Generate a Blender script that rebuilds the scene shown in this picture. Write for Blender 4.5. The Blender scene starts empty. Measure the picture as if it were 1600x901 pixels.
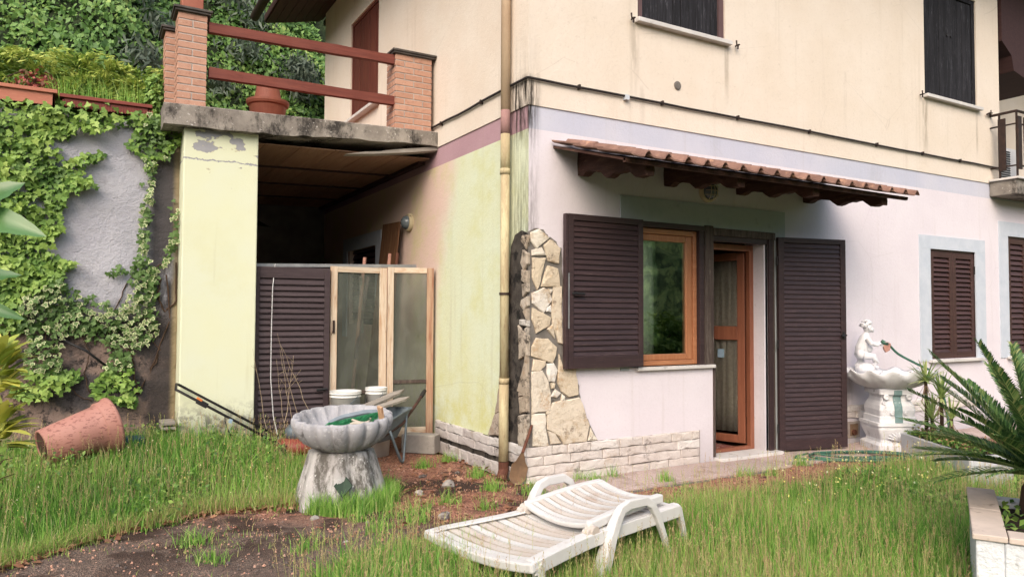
import bpy, bmesh, math, random
import numpy as np
from mathutils import Vector, Matrix
R = math.radians
random.seed(7); rng = np.random.default_rng(11)
S = bpy.context.scene
COL = S.collection

# ------------------------------------------------------------------ camera, sky, sun, exposure
YAW, PIT, ROL, FOC = 1.0488199762546548, 0.03598425569521155, 0.0044692693, 1145.29
CAM = np.array([-3.49911646, -5.78505324, 1.55])
_F = np.array([math.cos(YAW)*math.cos(PIT), math.sin(YAW)*math.cos(PIT), math.sin(PIT)])
_R = np.array([math.sin(YAW), -math.cos(YAW), 0.0]); _U = np.cross(_R, _F)
_R2 = _R*math.cos(ROL) + _U*math.sin(ROL); _U2 = -_R*math.sin(ROL) + _U*math.cos(ROL)
cd = bpy.data.cameras.new("camera"); cam = bpy.data.objects.new("camera", cd); COL.objects.link(cam)
cd.sensor_width = 36; cd.lens = FOC/1600*36; cd.clip_end = 3000; cd.clip_start = 0.05
cam.matrix_world = Matrix(((_R2[0], _U2[0], -_F[0], CAM[0]), (_R2[1], _U2[1], -_F[1], CAM[1]), (_R2[2], _U2[2], -_F[2], CAM[2]), (0, 0, 0, 1)))
S.camera = cam
S.render.resolution_x = 1024; S.render.resolution_y = 576
SUN_EL, SUN_AZ = R(38), R(226)          # direction the light comes from: over the photographer's shoulder
w = bpy.data.worlds.new("World"); S.world = w; w.use_nodes = True
nt = w.node_tree; bg = nt.nodes["Background"]
sky = nt.nodes.new("ShaderNodeTexSky"); sky.sky_type = 'NISHITA'; sky.sun_disc = False
sky.sun_elevation = SUN_EL; sky.sun_rotation = R(90) - SUN_AZ
sky.air_density = 1.0; sky.dust_density = 5.0; sky.ozone_density = 0.5; sky.altitude = 0
nt.links.new(sky.outputs[0], bg.inputs[0]); bg.inputs[1].default_value = 0.15
sd = bpy.data.lights.new("sun", 'SUN'); sun = bpy.data.objects.new("sun", sd); COL.objects.link(sun)
sd.energy = 1.05; sd.angle = R(90); sd.color = (1, .995, .99)
dv = Vector((math.cos(SUN_AZ)*math.cos(SUN_EL), math.sin(SUN_AZ)*math.cos(SUN_EL), math.sin(SUN_EL)))
sun.rotation_euler = dv.to_track_quat('Z', 'Y').to_euler()
S.view_settings.view_transform = 'Standard'; S.view_settings.look = 'None'
S.view_settings.exposure = 0.95; S.view_settings.gamma = 1
S.view_settings.use_curve_mapping = False

def at(px, py, axis, val):
    """point of the place seen at photo pixel (px,py) that lies on the plane axis=val (used to measure)"""
    d = _F + (px-800)/FOC*_R2 - (py-450.5)/FOC*_U2
    return CAM + (val-CAM[axis])/d[axis]*d
def V3(*a): return np.array(a, float)
def sst(t): t = np.clip(t, 0, 1); return t*t*(3-2*t)
def gz(x, y):
    """height of the ground"""
    z = .27*sst((-x-.95)/1.5)*sst((y-.25)/1.7) - .16*sst((-y-1.0)/1.2)*sst((x+2.3)/.9)
    return z + .012*np.sin(x*3.1+y*1.7)*np.sin(y*2.6-x)

# ------------------------------------------------------------------ object helpers
WLOC = {}
def thing(name, label, cat, loc=(0, 0, 0), group=None, kind=None):
    o = bpy.data.objects.new(name, None); COL.objects.link(o); o.empty_display_size = .1
    o.location = loc; WLOC[o.name] = np.array(loc, float)
    if label: o['label'] = label
    if cat: o['category'] = cat
    if group: o['group'] = group
    if kind: o['kind'] = kind
    return o
def tag(o, label=None, cat=None, group=None, kind=None):
    if label: o['label'] = label
    if cat: o['category'] = cat
    if group: o['group'] = group
    if kind: o['kind'] = kind
    return o
class MB:
    def __init__(s): s.v = []; s.f = []; s.m = []; s.uv = None
    def add(s, vs, fs, mi=0):
        n = len(s.v); s.v += [tuple(map(float, p)) for p in vs]; s.f += [tuple(n+i for i in f) for f in fs]; s.m += [mi]*len(fs); return s
    def box(s, a, b, mi=0, M=None):
        (x0, y0, z0), (x1, y1, z1) = a, b
        vs = [(x0,y0,z0),(x1,y0,z0),(x1,y1,z0),(x0,y1,z0),(x0,y0,z1),(x1,y0,z1),(x1,y1,z1),(x0,y1,z1)]
        if M is not None: vs = [tuple(M @ Vector(p)) for p in vs]
        return s.add(vs, [(0,3,2,1),(4,5,6,7),(0,1,5,4),(1,2,6,5),(2,3,7,6),(3,0,4,7)], mi)
    def obox(s, p, q, wdt, hgt, up=(0, 0, 1), mi=0):
        """a bar from p to q with section wdt x hgt"""
        p, q = np.array(p, float), np.array(q, float); d = q-p; L = np.linalg.norm(d); d = d/L
        r = np.cross(d, up); r = r/np.linalg.norm(r); u = np.cross(r, d)
        vs = [p+r*a*wdt/2+u*b*hgt/2+d*c*L for c in (0, 1) for a, b in ((-1,-1),(1,-1),(1,1),(-1,1))]
        return s.add(vs, [(0,1,2,3),(7,6,5,4),(0,4,5,1),(1,5,6,2),(2,6,7,3),(3,7,4,0)], mi)
    def tube(s, pts, r, n=8, mi=0, cap=True):
        P = [np.array(p, float) for p in pts]; k = len(P)
        rr = r if hasattr(r, '__len__') else [r]*k
        vs = []; fs = []; ref = None
        for i in range(k):
            t = P[min(i+1, k-1)]-P[max(i-1, 0)]; t = t/(np.linalg.norm(t)+1e-9)
            if ref is None: ref = np.array([0, 0, 1.]) if abs(t[2]) < .9 else np.array([1., 0, 0])
            a = np.cross(t, ref); a /= np.linalg.norm(a)+1e-9; b = np.cross(t, a); ref = -b if False else np.cross(a, t)
            for j in range(n):
                th = 2*math.pi*j/n; vs.append(P[i]+rr[i]*(a*math.cos(th)+ref*math.sin(th)))
        for i in range(k-1):
            for j in range(n):
                fs.append((i*n+j, i*n+(j+1)%n, (i+1)*n+(j+1)%n, (i+1)*n+j))
        if cap: fs.append(tuple(range(n))[::-1]); fs.append(tuple((k-1)*n+j for j in range(n)))
        return s.add(vs, fs, mi)
    def lathe(s, prof, n=24, M=None, mi=0, rf=None, cap=True):
        """prof: list of (r,z); rf(theta, t)-> multiplier"""
        vs = []; fs = []; k = len(prof)
        for i, (r, z) in enumerate(prof):
            for j in range(n):
                th = 2*math.pi*j/n; q = r*(rf(th, i/(k-1)) if rf else 1)
                p = Vector((q*math.cos(th), q*math.sin(th), z)); vs.append(tuple(M @ p) if M is not None else tuple(p))
        for i in range(k-1):
            for j in range(n): fs.append((i*n+j, i*n+(j+1)%n, (i+1)*n+(j+1)%n, (i+1)*n+j))
        if cap:
            if prof[0][0] > 1e-4: fs.append(tuple(range(n))[::-1])
            if prof[-1][0] > 1e-4: fs.append(tuple((k-1)*n+j for j in range(n)))
        return s.add(vs, fs, mi)
    def prism(s, poly, vec, mi=0):
        k = len(poly); P = [np.array(p, float) for p in poly]; v = np.array(vec, float)
        vs = P+[p+v for p in P]
        fs = [tuple(range(k)), tuple(range(2*k-1, k-1, -1))]+[(i, i+k, (i+1) % k+k, (i+1) % k) for i in range(k)]
        return s.add(vs, fs, mi)
    def build(s, name, mat, parent=None, smooth=False, bevel=0, kind=None, fixn=True):
        me = bpy.data.meshes.new(name)
        v = np.array(s.v, float); lo = v.min(0); hi = v.max(0); c = np.array([(lo[0]+hi[0])/2, (lo[1]+hi[1])/2, lo[2]])
        me.from_pydata((v-c).tolist(), [], s.f)
        for mm in (mat if isinstance(mat, (list, tuple)) else [mat]): me.materials.append(mm)
        if max(s.m) > 0: me.polygons.foreach_set('material_index', s.m)
        if fixn:
            b = bmesh.new(); b.from_mesh(me); bmesh.ops.recalc_face_normals(b, faces=b.faces); b.to_mesh(me); b.free()
        if smooth: me.polygons.foreach_set('use_smooth', [True]*len(me.polygons))
        me.update()
        o = bpy.data.objects.new(name, me); COL.objects.link(o)
        pl = np.zeros(3)
        if parent is not None: o.parent = parent; pl = WLOC[parent.name]
        o.location = c-pl; WLOC[o.name] = c
        if bevel:
            m = o.modifiers.new('bevel', 'BEVEL'); m.width = bevel; m.segments = 2; m.limit_method = 'ANGLE'; m.angle_limit = R(40)
        if kind: o['kind'] = kind
        return o
def inst(me, name, parent, M):
    """another object on shared mesh data, placed by world matrix M (parents are never rotated)"""
    o = bpy.data.objects.new(name, me); COL.objects.link(o)
    M = M.copy(); WLOC[o.name] = np.array(M.translation)
    if parent is not None: o.parent = parent; M.translation = M.translation-Vector(WLOC[parent.name])
    o.matrix_basis = M
    return o
def bigmesh(name, verts, loops_per, mat, rnd=None, edge=None, parent=None, kind='stuff'):
    """verts (N,k,3): N separate k-gons; rnd (N,) stored as UV.x, edge (N,k) stored as UV.y"""
    N, k, _ = verts.shape
    me = bpy.data.meshes.new(name)
    me.vertices.add(N*k); me.vertices.foreach_set('co', verts.reshape(-1).astype(np.float32))
    me.loops.add(N*k); me.loops.foreach_set('vertex_index', np.arange(N*k, dtype=np.int32))
    me.polygons.add(N); me.polygons.foreach_set('loop_start', np.arange(0, N*k, k, dtype=np.int32))
    me.polygons.foreach_set('loop_total', np.full(N, k, dtype=np.int32))
    uv = me.uv_layers.new(name='uv'); a = np.zeros((N, k, 2), np.float32)
    if rnd is not None: a[:, :, 0] = rnd[:, None]
    if edge is not None: a[:, :, 1] = edge
    uv.data.foreach_set('uv', a.reshape(-1))
    me.materials.append(mat); me.update(calc_edges=True); me.validate()
    o = bpy.data.objects.new(name, me); COL.objects.link(o)
    if parent is not None: o.parent = parent; o.location = -WLOC[parent.name]
    if kind: o['kind'] = kind
    WLOC[o.name] = np.zeros(3)
    return o

# ------------------------------------------------------------------ materials
def s(r, g, b, k=.82):
    f = lambda c: (c/255/12.92 if c/255 <= .04045 else ((c/255+.055)/1.055)**2.4)*k
    R_, G_, B_ = f(r), f(g), f(b); Y = .3*R_+.59*G_+.11*B_; d = .14
    return (R_+(Y-R_)*d, G_+(Y-G_)*d, B_+(Y-B_)*d, 1)
class NT:
    def __init__(self, name):
        m = bpy.data.materials.new(name); m.use_nodes = True; self.m = m; self.t = m.node_tree; self.b = self.t.nodes['Principled BSDF']
        self.L = self.t.links.new
        self.geo = self.t.nodes.new('ShaderNodeNewGeometry'); self.pos = self.geo.outputs['Position']
        self._sep = None
    def n(self, ty, **k):
        x = self.t.nodes.new(ty)
        for a, b in k.items(): setattr(x, a, b)
        return x
    def put(self, sock, v):
        if hasattr(v, 'is_output') or isinstance(v, bpy.types.NodeSocket): self.L(v, sock)
        else: sock.default_value = v
    def math(self, op, a, b=0, c=0):
        x = self.n('ShaderNodeMath', operation=op); self.put(x.inputs[0], a); self.put(x.inputs[1], b); self.put(x.inputs[2], c); return x.outputs[0]
    def xyz(self, i):
        if self._sep is None: self._sep = self.n('ShaderNodeSeparateXYZ'); self.L(self.pos, self._sep.inputs[0])
        return self._sep.outputs[i]
    def scaled(self, v3, vec=None):
        x = self.n('ShaderNodeVectorMath', operation='MULTIPLY'); self.put(x.inputs[0], vec or self.pos); x.inputs[1].default_value = v3; return x.outputs[0]
    def noise(self, sc, det=4, rough=.6, vec=None, dist=0):
        x = self.n('ShaderNodeTexNoise'); self.put(x.inputs['Vector'], vec or self.pos); x.inputs['Scale'].default_value = sc
        x.inputs['Detail'].default_value = det; x.inputs['Roughness'].default_value = rough; x.inputs['Distortion'].default_value = dist; return x.outputs[0]
    def vor(self, sc, feat='F1', vec=None, out='Distance'):
        x = self.n('ShaderNodeTexVoronoi', feature=feat); self.put(x.inputs['Vector'], vec or self.pos); x.inputs['Scale'].default_value = sc; return x.outputs[out]
    def rng(self, v, a, b, c=0, d=1, smooth=True):
        x = self.n('ShaderNodeMapRange'); x.interpolation_type = 'SMOOTHSTEP' if smooth else 'LINEAR'
        self.put(x.inputs[0], v); self.put(x.inputs[1], a); self.put(x.inputs[2], b); self.put(x.inputs[3], c); self.put(x.inputs[4], d); return x.outputs[0]
    def mix(self, f, a, b, bt='MIX'):
        x = self.n('ShaderNodeMix', data_type='RGBA', blend_type=bt); self.put(x.inputs[0], f); self.put(x.inputs[6], a); self.put(x.inputs[7], b); return x.outputs[2]
    def mul(self, a, b): return self.math('MULTIPLY', a, b)
    def addm(self, a, b): return self.math('ADD', a, b)
    def mx(self, a, b): return self.math('MAXIMUM', a, b)
    def rnd(self): return self.n('ShaderNodeObjectInfo').outputs['Random']
    def bump(self, h, st=.3, d=.01):
        x = self.n('ShaderNodeBump'); x.inputs['Strength'].default_value = st; x.inputs['Distance'].default_value = d; self.put(x.inputs['Height'], h)
        self.L(x.outputs[0], self.b.inputs['Normal'])
    def fin(self, col, rough=.85, spec=.25, metal=0):
        self.put(self.b.inputs['Base Color'], col); self.put(self.b.inputs['Roughness'], rough); self.b.inputs['Specular IOR Level'].default_value = spec
        self.b.inputs['Metallic'].default_value = metal; return self.m
def simple(name, c1, c2, sc=6, rough=.8, bump=.2, bsc=60, spec=.25, dirt=None, dthr=(.55, .7), dsc=3, stretch=None, metal=0, obj=.0, bd=.004):
    t = NT(name); vec = t.scaled(stretch) if stretch else None
    c = t.mix(t.rng(t.noise(sc, 5, .65, vec), .3, .7), c1, c2)
    if dirt: c = t.mix(t.rng(t.noise(dsc, 6, .7, vec), dthr[0], dthr[1]), c, dirt)
    if obj:
        c = t.mix(1, c, t.mix(t.rnd(), (1-obj, 1-obj, 1-obj, 1), (1+obj*.5,)*3+(1,)), 'MULTIPLY')
    if bump: t.bump(t.noise(bsc, 4, .6, vec), bump, bd)
    return t.fin(c, rough, spec, metal)

def plaster(name, base, base2, green=False, pink=None, corner=True, drips=(), dirtlow=0):
    t = NT(name)
    c = t.mix(t.rng(t.noise(1.3, 5, .6), .3, .7), base, base2)
    c = t.mix(t.mul(t.rng(t.noise(40, 3, .7), .5, .8), .12), c, s(120, 105, 90))
    # faint vertical run marks
    st = t.noise(1, 5, .6, t.scaled((7, 7, .35)))
    c = t.mix(t.mul(t.rng(st, .55, .8), .28), c, s(165, 148, 120))
    if pink is not None:      # colour turns from yellow-green to salmon on a diagonal, farther back and higher
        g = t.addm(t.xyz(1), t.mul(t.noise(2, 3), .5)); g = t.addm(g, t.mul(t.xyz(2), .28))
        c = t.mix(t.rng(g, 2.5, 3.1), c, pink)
    if green:                 # algae low on the wall and in blotches
        a = t.mul(t.rng(t.noise(1.7, 6, .7), .45, .72), .55); b = t.mul(t.rng(t.xyz(2), 1.3, .3), t.rng(t.noise(5, 5, .7), .35, .65))
        c = t.mix(t.mx(a, t.mul(b, .8)), c, s(205, 205, 120))
    if corner:                # black mould where the pipe leaks, at the corner of the house
        k = t.mul(t.rng(t.math('ABSOLUTE', t.xyz(0)), .16, .02), t.rng(t.math('ABSOLUTE', t.addm(t.xyz(1), -.12)), .3, .1))
        z = t.mx(t.mul(t.rng(t.xyz(2), 3.85, 3.72), t.rng(t.xyz(2), 2.9, 3.5)), t.mx(t.mul(t.rng(t.xyz(2), 4.5, 3.8), .16), t.mul(t.rng(t.xyz(2), 3.72, 2.2), .62)))
        n2 = t.rng(t.noise(1, 6, .75, t.scaled((26, 26, 2.5))), .35, .6)
        c = t.mix(t.mul(t.mul(k, z), n2), c, s(48, 42, 36))
    for (x0, z1, ln, wd, am) in drips:
        k = t.mul(t.rng(t.math('ABSOLUTE', t.addm(t.xyz(0), -x0)), wd, wd*.2), t.mul(t.rng(t.xyz(2), z1+.02, z1-.03), t.rng(t.xyz(2), z1-ln, z1-ln*.3)))
        c = t.mix(t.mul(t.mul(k, am), t.rng(t.noise(1, 5, .7, t.scaled((20, 20, 3))), .3, .6)), c, s(120, 105, 80))
    if dirtlow:
        c = t.mix(t.mul(t.rng(t.xyz(2), .5, .0), dirtlow), c, s(120, 115, 110))
    c = t.mix(t.mul(t.rng(t.noise(14, 8, .8), .60, .66), .20), c, s(150, 138, 120)); c = t.mix(t.mul(t.rng(t.noise(1, 7, .75, t.scaled((30, 30, 1.2))), .66, .70), .22), c, s(130, 116, 96))
    cv = t.vor(.8, 'DISTANCE_TO_EDGE', t.mix(.10, t.pos, t.n('ShaderNodeTexNoise', ).outputs[1])); ck = t.mul(t.rng(cv, .0035, .0), t.rng(t.noise(.9, 3), .50, .56)); c = t.mix(t.mul(ck, .16), c, s(120, 108, 98))
    h = t.addm(t.addm(t.noise(75, 4, .75), t.mul(t.noise(24, 4, .6), .9)), t.mul(t.noise(6, 3), .8)); t.bump(h, .38, .009)
    return t.fin(c, .92, .12)

UPC = s(234, 221, 206), s(229, 214, 196)
m_upper_r = plaster('plaster_cream', *UPC, drips=[(1.25, 4.55, 1.0, .08, .35), (2.55, 4.55, .8, .05, .4), (6.3, 4.5, .95, .09, .55), (7.58, 4.52, .8, .04, .5), (1.35, 3.9, .6, .05, .2), (4.6, 4.6, 1.0, .05, .12)])
m_upper_l = plaster('plaster_cream_side', s(233, 221, 206), s(228, 212, 194))
m_band_r = plaster('paint_lavender_blue', s(196, 199, 218), s(208, 208, 222), drips=[(2.4, 3.5, .5, .12, .1), (5.2, 3.5, .5, .2, .12)])
m_band_l = plaster('paint_mauve', s(190, 152, 162), s(180, 142, 152))
m_low_r = plaster('plaster_pale_pink', s(232, 224, 232), s(226, 217, 226), drips=[(4.62, .9, .7, .12, .35)], dirtlow=.3)
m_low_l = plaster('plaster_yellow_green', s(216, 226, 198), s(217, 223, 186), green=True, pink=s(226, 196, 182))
m_corner = plaster('plaster_moss_corner', s(216, 218, 168), s(205, 205, 150), green=True)
m_blueframe = simple('paint_blue_grey', s(205, 212, 224), s(192, 202, 216), 5, .9, .4, 60, dirt=s(150, 160, 168), dthr=(.6, .85))
m_lintel = simple('paint_grey_green', s(168, 178, 182), s(184, 190, 194), 3, .9, .4, 60, dirt=s(110, 122, 124), dthr=(.5, .8))

def pillar_mat():
    t = NT('plaster_peeling_yellow')
    c = t.mix(t.rng(t.noise(1.2, 4), .3, .7), s(222, 226, 190), s(220, 226, 200))
    c = t.mix(t.mul(t.rng(t.noise(1.5, 6, .7), .5, .75), .4), c, s(215, 215, 165))
    z = t.xyz(2)
    pk = t.math('GREATER_THAN', t.addm(t.noise(4.2, 4, .55, t.scaled((1, 1, 1.5))), t.mul(t.rng(z, 2.7, 3.4), .22)), .745)
    edge = t.math('GREATER_THAN', t.addm(t.noise(4.2, 4, .55, t.scaled((1, 1, 1.5))), t.mul(t.rng(z, 2.7, 3.4), .22)), .735)
    cr = t.mul(t.math('LESS_THAN', t.math('ABSOLUTE', t.addm(t.addm(z, t.mul(t.noise(7, 5, .7), .12)), -3.16)), .008), 1)
    sp = t.math('GREATER_THAN', t.noise(11, 5, .6), .76)
    k = t.mx(t.mx(pk, cr), t.mul(sp, .8))
    c = t.mix(edge, c, s(200, 195, 160)); c = t.mix(k, c, t.mix(t.noise(20), s(150, 152, 158), s(172, 172, 176)))
    c = t.mix(t.mul(t.rng(z, .62, .3), .85), c, s(146, 144, 142))
    c = t.mix(t.mul(t.rng(z, .75, .35), t.rng(t.noise(14, 6, .7), .45, .6)), c, s(105, 100, 98))
    c = t.mix(t.mul(t.rng(t.noise(1, 5, .7, t.scaled((9, 9, .5))), .58, .8), .25), c, s(170, 160, 110))
    t.bump(t.addm(t.mul(t.noise(70, 4), .5), t.mul(k, -1.2)), .6, .006)
    return t.fin(c, .93, .12)
m_pillar = pillar_mat()
def concrete(name, c1, c2, dark, lich, amt=(.42, .6)):
    t = NT(name)
    c = t.mix(t.rng(t.noise(3, 5), .3, .7), c1, c2)
    c = t.mix(t.rng(t.noise(4, 8, .75, t.scaled((1.5, 1.5, .5) if 'pedestal' in name else (1, 1, .6))), *amt), c, dark)
    c = t.mix(t.mul(t.rng(t.noise(28, 4, .7), .62, .68), .85), c, lich)
    t.bump(t.addm(t.noise(50, 6, .75), t.mul(t.noise(8, 4), 1.2)), .8, .012)
    return t.fin(c, .95, .1)
m_slab = concrete('concrete_slab_weathered', s(132, 124, 116), s(166, 158, 148), s(70, 66, 63), s(215, 210, 205), (.46, .62))
m_bowl = concrete('cement_bowl', s(158, 158, 162), s(182, 182, 188), s(104, 102, 102), s(214, 214, 214), (.56, .74))
m_ped = concrete('cement_pedestal_painted', s(196, 194, 192), s(172, 168, 166), s(104, 100, 94), s(232, 232, 230), (.46, .60))
m_block = simple('concrete_block', s(172, 166, 158), s(152, 146, 140), 8, .95, .7, 70, dirt=s(120, 112, 100), dthr=(.55, .75), dsc=4)
m_mortar = simple('mortar_grey', s(134, 128, 122), s(112, 106, 100), 9, .95, .7, 60, dirt=s(64, 60, 58), dthr=(.55, .7), dsc=5)
m_mortar_dk = simple('mortar_mouldy', s(84, 78, 72), s(58, 52, 48), 9, .95, .8, 60, dirt=s(30, 28, 27), dthr=(.5, .6), dsc=6)
m_mortar_lt = simple('mortar_pale', s(178, 166, 158), s(150, 138, 132), 9, .95, .6, 60)
def retaining():
    t = NT('retaining_wall_render')
    z = t.xyz(2); x = t.xyz(0)
    c = t.mix(t.rng(t.noise(1.6, 5), .3, .7), s(190, 190, 200), s(176, 176, 188))
    c = t.mix(t.mul(t.rng(t.noise(3, 8, .75), .52, .72), .5), c, s(136, 134, 140))
    low = t.mix(t.rng(t.noise(3.2, 4, .6), .42, .56), s(88, 82, 82), t.mix(t.noise(1.4), s(168, 138, 118), s(132, 116, 112)))
    low = t.mix(t.rng(t.noise(9, 6, .75), .5, .62), low, s(62, 58, 58))
    c = t.mix(t.rng(t.addm(z, t.mul(t.noise(1.7, 4), .7)), 2.05, 1.75), c, low)
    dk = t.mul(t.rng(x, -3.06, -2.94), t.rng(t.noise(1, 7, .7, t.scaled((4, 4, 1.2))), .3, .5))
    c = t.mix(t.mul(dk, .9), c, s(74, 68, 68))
    c = t.mix(t.mul(t.rng(x, -2.80, -2.74), .8), c, s(168, 150, 112))
    cr = t.rng(t.vor(1.3, 'DISTANCE_TO_EDGE', t.mix(.22, t.pos, t.noise(3, 4))), .012, .0)
    c = t.mix(t.mul(cr, .0), c, s(50, 48, 48))
    t.bump(t.addm(t.noise(45, 5, .7), t.mul(t.noise(5, 6, .7), 2.2)), .9, .02)
    return t.fin(c, .95, .1)
m_ret = retaining()

def wood(name, c1, c2, c3, rough=.6, axis='z', spec=.3, bump=.35, obj=.12, sc=1):
    t = NT(name); st = {'z': (16, 16, 1.1), 'x': (1.1, 16, 16), 'y': (16, 1.1, 16)}[axis]
    v = t.scaled(tuple(a*sc for a in st)); g = t.noise(1.6, 7, .7, v, .6)
    c = t.mix(t.rng(g, .3, .62), c1, c2); c = t.mix(t.rng(t.noise(4, 6, .8, v), .55, .72), c, c3)
    if obj: c = t.mix(1, c, t.mix(t.rnd(), (1-obj,)*3+(1,), (1+obj*.6,)*3+(1,)), 'MULTIPLY')
    t.bump(g, bump, .004); return t.fin(c, rough, spec)
m_shut = wood('shutter_dark_brown', s(70, 50, 52), s(58, 42, 45), s(98, 80, 78), .5, 'x', .35, .2, .12)
m_shut2 = wood('shutter_plain_brown', s(84, 56, 52), s(72, 47, 45), s(98, 68, 62), .5, 'x', .35, .15, .08)
m_black_shut = wood('boards_black_weathered', s(52, 52, 58), s(36, 35, 40), s(112, 112, 122), .8, 'z', .2, .7, .25)
m_red_shut = wood('boards_red_brown', s(118, 58, 44), s(100, 46, 38), s(74, 36, 32), .55, 'z', .3, .3, .15)
m_purple = wood('frame_faded_purple', s(118, 92, 92), s(100, 76, 78), s(70, 56, 58), .7, 'z', .2, .3, 0)
m_orange = wood('pine_orange_varnish', s(190, 126, 80), s(174, 108, 64), s(208, 150, 104), .38, 'z', .4, .12, 0)
m_orange_x = wood('pine_orange_varnish_rail', s(190, 126, 80), s(174, 108, 64), s(208, 150, 104), .38, 'x', .4, .12, 0)
m_orange_d = wood('door_wood_reddish', s(156, 92, 62), s(138, 78, 52), s(174, 112, 76), .4, 'z', .4, .12, 0)
m_rail = wood('rail_red_brown', s(134, 66, 50), s(112, 52, 40), s(70, 36, 30), .6, 'x', .25, .7, 0)
m_soffit = wood('soffit_dark_brown', s(76, 52, 50), s(66, 44, 44), s(52, 36, 36), .6, 'y', .2, .2, .08)
m_ceil = wood('ceiling_board_brown', s(176, 136, 106), s(158, 118, 92), s(130, 98, 78), .8, 'y', .15, .2, .15)
m_corbel = wood('corbel_carved_brown', s(96, 66, 54), s(74, 48, 40), s(134, 104, 84), .8, 'y', .15, .9, .12)
m_dirtywood = wood('old_frame_weathered', s(104, 92, 84), s(76, 64, 60), s(160, 152, 140), .85, 'z', .1, .8, .1)
m_oldpine = wood('old_pine_peeling', s(190, 150, 116), s(214, 198, 176), s(134, 104, 84), .75, 'z', .2, .7, .1)
m_oldpine_r = wood('old_pine_reddish', s(156, 106, 78), s(186, 154, 126), s(116, 78, 60), .75, 'z', .2, .7, .1)
m_oldpine_x = wood('old_pine_peeling_rail', s(190, 150, 116), s(214, 198, 176), s(134, 104, 84), .75, 'x', .2, .7, .1)
m_ply = wood('board_brown_sheet', s(130, 92, 58), s(100, 66, 42), s(154, 116, 78), .8, 'z', .15, .4, 0)
m_grayplank = wood('plank_grey', s(178, 170, 160), s(150, 142, 134), s(98, 90, 84), .9, 'x', .1, .8, .2)
m_oldshut = wood('shutter_old_brown', s(74, 60, 64), s(62, 48, 52), s(92, 78, 82), .55, 'x', .3, .2, .1)

def stonemat(name, pal, dark, damt, veins=True):
    t = NT(name); r = t.rnd()
    c = t.mix(t.rng(r, 0, .5), pal[0], pal[1]); c = t.mix(t.rng(r, .5, 1), c, pal[2])
    c = t.mix(t.mul(t.rng(t.noise(7, 6, .75), .48, .66), .75), c, pal[3])
    c = t.mix(t.mul(t.rng(t.noise(3.5, 6, .75), .55, .7), .6), c, pal[4])
    c = t.mix(t.rng(t.noise(6, 8, .8), 1-damt-.06, 1-damt+.1), c, dark)
    t.bump(t.addm(t.noise(30, 6, .75), t.mul(t.noise(9, 4), 1.4)), .9, .012)
    return t.fin(c, .85, .2)
m_stone = stonemat('fieldstone_cream', [s(236, 228, 212), s(218, 200, 172), s(236, 232, 226), s(190, 164, 130), s(206, 150, 96)], s(122, 102, 84), .40)
m_stone_d = stonemat('fieldstone_mouldy', [s(196, 184, 168), s(176, 160, 140), s(206, 200, 192), s(160, 140, 118), s(186, 148, 108)], s(46, 40, 36), .46)
m_stone_g = stonemat('fieldstone_grey_brown', [s(196, 180, 160), s(172, 154, 136), s(206, 196, 184), s(146, 126, 108), s(160, 128, 100)], s(84, 72, 64), .42)
m_plinth = stonemat('split_stone_white', [s(224, 214, 206), s(212, 200, 194), s(228, 222, 218), s(196, 182, 174), s(206, 186, 168)], s(122, 110, 104), .40)
m_plinth_l = stonemat('split_stone_grey', [s(204, 198, 196), s(190, 182, 180), s(212, 208, 206), s(172, 164, 160), s(184, 170, 156)], s(92, 84, 82), .38)
def brickm():
    t = NT('brick_red'); r = t.rnd()
    c = t.mix(r, s(186, 138, 114), s(200, 152, 128)); c = t.mix(t.mul(t.rng(t.noise(18, 6, .75), .5, .7), .6), c, s(156, 100, 84))
    c = t.mix(t.mul(t.rng(t.noise(40, 4), .6, .7), .5), c, s(212, 186, 168)); t.bump(t.noise(90, 4), .5, .004); return t.fin(c, .9, .15)
m_brick = brickm()
m_bmortar = simple('brick_mortar', s(198, 186, 178), s(176, 164, 156), 12, .95, .4, 90)
m_cap = simple('slate_cap', s(92, 86, 82), s(74, 68, 66), 9, .85, .4, 60, dirt=s(140, 134, 126), dthr=(.6, .75), dsc=8)
def pavem():
    t = NT('paving_tile_pink'); c = t.mix(t.rng(t.vor(90, out='Color') if False else t.noise(110, 2), .35, .65), s(176, 152, 144), s(206, 186, 178))
    c = t.mix(t.mul(t.rng(t.noise(3, 6, .7), .5, .7), .6), c, s(134, 112, 104)); c = t.mix(1, c, t.mix(t.rnd(), (.86, .86, .86, 1), (1.05, 1.05, 1.05, 1)), 'MULTIPLY')
    t.bump(t.noise(120, 3), .5, .004); return t.fin(c, .92, .15)
m_pave = pavem()
m_marble = simple('marble_white', s(222, 218, 214), s(204, 200, 198), 4, .5, .12, 40, dirt=s(160, 154, 148), dthr=(.58, .75), dsc=7)
m_iron = simple('iron_brown_black', s(52, 42, 40), s(70, 52, 46), 14, .6, .3, 60, metal=.2)
m_blackm = simple('metal_black', s(36, 34, 36), s(52, 48, 48), 14, .55, .2, 60)
m_blackp = simple('plastic_black', s(34, 34, 36), s(44, 44, 46), 8, .5, .1, 60)
m_rust = simple('tube_rusty_black', s(44, 36, 36), s(92, 56, 46), 9, .7, .4, 50)
m_alu = simple('aluminium_dull', s(176, 178, 180), s(150, 152, 156), 8, .45, .15, 40, metal=.5)
m_galv = simple('galvanised_grey_blue', s(112, 126, 136), s(92, 104, 112), 7, .5, .3, 40, dirt=s(132, 110, 92), dthr=(.56, .7), dsc=6, metal=.3)
m_hose = simple('hose_green', s(60, 112, 92), s(48, 94, 78), 6, .5, .1, 60)
m_cable = simple('cable_dark', s(58, 50, 48), s(40, 36, 36), 6, .6, .1, 60)
m_cord = simple('cord_white', s(210, 212, 214), s(190, 190, 192), 6, .7, .1, 60)
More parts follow.
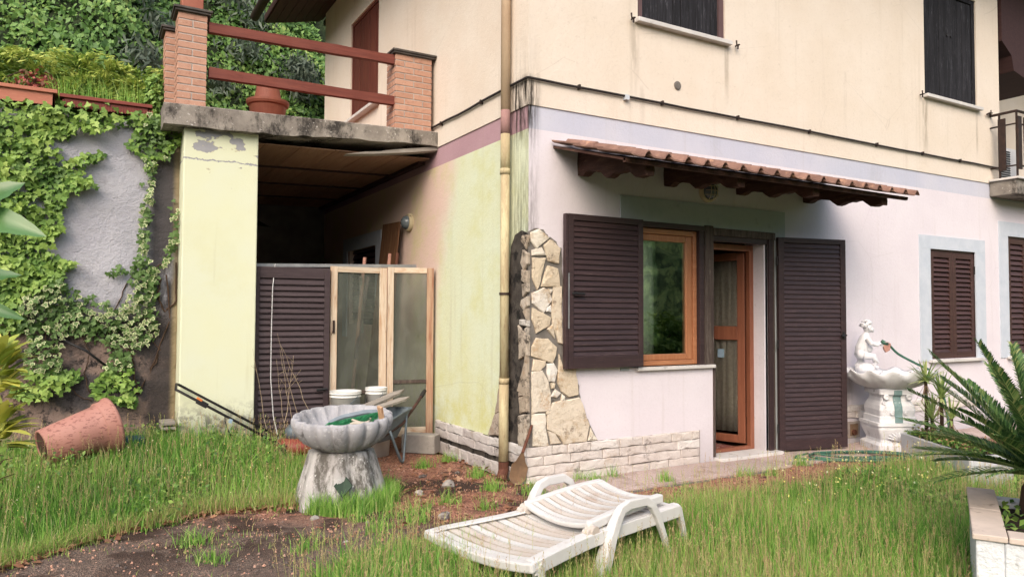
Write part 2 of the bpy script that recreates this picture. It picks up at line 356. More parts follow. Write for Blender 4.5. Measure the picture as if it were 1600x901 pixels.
m_bucket = simple('bucket_white_dirty', s(222, 222, 220), s(206, 206, 204), 6, .5, .15, 40, dirt=s(176, 172, 166), dthr=(.6, .76), dsc=9)
m_pipe_u = plaster('pipe_painted_cream', s(214, 186, 152), s(200, 170, 138), corner=False)
m_pipe_m = plaster('pipe_painted_mauve', s(168, 128, 124), s(158, 118, 112), corner=False)
def pipelow():
    t = NT('pipe_dirty_ochre'); v = t.scaled((8, 8, 1.6)); c = t.mix(t.rng(t.noise(1.6, 7, .75, v), .4, .6), s(202, 190, 146), s(180, 160, 120))
    c = t.mix(t.rng(t.noise(5, 7, .75, v), .54, .72), c, s(138, 116, 86)); t.bump(t.noise(30, 5), .4, .004); return t.fin(c, .8, .25)
m_pipe_l = pipelow()
m_terra = simple('terracotta_plastic', s(176, 102, 76), s(160, 88, 66), 5, .55, .15, 40, obj=.08)
def potm():
    t = NT('pot_faded_flaking'); c = t.mix(t.noise(2, 4), s(166, 110, 98), s(184, 130, 116)); n = t.noise(26, 4, .6, t.scaled((1, 1, 2.2)))
    c = t.mix(t.rng(n, .54, .62), c, s(142, 88, 80)); c = t.mix(t.mul(t.rng(t.noise(3, 5), .55, .7), .4), c, s(96, 66, 58)); t.bump(n, .4, .003); return t.fin(c, .6, .3)
m_pot = potm()
m_potin = simple('pot_dark_base', s(96, 62, 54), s(70, 48, 44), 8, .8, .3, 40)
m_planter_red = wood('planter_red_brown', s(146, 62, 44), s(128, 52, 38), s(160, 78, 56), .5, 'x', .3, .1, .05)
m_planter_pink = wood('planter_faded_terracotta', s(196, 124, 96), s(186, 110, 84), s(206, 140, 112), .6, 'x', .2, .1, 0)
m_plastic = simple('lounger_plastic_dirty', s(216, 215, 214), s(206, 204, 202), 5, .5, .12, 60, dirt=s(184, 170, 156), dthr=(.56, .8), dsc=6, spec=.35)
m_plastic2 = simple('lounger_plastic_stained', s(198, 184, 172), s(206, 198, 190), 4, .55, .15, 60, dirt=s(178, 152, 134), dthr=(.5, .8), dsc=6, spec=.3)
m_cement_w = simple('fountain_white_cement', s(232, 232, 236), s(214, 214, 220), 7, .75, .45, 60, dirt=s(160, 158, 158), dthr=(.56, .72), dsc=8)
m_whiteplast = simple('planter_white_render', s(226, 228, 232), s(206, 210, 216), 4, .85, 1, 26, dirt=s(150, 150, 150), dthr=(.62, .78), dsc=5, bd=.014)
m_coping = simple('planter_coping_stone', s(212, 194, 180), s(196, 180, 168), 5, .85, .5, 40, dirt=s(150, 136, 124), dthr=(.56, .7), dsc=6)
m_planter2 = simple('planter_grey_marble', s(196, 198, 202), s(172, 176, 182), 3, .7, .4, 40, dirt=s(126, 128, 128), dthr=(.52, .7), dsc=5)
m_tealpaint = simple('paint_teal_worn', s(126, 156, 156), s(104, 138, 140), 9, .8, .3, 60, dirt=s(206, 208, 208), dthr=(.6, .66), dsc=14)
m_green_d = simple('paint_dark_green', s(58, 78, 62), s(46, 64, 52), 9, .8, .4, 60)
m_soil = simple('soil_dark', s(70, 56, 46), s(48, 38, 32), 9, .95, 1, 40, bd=.02)
m_clay = simple('clay_jug', s(190, 140, 122), s(172, 122, 106), 7, .8, .3, 60)
m_shell = simple('shell_cream', s(206, 196, 190), s(186, 170, 162), 12, .7, .4, 60)
m_ring = simple('lamp_ring_cream', s(206, 190, 150), s(186, 170, 134), 7, .6, .2, 60, dirt=s(120, 104, 76), dthr=(.6, .7), dsc=12)
m_lampg = simple('lamp_glass_grey', s(110, 122, 128), s(80, 90, 96), 9, .2, .1, 60, spec=.6)
m_tileroof = simple('roof_tile_terracotta', s(154, 116, 100), s(126, 92, 80), 7, .85, .6, 50, dirt=s(196, 150, 118), dthr=(.56, .7), dsc=5, obj=.16)
m_blackv = simple('void_dark', s(30, 27, 26), s(24, 22, 22), 5, .9, .1, 40)
m_int = simple('room_wall_shade', s(150, 140, 126), s(140, 130, 118), 3, .9, .1, 40)
m_terrafloor = simple('floor_tile_brown', s(140, 92, 66), s(120, 78, 58), 6, .6, .1, 40)
m_bluep = simple('plastic_blue_dark', s(44, 84, 104), s(36, 66, 84), 6, .5, .1, 40)
m_brush = simple('bristle_green', s(42, 156, 96), s(28, 124, 76), 40, .6, .3, 160)
m_brushb = simple('brush_back_grey', s(136, 148, 156), s(116, 128, 138), 8, .6, .1, 60)
m_pinestick = wood('batten_new_pine', s(206, 166, 128), s(190, 144, 104), s(150, 98, 62), .7, 'z', .2, .3, 0)
m_cloth = simple('tape_offwhite', s(196, 186, 168), s(176, 166, 150), 9, .9, .3, 60)
m_blade = simple('steel_spade_brown', s(150, 118, 88), s(126, 100, 78), 8, .7, .4, 50, metal=.1)
m_handle = wood('handle_old_wood', s(122, 78, 60), s(94, 58, 46), s(150, 112, 86), .8, 'z', .1, .5, 0)
m_red = simple('mower_red', s(150, 62, 48), s(128, 54, 44), 8, .5, .1, 60, dirt=s(110, 84, 70), dthr=(.55, .7))
m_paper = simple('label_white', s(206, 214, 222), s(196, 204, 214), 9, .7, .05, 60)
m_orangep = simple('plastic_orange', s(226, 128, 40), s(212, 112, 34), 9, .5, .05, 60)
m_paleblue = simple('tag_pale_blue', s(150, 176, 196), s(140, 166, 188), 9, .6, .05, 60)
m_ac = simple('ac_white', s(214, 216, 220), s(200, 202, 208), 5, .5, .05, 60)
m_rubber = simple('rubber_black', s(38, 36, 36), s(48, 46, 44), 9, .8, .3, 60)

def glassmat(name, tint, trans, rough=.03):
    t = NT(name); o = t.t.nodes['Material Output']; tr = t.n('ShaderNodeBsdfTransparent'); tr.inputs[0].default_value = tint
    gl = t.n('ShaderNodeBsdfGlossy'); gl.inputs['Roughness'].default_value = 0.0; gl.inputs[0].default_value = (.95, 1, .97, 1)
    f = t.n('ShaderNodeFresnel'); f.inputs[0].default_value = 1.5; bm_ = t.n('ShaderNodeBump'); bm_.inputs['Strength'].default_value = .04; bm_.inputs['Distance'].default_value = .02; t.put(bm_.inputs['Height'], t.noise(1.5, 2)); t.L(bm_.outputs[0], gl.inputs['Normal'])
    mx = t.n('ShaderNodeMixShader'); t.put(mx.inputs[0], t.math('MINIMUM', t.mul(f.outputs[0], trans), 1)); t.L(tr.outputs[0], mx.inputs[1]); t.L(gl.outputs[0], mx.inputs[2]); t.L(mx.outputs[0], o.inputs[0]); return t.m
m_glass = glassmat('window_glass', (.88, .91, .89, 1), 2.3)
m_glass_d = glassmat('door_glass', (.86, .88, .87, 1), 1.3)
def dirtyglass():
    t = NT('dusty_glass'); o = t.t.nodes['Material Output']
    t.fin(t.mix(t.noise(3, 5), s(150, 158, 148), s(176, 180, 168)), .35, .5)
    tr = t.n('ShaderNodeBsdfTransparent'); tr.inputs[0].default_value = (.74, .78, .76, 1)
    mx = t.n('ShaderNodeMixShader'); t.put(mx.inputs[0], t.rng(t.noise(1, 6, .7, t.scaled((3, 3, 1.2))), .25, .8, .06, .26))
    t.L(tr.outputs[0], mx.inputs[1]); t.L(t.b.outputs[0], mx.inputs[2]); t.L(mx.outputs[0], o.inputs[0]); return t.m
m_dusty = dirtyglass()
def curtain():
    t = NT('curtain_linen'); c = t.mix(t.noise(30, 4), s(232, 224, 212), s(214, 206, 196)); t.bump(t.noise(220, 2), .3, .002); t.fin(c, .95, .1)
    return t.m
m_curt = curtain()
m_curt2 = simple('curtain_brown_linen', s(226, 206, 194), s(204, 186, 174), 30, .95, .3, 220)

def leafmat(name, stops, edge=None, spec=.3, rough=.5, trans=.25, clump=None, cs=1.2):
    """colour picked per leaf from UV.x; UV.y runs from the midrib (0) to the margin (1)"""
    t = NT(name); u = t.n('ShaderNodeUVMap'); sp = t.n('ShaderNodeSeparateXYZ'); t.L(u.outputs[0], sp.inputs[0])
    r = t.n('ShaderNodeValToRGB'); t.L(sp.outputs[0], r.inputs[0]); e = r.color_ramp.elements
    while len(e) < len(stops): e.new(.5)
    for i, c in enumerate(stops): e[i].position = i/(len(stops)-1); e[i].color = c
    c = r.outputs[0]
    if clump: c = t.mix(t.rng(t.noise(cs, 4, .6), .45, .62), c, clump)
    if edge: c = t.mix(t.mul(t.rng(sp.outputs[1], .5, .85), t.math('GREATER_THAN', sp.outputs[0], edge[1])), c, edge[0])
    t.fin(c, rough, spec)
    o = t.t.nodes['Material Output']; tl = t.n('ShaderNodeBsdfTranslucent'); t.put(tl.inputs[0], c)
    mx = t.n('ShaderNodeMixShader'); mx.inputs[0].default_value = trans; t.L(t.b.outputs[0], mx.inputs[1]); t.L(tl.outputs[0], mx.inputs[2]); t.L(mx.outputs[0], o.inputs[0])
    return t.m
m_ivy = leafmat('ivy_leaf_fresh', [s(60, 100, 34), s(96, 140, 48), s(140, 178, 62), s(176, 204, 90)])
m_ivyv = leafmat('ivy_leaf_variegated', [s(70, 104, 44), s(98, 134, 62), s(120, 150, 80)], edge=(s(206, 212, 158), .60))
m_hillivy = leafmat('hill_creeper_leaf', [s(60, 98, 42), s(90, 136, 56), s(126, 170, 72), s(176, 198, 96)])
m_lav = leafmat('lavender_leaf', [s(84, 104, 84), s(112, 128, 110), s(70, 92, 66)])
m_juni = leafmat('juniper_spray', [s(70, 108, 34), s(122, 160, 46), s(168, 192, 58), s(196, 208, 80)])
m_grass = leafmat('grass_blade', [s(70, 126, 34), s(98, 162, 42), s(134, 194, 56), s(174, 214, 86), s(208, 202, 150)], trans=.35)
m_grassr = leafmat('grass_blade_ripe', [s(92, 144, 44), s(138, 182, 62), s(178, 202, 90), s(202, 182, 122), s(190, 148, 112)], trans=.35)
m_flower = leafmat('flower_yellow', [s(232, 214, 70), s(240, 230, 120), s(230, 230, 200)])
m_cyc = leafmat('cycad_leaflet', [s(34, 66, 34), s(50, 88, 42), s(74, 116, 54), s(100, 138, 66), s(160, 160, 90)], spec=.2, rough=.5)
m_yuc = leafmat('yucca_leaf', [s(110, 142, 60), s(150, 172, 86), s(190, 200, 120), s(150, 120, 92)])
m_mag = leafmat('broad_leaf_glossy', [s(58, 106, 46), s(76, 126, 58), s(96, 144, 74)], edge=(s(104, 150, 80), .0), spec=.5, rough=.3)
m_auc = leafmat('croton_leaf_yellow', [s(110, 150, 50), s(190, 200, 60), s(232, 222, 80)], spec=.4)
m_dead = leafmat('dead_leaf', [s(150, 96, 66), s(184, 132, 96), s(120, 74, 52), s(204, 160, 120)])
m_stem = simple('stem_brown', s(92, 70, 54), s(72, 54, 42), 12, .9, .5, 60)
m_drystem = simple('stem_dry_straw', s(176, 158, 128), s(146, 124, 98), 12, .9, .2, 60)
m_hillbase = simple('hill_undergrowth', s(30, 44, 22), s(44, 60, 28), 2, .95, 1, 9, dirt=s(66, 60, 44), dthr=(.6, .75), bd=.1)
m_bgwood = simple('far_wood_green', s(110, 140, 80), s(140, 166, 96), .35, .95, 1, 1.2, dirt=s(70, 96, 60), dthr=(.48, .6), dsc=.5, bd=.6)

def groundmat():
    t = NT('ground_soil_gravel'); x, y = t.xyz(0), t.xyz(1)
    # terracotta chips, dark soil washed over them, grey grit path
    v = t.vor(95, out='Color'); vv = t.n('ShaderNodeSeparateXYZ'); t.L(v, vv.inputs[0]); f = vv.outputs[0]
    red = t.mix(f, s(146, 94, 72), s(194, 138, 112)); red = t.mix(t.math('GREATER_THAN', vv.outputs[1], .82), red, s(98, 62, 50))
    grit = t.mix(f, s(92, 76, 68), s(130, 112, 100)); grit = t.mix(t.math('GREATER_THAN', vv.outputs[1], .86), grit, s(150, 120, 104))
    soil = t.mix(t.noise(40, 5, .7), s(56, 42, 36), s(88, 68, 58))
    n = t.noise(1.5, 8, .68)
    # path runs from the lower left to the corner of the house: the nearer, the greyer
    dd = t.addm(t.mul(x, -.55), t.mul(y, -.85))
    c = t.mix(t.rng(t.addm(dd, t.mul(n, .8)), 1.35, 1.95), red, grit)
    k1 = t.rng(n, .46, .56); nearc = t.rng(t.math('ABSOLUTE', t.addm(y, -.1)), 1.5, .4)
    c = t.mix(t.mul(k1, t.mul(nearc, t.rng(x, .5, -.3))), c, soil)
    c = t.mix(t.rng(t.noise(4.5, 6, .7), .56, .68), c, soil)
    green = t.mix(t.noise(12, 5), s(62, 70, 34), s(92, 84, 50))
    g1 = t.rng(t.addm(y, t.mul(x, .0)), -1.1, -1.3)
    gl = t.mul(t.rng(x, -1.2, -1.5), t.rng(y, .2, .5)); far = t.rng(t.math('ABSOLUTE', y), 14, 20)
    g1 = t.mul(g1, t.rng(t.addm(t.mul(x, 1), t.mul(y, -.9)), -.75, -.35))
    c = t.mix(t.mx(t.mx(g1, gl), far), c, green)
    t.bump(t.addm(t.vor(95), t.mul(t.noise(30, 5), 1.3)), .9, .012)
    return t.fin(c, .92, .2)
m_ground = groundmat()
m_gravel = NT('gravel_chip')
_u = m_gravel.n('ShaderNodeUVMap'); _sp = m_gravel.n('ShaderNodeSeparateXYZ'); m_gravel.L(_u.outputs[0], _sp.inputs[0])
_r = m_gravel.n('ShaderNodeValToRGB'); m_gravel.L(_sp.outputs[0], _r.inputs[0]); _e = _r.color_ramp.elements
for _i in range(3): _e.new(.5)
for _i, _c in enumerate([s(120, 72, 58), s(176, 118, 94), s(206, 156, 130), s(120, 108, 102), s(84, 76, 74)]): _e[_i].position = _i/4; _e[_i].color = _c
m_gravel = m_gravel.fin(_r.outputs[0], .85, .2)
m_rock = simple('rubble_grey', s(176, 168, 160), s(140, 132, 126), 9, .9, .8, 50, dirt=s(96, 84, 76), dthr=(.5, .65), dsc=9, obj=.2)
exec_part2 = True
# ================================================================== GROUND
def sheet(name, xs, ys, zf, mat, kind='structure'):
    X, Y = np.meshgrid(xs, ys); Z = zf(X, Y); nx, ny = len(xs), len(ys)
    me = bpy.data.meshes.new(name)
    v = np.stack([X, Y, Z], -1).reshape(-1, 3)
    f = [(j*nx+i, j*nx+i+1, (j+1)*nx+i+1, (j+1)*nx+i) for j in range(ny-1) for i in range(nx-1)]
    me.from_pydata(v.tolist(), [], f); me.materials.append(mat); me.polygons.foreach_set('use_smooth', [True]*len(f))
    o = bpy.data.objects.new(name, me); COL.objects.link(o); o['kind'] = kind; WLOC[o.name] = np.zeros(3); return o
def axis_pts(lo, a, b, hi, step):
    core = np.arange(a, b+1e-6, step); l = a-np.geomspace(step, a-lo, 14)[::-1]; h = b+np.geomspace(step, hi-b, 14)
    return np.concatenate([l, core, h])
def groundz(X, Y):
    n = .012*np.sin(X*7.3+1)*np.sin(Y*8.1)+.008*np.sin(X*17+Y*13)
    z = gz(X, Y)+n*np.clip((-Y+.2)*2+np.clip(-X*2, 0, 1), 0, 1)
    inside = (X > -.05) & (Y > -.62)
    z = np.where(inside, -.03, z)
    z = np.where((X > -.4) & (X < 0) & (Y > .1) & (Y < 2.2), z, z)
    return z
sheet('ground', axis_pts(-400, -6, 7, 400, .07), axis_pts(-400, -6, 3, 60, .07), groundz, m_ground)

# ================================================================== HOUSE
house = thing('house', 'two-storey house with cream upper storey, lavender band and pale pink ground floor', 'house', (0, 0, 0))
def wall(name, mats, parent, axis, pos, thick, u0, u1, z0, z1, holes=(), end_mi=1, sign=1):
    """wall whose outer face lies on axis=pos and which goes inward (+axis)"""
    us = sorted({u0, u1, *[h[0] for h in holes], *[h[1] for h in holes]}); zs = sorted({z0, z1, *[h[2] for h in holes], *[h[3] for h in holes]})
    us = [u for u in us if u0 <= u <= u1]; zs = [z for z in zs if z0 <= z <= z1]
    def solid(i, j):
        if not (0 <= i < len(us)-1 and 0 <= j < len(zs)-1): return False
        cu, cz = (us[i]+us[i+1])/2, (zs[j]+zs[j+1])/2
        return not any(h[0] < cu < h[1] and h[2] < cz < h[3] for h in holes)
    mb = MB()
    def P(u, d, z): return (u, pos+d, z) if axis == 1 else (pos+d, u, z)
    for i in range(len(us)-1):
        for j in range(len(zs)-1):
            if not solid(i, j): continue
            a, b, c, d = us[i], us[i+1], zs[j], zs[j+1]
            mb.add([P(a,0,c),P(b,0,c),P(b,0,d),P(a,0,d)], [(0,1,2,3)]); mb.add([P(a,thick,c),P(b,thick,c),P(b,thick,d),P(a,thick,d)], [(3,2,1,0)])
            if not solid(i-1, j): mb.add([P(a,0,c),P(a,thick,c),P(a,thick,d),P(a,0,d)], [(0,1,2,3)], end_mi if i == 0 else 0)
            if not solid(i+1, j): mb.add([P(b,0,c),P(b,thick,c),P(b,thick,d),P(b,0,d)], [(0,1,2,3)])
            if not solid(i, j-1): mb.add([P(a,0,c),P(b,0,c),P(b,thick,c),P(a,thick,c)], [(0,1,2,3)])
            if not solid(i, j+1): mb.add([P(a,0,d),P(b,0,d),P(b,thick,d),P(a,thick,d)], [(0,1,2,3)])
    return mb.build(name, mats, parent)
ZB0, ZB1, ZTOP = 3.285, 3.505, 6.86
WIN = (1.18, 2.19, 1.03, 2.50); DOOR = (2.33, 3.15, -.05, 2.44); SW = (6.38, 7.52, .975, 2.475); SW2 = (8.38, 9.5, .975, 2.76)
RB = .30
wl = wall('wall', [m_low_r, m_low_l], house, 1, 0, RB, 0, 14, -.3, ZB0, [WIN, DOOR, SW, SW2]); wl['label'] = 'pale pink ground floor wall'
wall('painted_band', [m_band_r, m_band_l], house, 1, -.0, RB, 0, 14, ZB0, ZB1)['label'] = 'lavender blue painted band'
U1 = (1.29, 2.53, 4.56, 6.25); U2 = (6.30, 7.60, 4.56, 6.15)
wall('wall', [m_upper_r, m_upper_l], house, 1, -.012, RB+.012, -.012, 8.2, ZB1, ZTOP, [U1, U2])['label'] = 'cream upper wall'
PW = (4.2, 5.38, 1.4, 2.53); UL = (4.13, 5.42, 4.56, 6.12)
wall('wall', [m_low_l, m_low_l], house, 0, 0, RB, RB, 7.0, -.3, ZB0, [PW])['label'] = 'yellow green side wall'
wall('painted_band', [m_band_l, m_band_l], house, 0, 0, RB, RB, 7.0, ZB0, ZB1)['label'] = 'mauve painted band'
wall('wall', [m_upper_l, m_upper_l], house, 0, -.012, RB+.012, RB, 6.9, ZB1, ZTOP, [UL])['label'] = 'cream upper side wall'
# room behind the open door, slabs that close the shell, recess of the balcony on the right
mb = MB(); mb.box((.3, .3, -.02), (6, 4.2, .03)); mb.build('room_floor', m_terrafloor, house)
mb = MB(); mb.box((.3, .3, 3.1), (13.9, 6.9, 3.3)); mb.box((.3, 4.2, .03), (6, 4.3, 3.1)); mb.box((6, .3, .03), (6.1, 4.3, 3.1)); mb.build('inner_wall', m_int, house)
mb = MB(); mb.box((7.9, 1.15, 3.4), (14, 1.3, 6.86)); mb.box((7.9, .3, 3.4), (8.19, 1.15, 6.86)); mb.build('recess_wall', m_upper_r, house)
mb = MB(); mb.prism([(8.23, -.05, 7.2), (8.23, -.05, 5.68), (8.50, -.05, 5.50), (8.56, -.05, 5.28), (9.4, -.05, 5.1), (9.4, -.05, 7.2)], (0, 1.18, 0)); mb.build('eave_soffit', m_soffit, house)
# roof: slab over everything and the sloping eave over the side wall
mb = MB(); mb.box((-.02, -.9, 6.87), (14.4, 6.88, 7.2)); mb.build('roof', m_soffit, house)
def eave():
    mb = MB(); a, b = -.95, 7.3
    for k in range(6):      # boards of the soffit
        x0 = a+(0.-a)*k/6; x1 = a+(0.-a)*(k+1)/6-.008; z0 = 6.61+(x0-a)*.235; z1 = 6.61+(x1-a)*.235
        o = MB(); o.prism([(x0, -.9, z0), (x1, -.9, z1), (x1, -.9, z1+.02), (x0, -.9, z0+.02)], (0, b+.9, 0)); o.build('soffit_board', m_soffit, house)
    mb.prism([(a-.02, -.9, 6.63), (0.05, -.9, 6.88), (0.05, -.9, 7.0), (a-.02, -.9, 6.76)], (0, b+.93, 0)); mb.build('eave_deck', m_soffit, house)
    o = MB(); o.box((0.06, 6.92, 6.78), (3, 7.32, 6.86)); o.build('eave_return', m_soffit, house)
    g = MB(); pr = [(-1.13+.075*math.cos(R(t)), 6.70+.075*math.sin(R(t))) for t in range(170, 371, 20)]
    pts = [(x, -.9, z) for x, z in pr]+[(x*.9999-.0+(.006 if x < -1.13 else -.006), -.9, z+.004) for x, z in pr[::-1]]
    g.prism(pts, (0, b+.95, 0)); g.build('gutter', m_iron, house)
eave()

# ---- painted window borders
def border(parent, axis, pos, u0, u1, z0, z1, wu, wt, mat, bottom=False, proud=.012, right=True):
    def B(a, b, c, d):
        mb = MB(); mb.box(*(((a, pos-proud, c), (b, pos+.004, d)) if axis == 1 else ((pos-proud, a, c), (pos+.004, b, d)))); return mb.build('window_surround', mat, parent)
    B(u0, u1, z1-wt, z1); B(u0, u0+wu, z0, z1-wt-.001)
    if right: B(u1-wu, u1, z0, z1-wt-.001)
border(house, 1, 0, 1.07, 3.475, 1.0, 2.753, .105, .25, m_lintel, right=False)
mb = MB(); mb.box((3.26, -.012, .0), (3.475, .004, 2.502)); mb.build('window_surround', m_lintel, house)
border(house, 1, 0, 6.12, 7.735, .95, 2.655, .255, .18, m_blueframe)
border(house, 1, 0, 8.12, 9.8, .95, 2.97, .255, .21, m_blueframe)
border(house, 0, 0, 3.95, 5.70, 1.2, 2.73, .22, .20, m_blueframe)
# sills
def sill(parent, axis, pos, u0, u1, z, t=.03, out=.05, mat=None):
    mb = MB(); mb.box(*(((u0, pos-out, z-t), (u1, pos+.2, z)) if axis == 1 else ((pos-out, u0, z-t), (pos+.2, u1, z)))); return mb.build('sill', mat or m_marble, parent, bevel=.004)
sill(house, 1, 0, 1.26, 2.325, 1.03, .035); sill(house, 1, 0, 6.31, 7.60, .972, .04, .06); sill(house, 1, 0, 8.3, 9.6, .972, .04, .06)
sill(house, 1, -.012, 1.25, 2.575, 4.575, .045, .07); sill(house, 1, -.012, 6.26, 7.64, 4.575, .045, .07)
sill(house, 0, -.012, 4.06, 5.5, 4.565, .045, .1)
mb = MB(); mb.box((2.335, -.12, -.02), (3.30, .26, .035)); mb.build('doorstep', m_marble, house, bevel=.005)

# ---- shutters
def frame4(mb, T, W, H, w_, d, z0=0, topw=None, botw=None):
    """T(u, n, z) -> world; u along, n outward"""
    def B(u0, u1, c, e): mb.add([T(u, n, z) for z in (c, e) for u, n in ((u0, 0), (u1, 0), (u1, d), (u0, d))], [(0,1,2,3),(7,6,5,4),(0,4,5,1),(1,5,6,2),(2,6,7,3),(3,7,4,0)])
    tw = topw or w_; bw = botw or w_
    B(0, w_, 0, H); B(W-w_, W, 0, H); B(w_, W-w_, H-tw, H); B(w_, W-w_, 0, bw)
def shutter(parent, p0, ang, W, H, n, mat, d=.045, w_=.06, topw=.06, botw=.1, slatmat=None, open_=False, name='shutter', slat=True):
    c, si = math.cos(ang), math.sin(ang)
    T = lambda u, m, z: (p0[0]+u*c+m*si, p0[1]+u*si-m*c, p0[2]+z)       # n outward = (si,-c)
    mb = MB(); frame4(mb, T, W, H, w_, d, 0, topw, botw)
    if not open_:
        mb.add([T(u, .006, z) for u, z in ((w_, botw), (W-w_, botw), (W-w_, H-topw), (w_, H-topw))]+[T(u, .012, z) for u, z in ((w_, botw), (W-w_, botw), (W-w_, H-topw), (w_, H-topw))], [(0,1,2,3),(7,6,5,4)])
    sh = mb.build(name, mat, parent, bevel=.004)
    if slat:
        pitch = (H-topw-botw)/n; me = None
        for k in range(n):
            z = botw+pitch*k
            if me is None:
                b = MB()
                prof = [(d*.38, 0), (d*.88, -.003), (d*.90, .006), (d*.60, pitch-.005), (d*.30, pitch-.005)] if not open_ else [(d*.9, .0), (d*.95, .007), (d*.15, pitch*.95), (d*.10, pitch*.82)]
                b.prism([T(w_+.002, m, z+q) for m, q in prof], np.array(T(W-w_-.002, 0, 0))-np.array(T(w_+.002, 0, 0)))
                o = b.build('slat', slatmat or mat, sh); me = o.data; base = np.array(WLOC[o.name])
            else:
                inst(me, 'slat', sh, Matrix.Translation(Vector(base+np.array([0, 0, pitch*k+random.uniform(-.0012, .0012)]))) @ Matrix.Rotation(random.uniform(-.003, .003), 4, 'Y'))
    return sh, T
def hardware(sh, pieces):
    for nm, mb, mt in pieces: mb.build(nm, mt, sh)
shL, T = shutter(house, (.39, -.045, 1.045), 0, .905, 1.465, 25, m_shut, botw=.115)
shL['label'] = 'dark brown louvred shutter folded back beside the window'
hb = MB(); hb.tube([T(.05, .045, .71), T(.05, .075, .71), T(.16, .08, .705)], .012, 8); hardware(shL, [('handle', hb, m_blackp)])
hb = MB(); hb.box(T(-.006, .03, .38+0), T(.006, .052, .90)); hardware(shL, [('lock_plate', hb, m_alu)])
mb = MB(); mb.box(T(-.035, .002, .0), T(-.008, .05, 1.462)); mb.build('shutter_edge_strip', m_shut, house, bevel=.003)
shR, T = shutter(house, (3.30, -.03, .03), R(-12.5), .935, 2.42, 42, m_shut, botw=.12, w_=.075)
shR['label'] = 'tall dark brown louvred shutter swung open beside the door'
hb = MB(); hb.tube([T(.90, .045, 1.30), T(.90, .08, 1.30), T(.83, .085, 1.295)], .011, 8); hb.tube([T(.89, .045, 1.26), T(.89, .045, 1.34)], .016, 8); hardware(shR, [('handle', hb, m_blackp)])
for zz in (.25, 1.2, 2.15): hb = MB(); hb.tube([T(-.012, .03, zz-.05), T(-.012, .03, zz+.05)], .010, 8); hardware(shR, [('hinge', hb, m_blackm)])
# small louvred windows
for (x0, x1, z0, z1) in (SW, SW2):
    mid = (x0+x1)/2
    fr = MB(); fr.box((x0, .02, z0), (x0+.03, .09, z1)); fr.box((x1-.03, .02, z0), (x1, .09, z1)); fr.box((x0+.03, .02, z1-.035), (x1-.03, .09, z1)); fr.build('window_frame', m_shut2, house)
    for u0 in (x0+.032, mid+.003):
        sh, T2 = shutter(house, (u0, .055, z0+.004), 0, mid-x0-.036, z1-z0-.042, 20, m_shut2, d=.04, w_=.075, topw=.07, botw=.08, open_=True)
    b = MB(); b.box((x0+.03, .10, z0), (x1-.03, .12, z1)); b.build('window_backing', m_blackv, house)
hb = MB(); hb.box((7.47, -.004, 2.16), (7.49, .02, 2.27)); hb.build('hinge', m_blackm, house)
# porch window (dark, half hidden)
y0, y1, z0, z1 = PW
b = MB(); b.box((.12, y0, z0), (.15, y1, z1)); b.build('window_pane', m_blackv, house)
b = MB()
for k in range(12): b.prism([(.06, y0+.05, z0+.08+k*.09), (.03, y0+.05, z0+.09+k*.09), (.05, y0+.05, z0+.16+k*.09)], (0, y1-y0-.1, 0))
b.build('shutter', m_shut, house)
# upper plank shutters
def planks(parent, axis, pos, u0, u1, z0, z1, n, mat, gap=.006, jit=.006, seedv=1, d=.03):
    rr = random.Random(seedv); w_ = (u1-u0)/n
    for k in range(n):
        a = u0+k*w_+gap/2; b_ = u0+(k+1)*w_-gap/2; j = rr.uniform(0, jit)
        mb = MB(); mb.box(*(((a, pos-j, z0), (b_, pos-j+d, z1-rr.uniform(0, .01))) if axis == 1 else ((pos-j, a, z0), (pos-j+d, b_, z1)))); mb.build('plank', mat, parent, bevel=.002)
def upper_window(U, n, mat, framemat, sd_):
    u0, u1, z0, z1 = U
    f = MB(); f.box((u0, .01, z0), (u0+.075, .07, z1)); f.box((u1-.075, .01, z0), (u1, .07, z1)); f.box((u0+.075, .01, z1-.06), (u1-.075, .07, z1))
    sh = f.build('window_frame', framemat, house)
    planks(sh, 1, .03, u0+.078, u1-.078, z0+.02, z1-.065, n, mat, seedv=sd_)
    b = MB(); b.box((u0, .075, z0), (u1, .1, z1)); b.build('window_backing', m_blackv, house)
    return sh
upper_window(U1, 10, m_black_shut, m_purple, 3)['label'] = 'faded purple frame of the upper left window'
w2 = upper_window(U2, 10, m_black_shut, m_black_shut, 4)
for dx in (-.055, .04):
    k = MB(); k.tube([(6.95+dx+.02, .012, 5.52), (6.95+dx+.02, .035, 5.52)], .018, 10); k.build('knob', m_blackm, w2)
u0, u1, z0, z1 = UL
f = MB(); f.box((.01, u0, z0), (.06, u0+.05, z1)); f.box((.01, u1-.05, z0), (.06, u1, z1)); f.box((.01, u0+.05, z1-.05), (.06, u1-.05, z1)); fr = f.build('window_frame', m_red_shut, house)
planks(fr, 0, .025, u0+.053, u1-.053, z0+.02, z1-.055, 8, m_red_shut, seedv=8)
b = MB(); b.box((.065, u0, z0), (.09, u1, z1)); b.build('window_backing', m_blackv, house)
# shutter stays: little black hooks in the upper wall
def hook(x, z, flip=1):
    b = MB(); b.tube([(x, -.012, z), (x, -.07, z), (x-.045*flip, -.075, z-.012), (x-.05*flip, -.075, z+.035)], .009, 6); b.tube([(x, -.05, z+.01), (x, -.05, z-.045)], .009, 6); b.build('shutter_stay', m_iron, house)
for px, py in ((984, 30), (1147, 72), (1436, 148), (1543, 178)):
    p = at(px, py, 1, -.012); hook(p[0]+.02, p[2])
p = at(1058, 134, 1, -.012); b = MB(); b.lathe([(.045, 0), (.045, .012), (.036, .016), (.0001, .016)], 20, Matrix.Translation((p[0], p[1], p[2])) @ Matrix.Rotation(R(90), 4, 'X')); b.build('vent_cap', m_mortar, house, smooth=False)

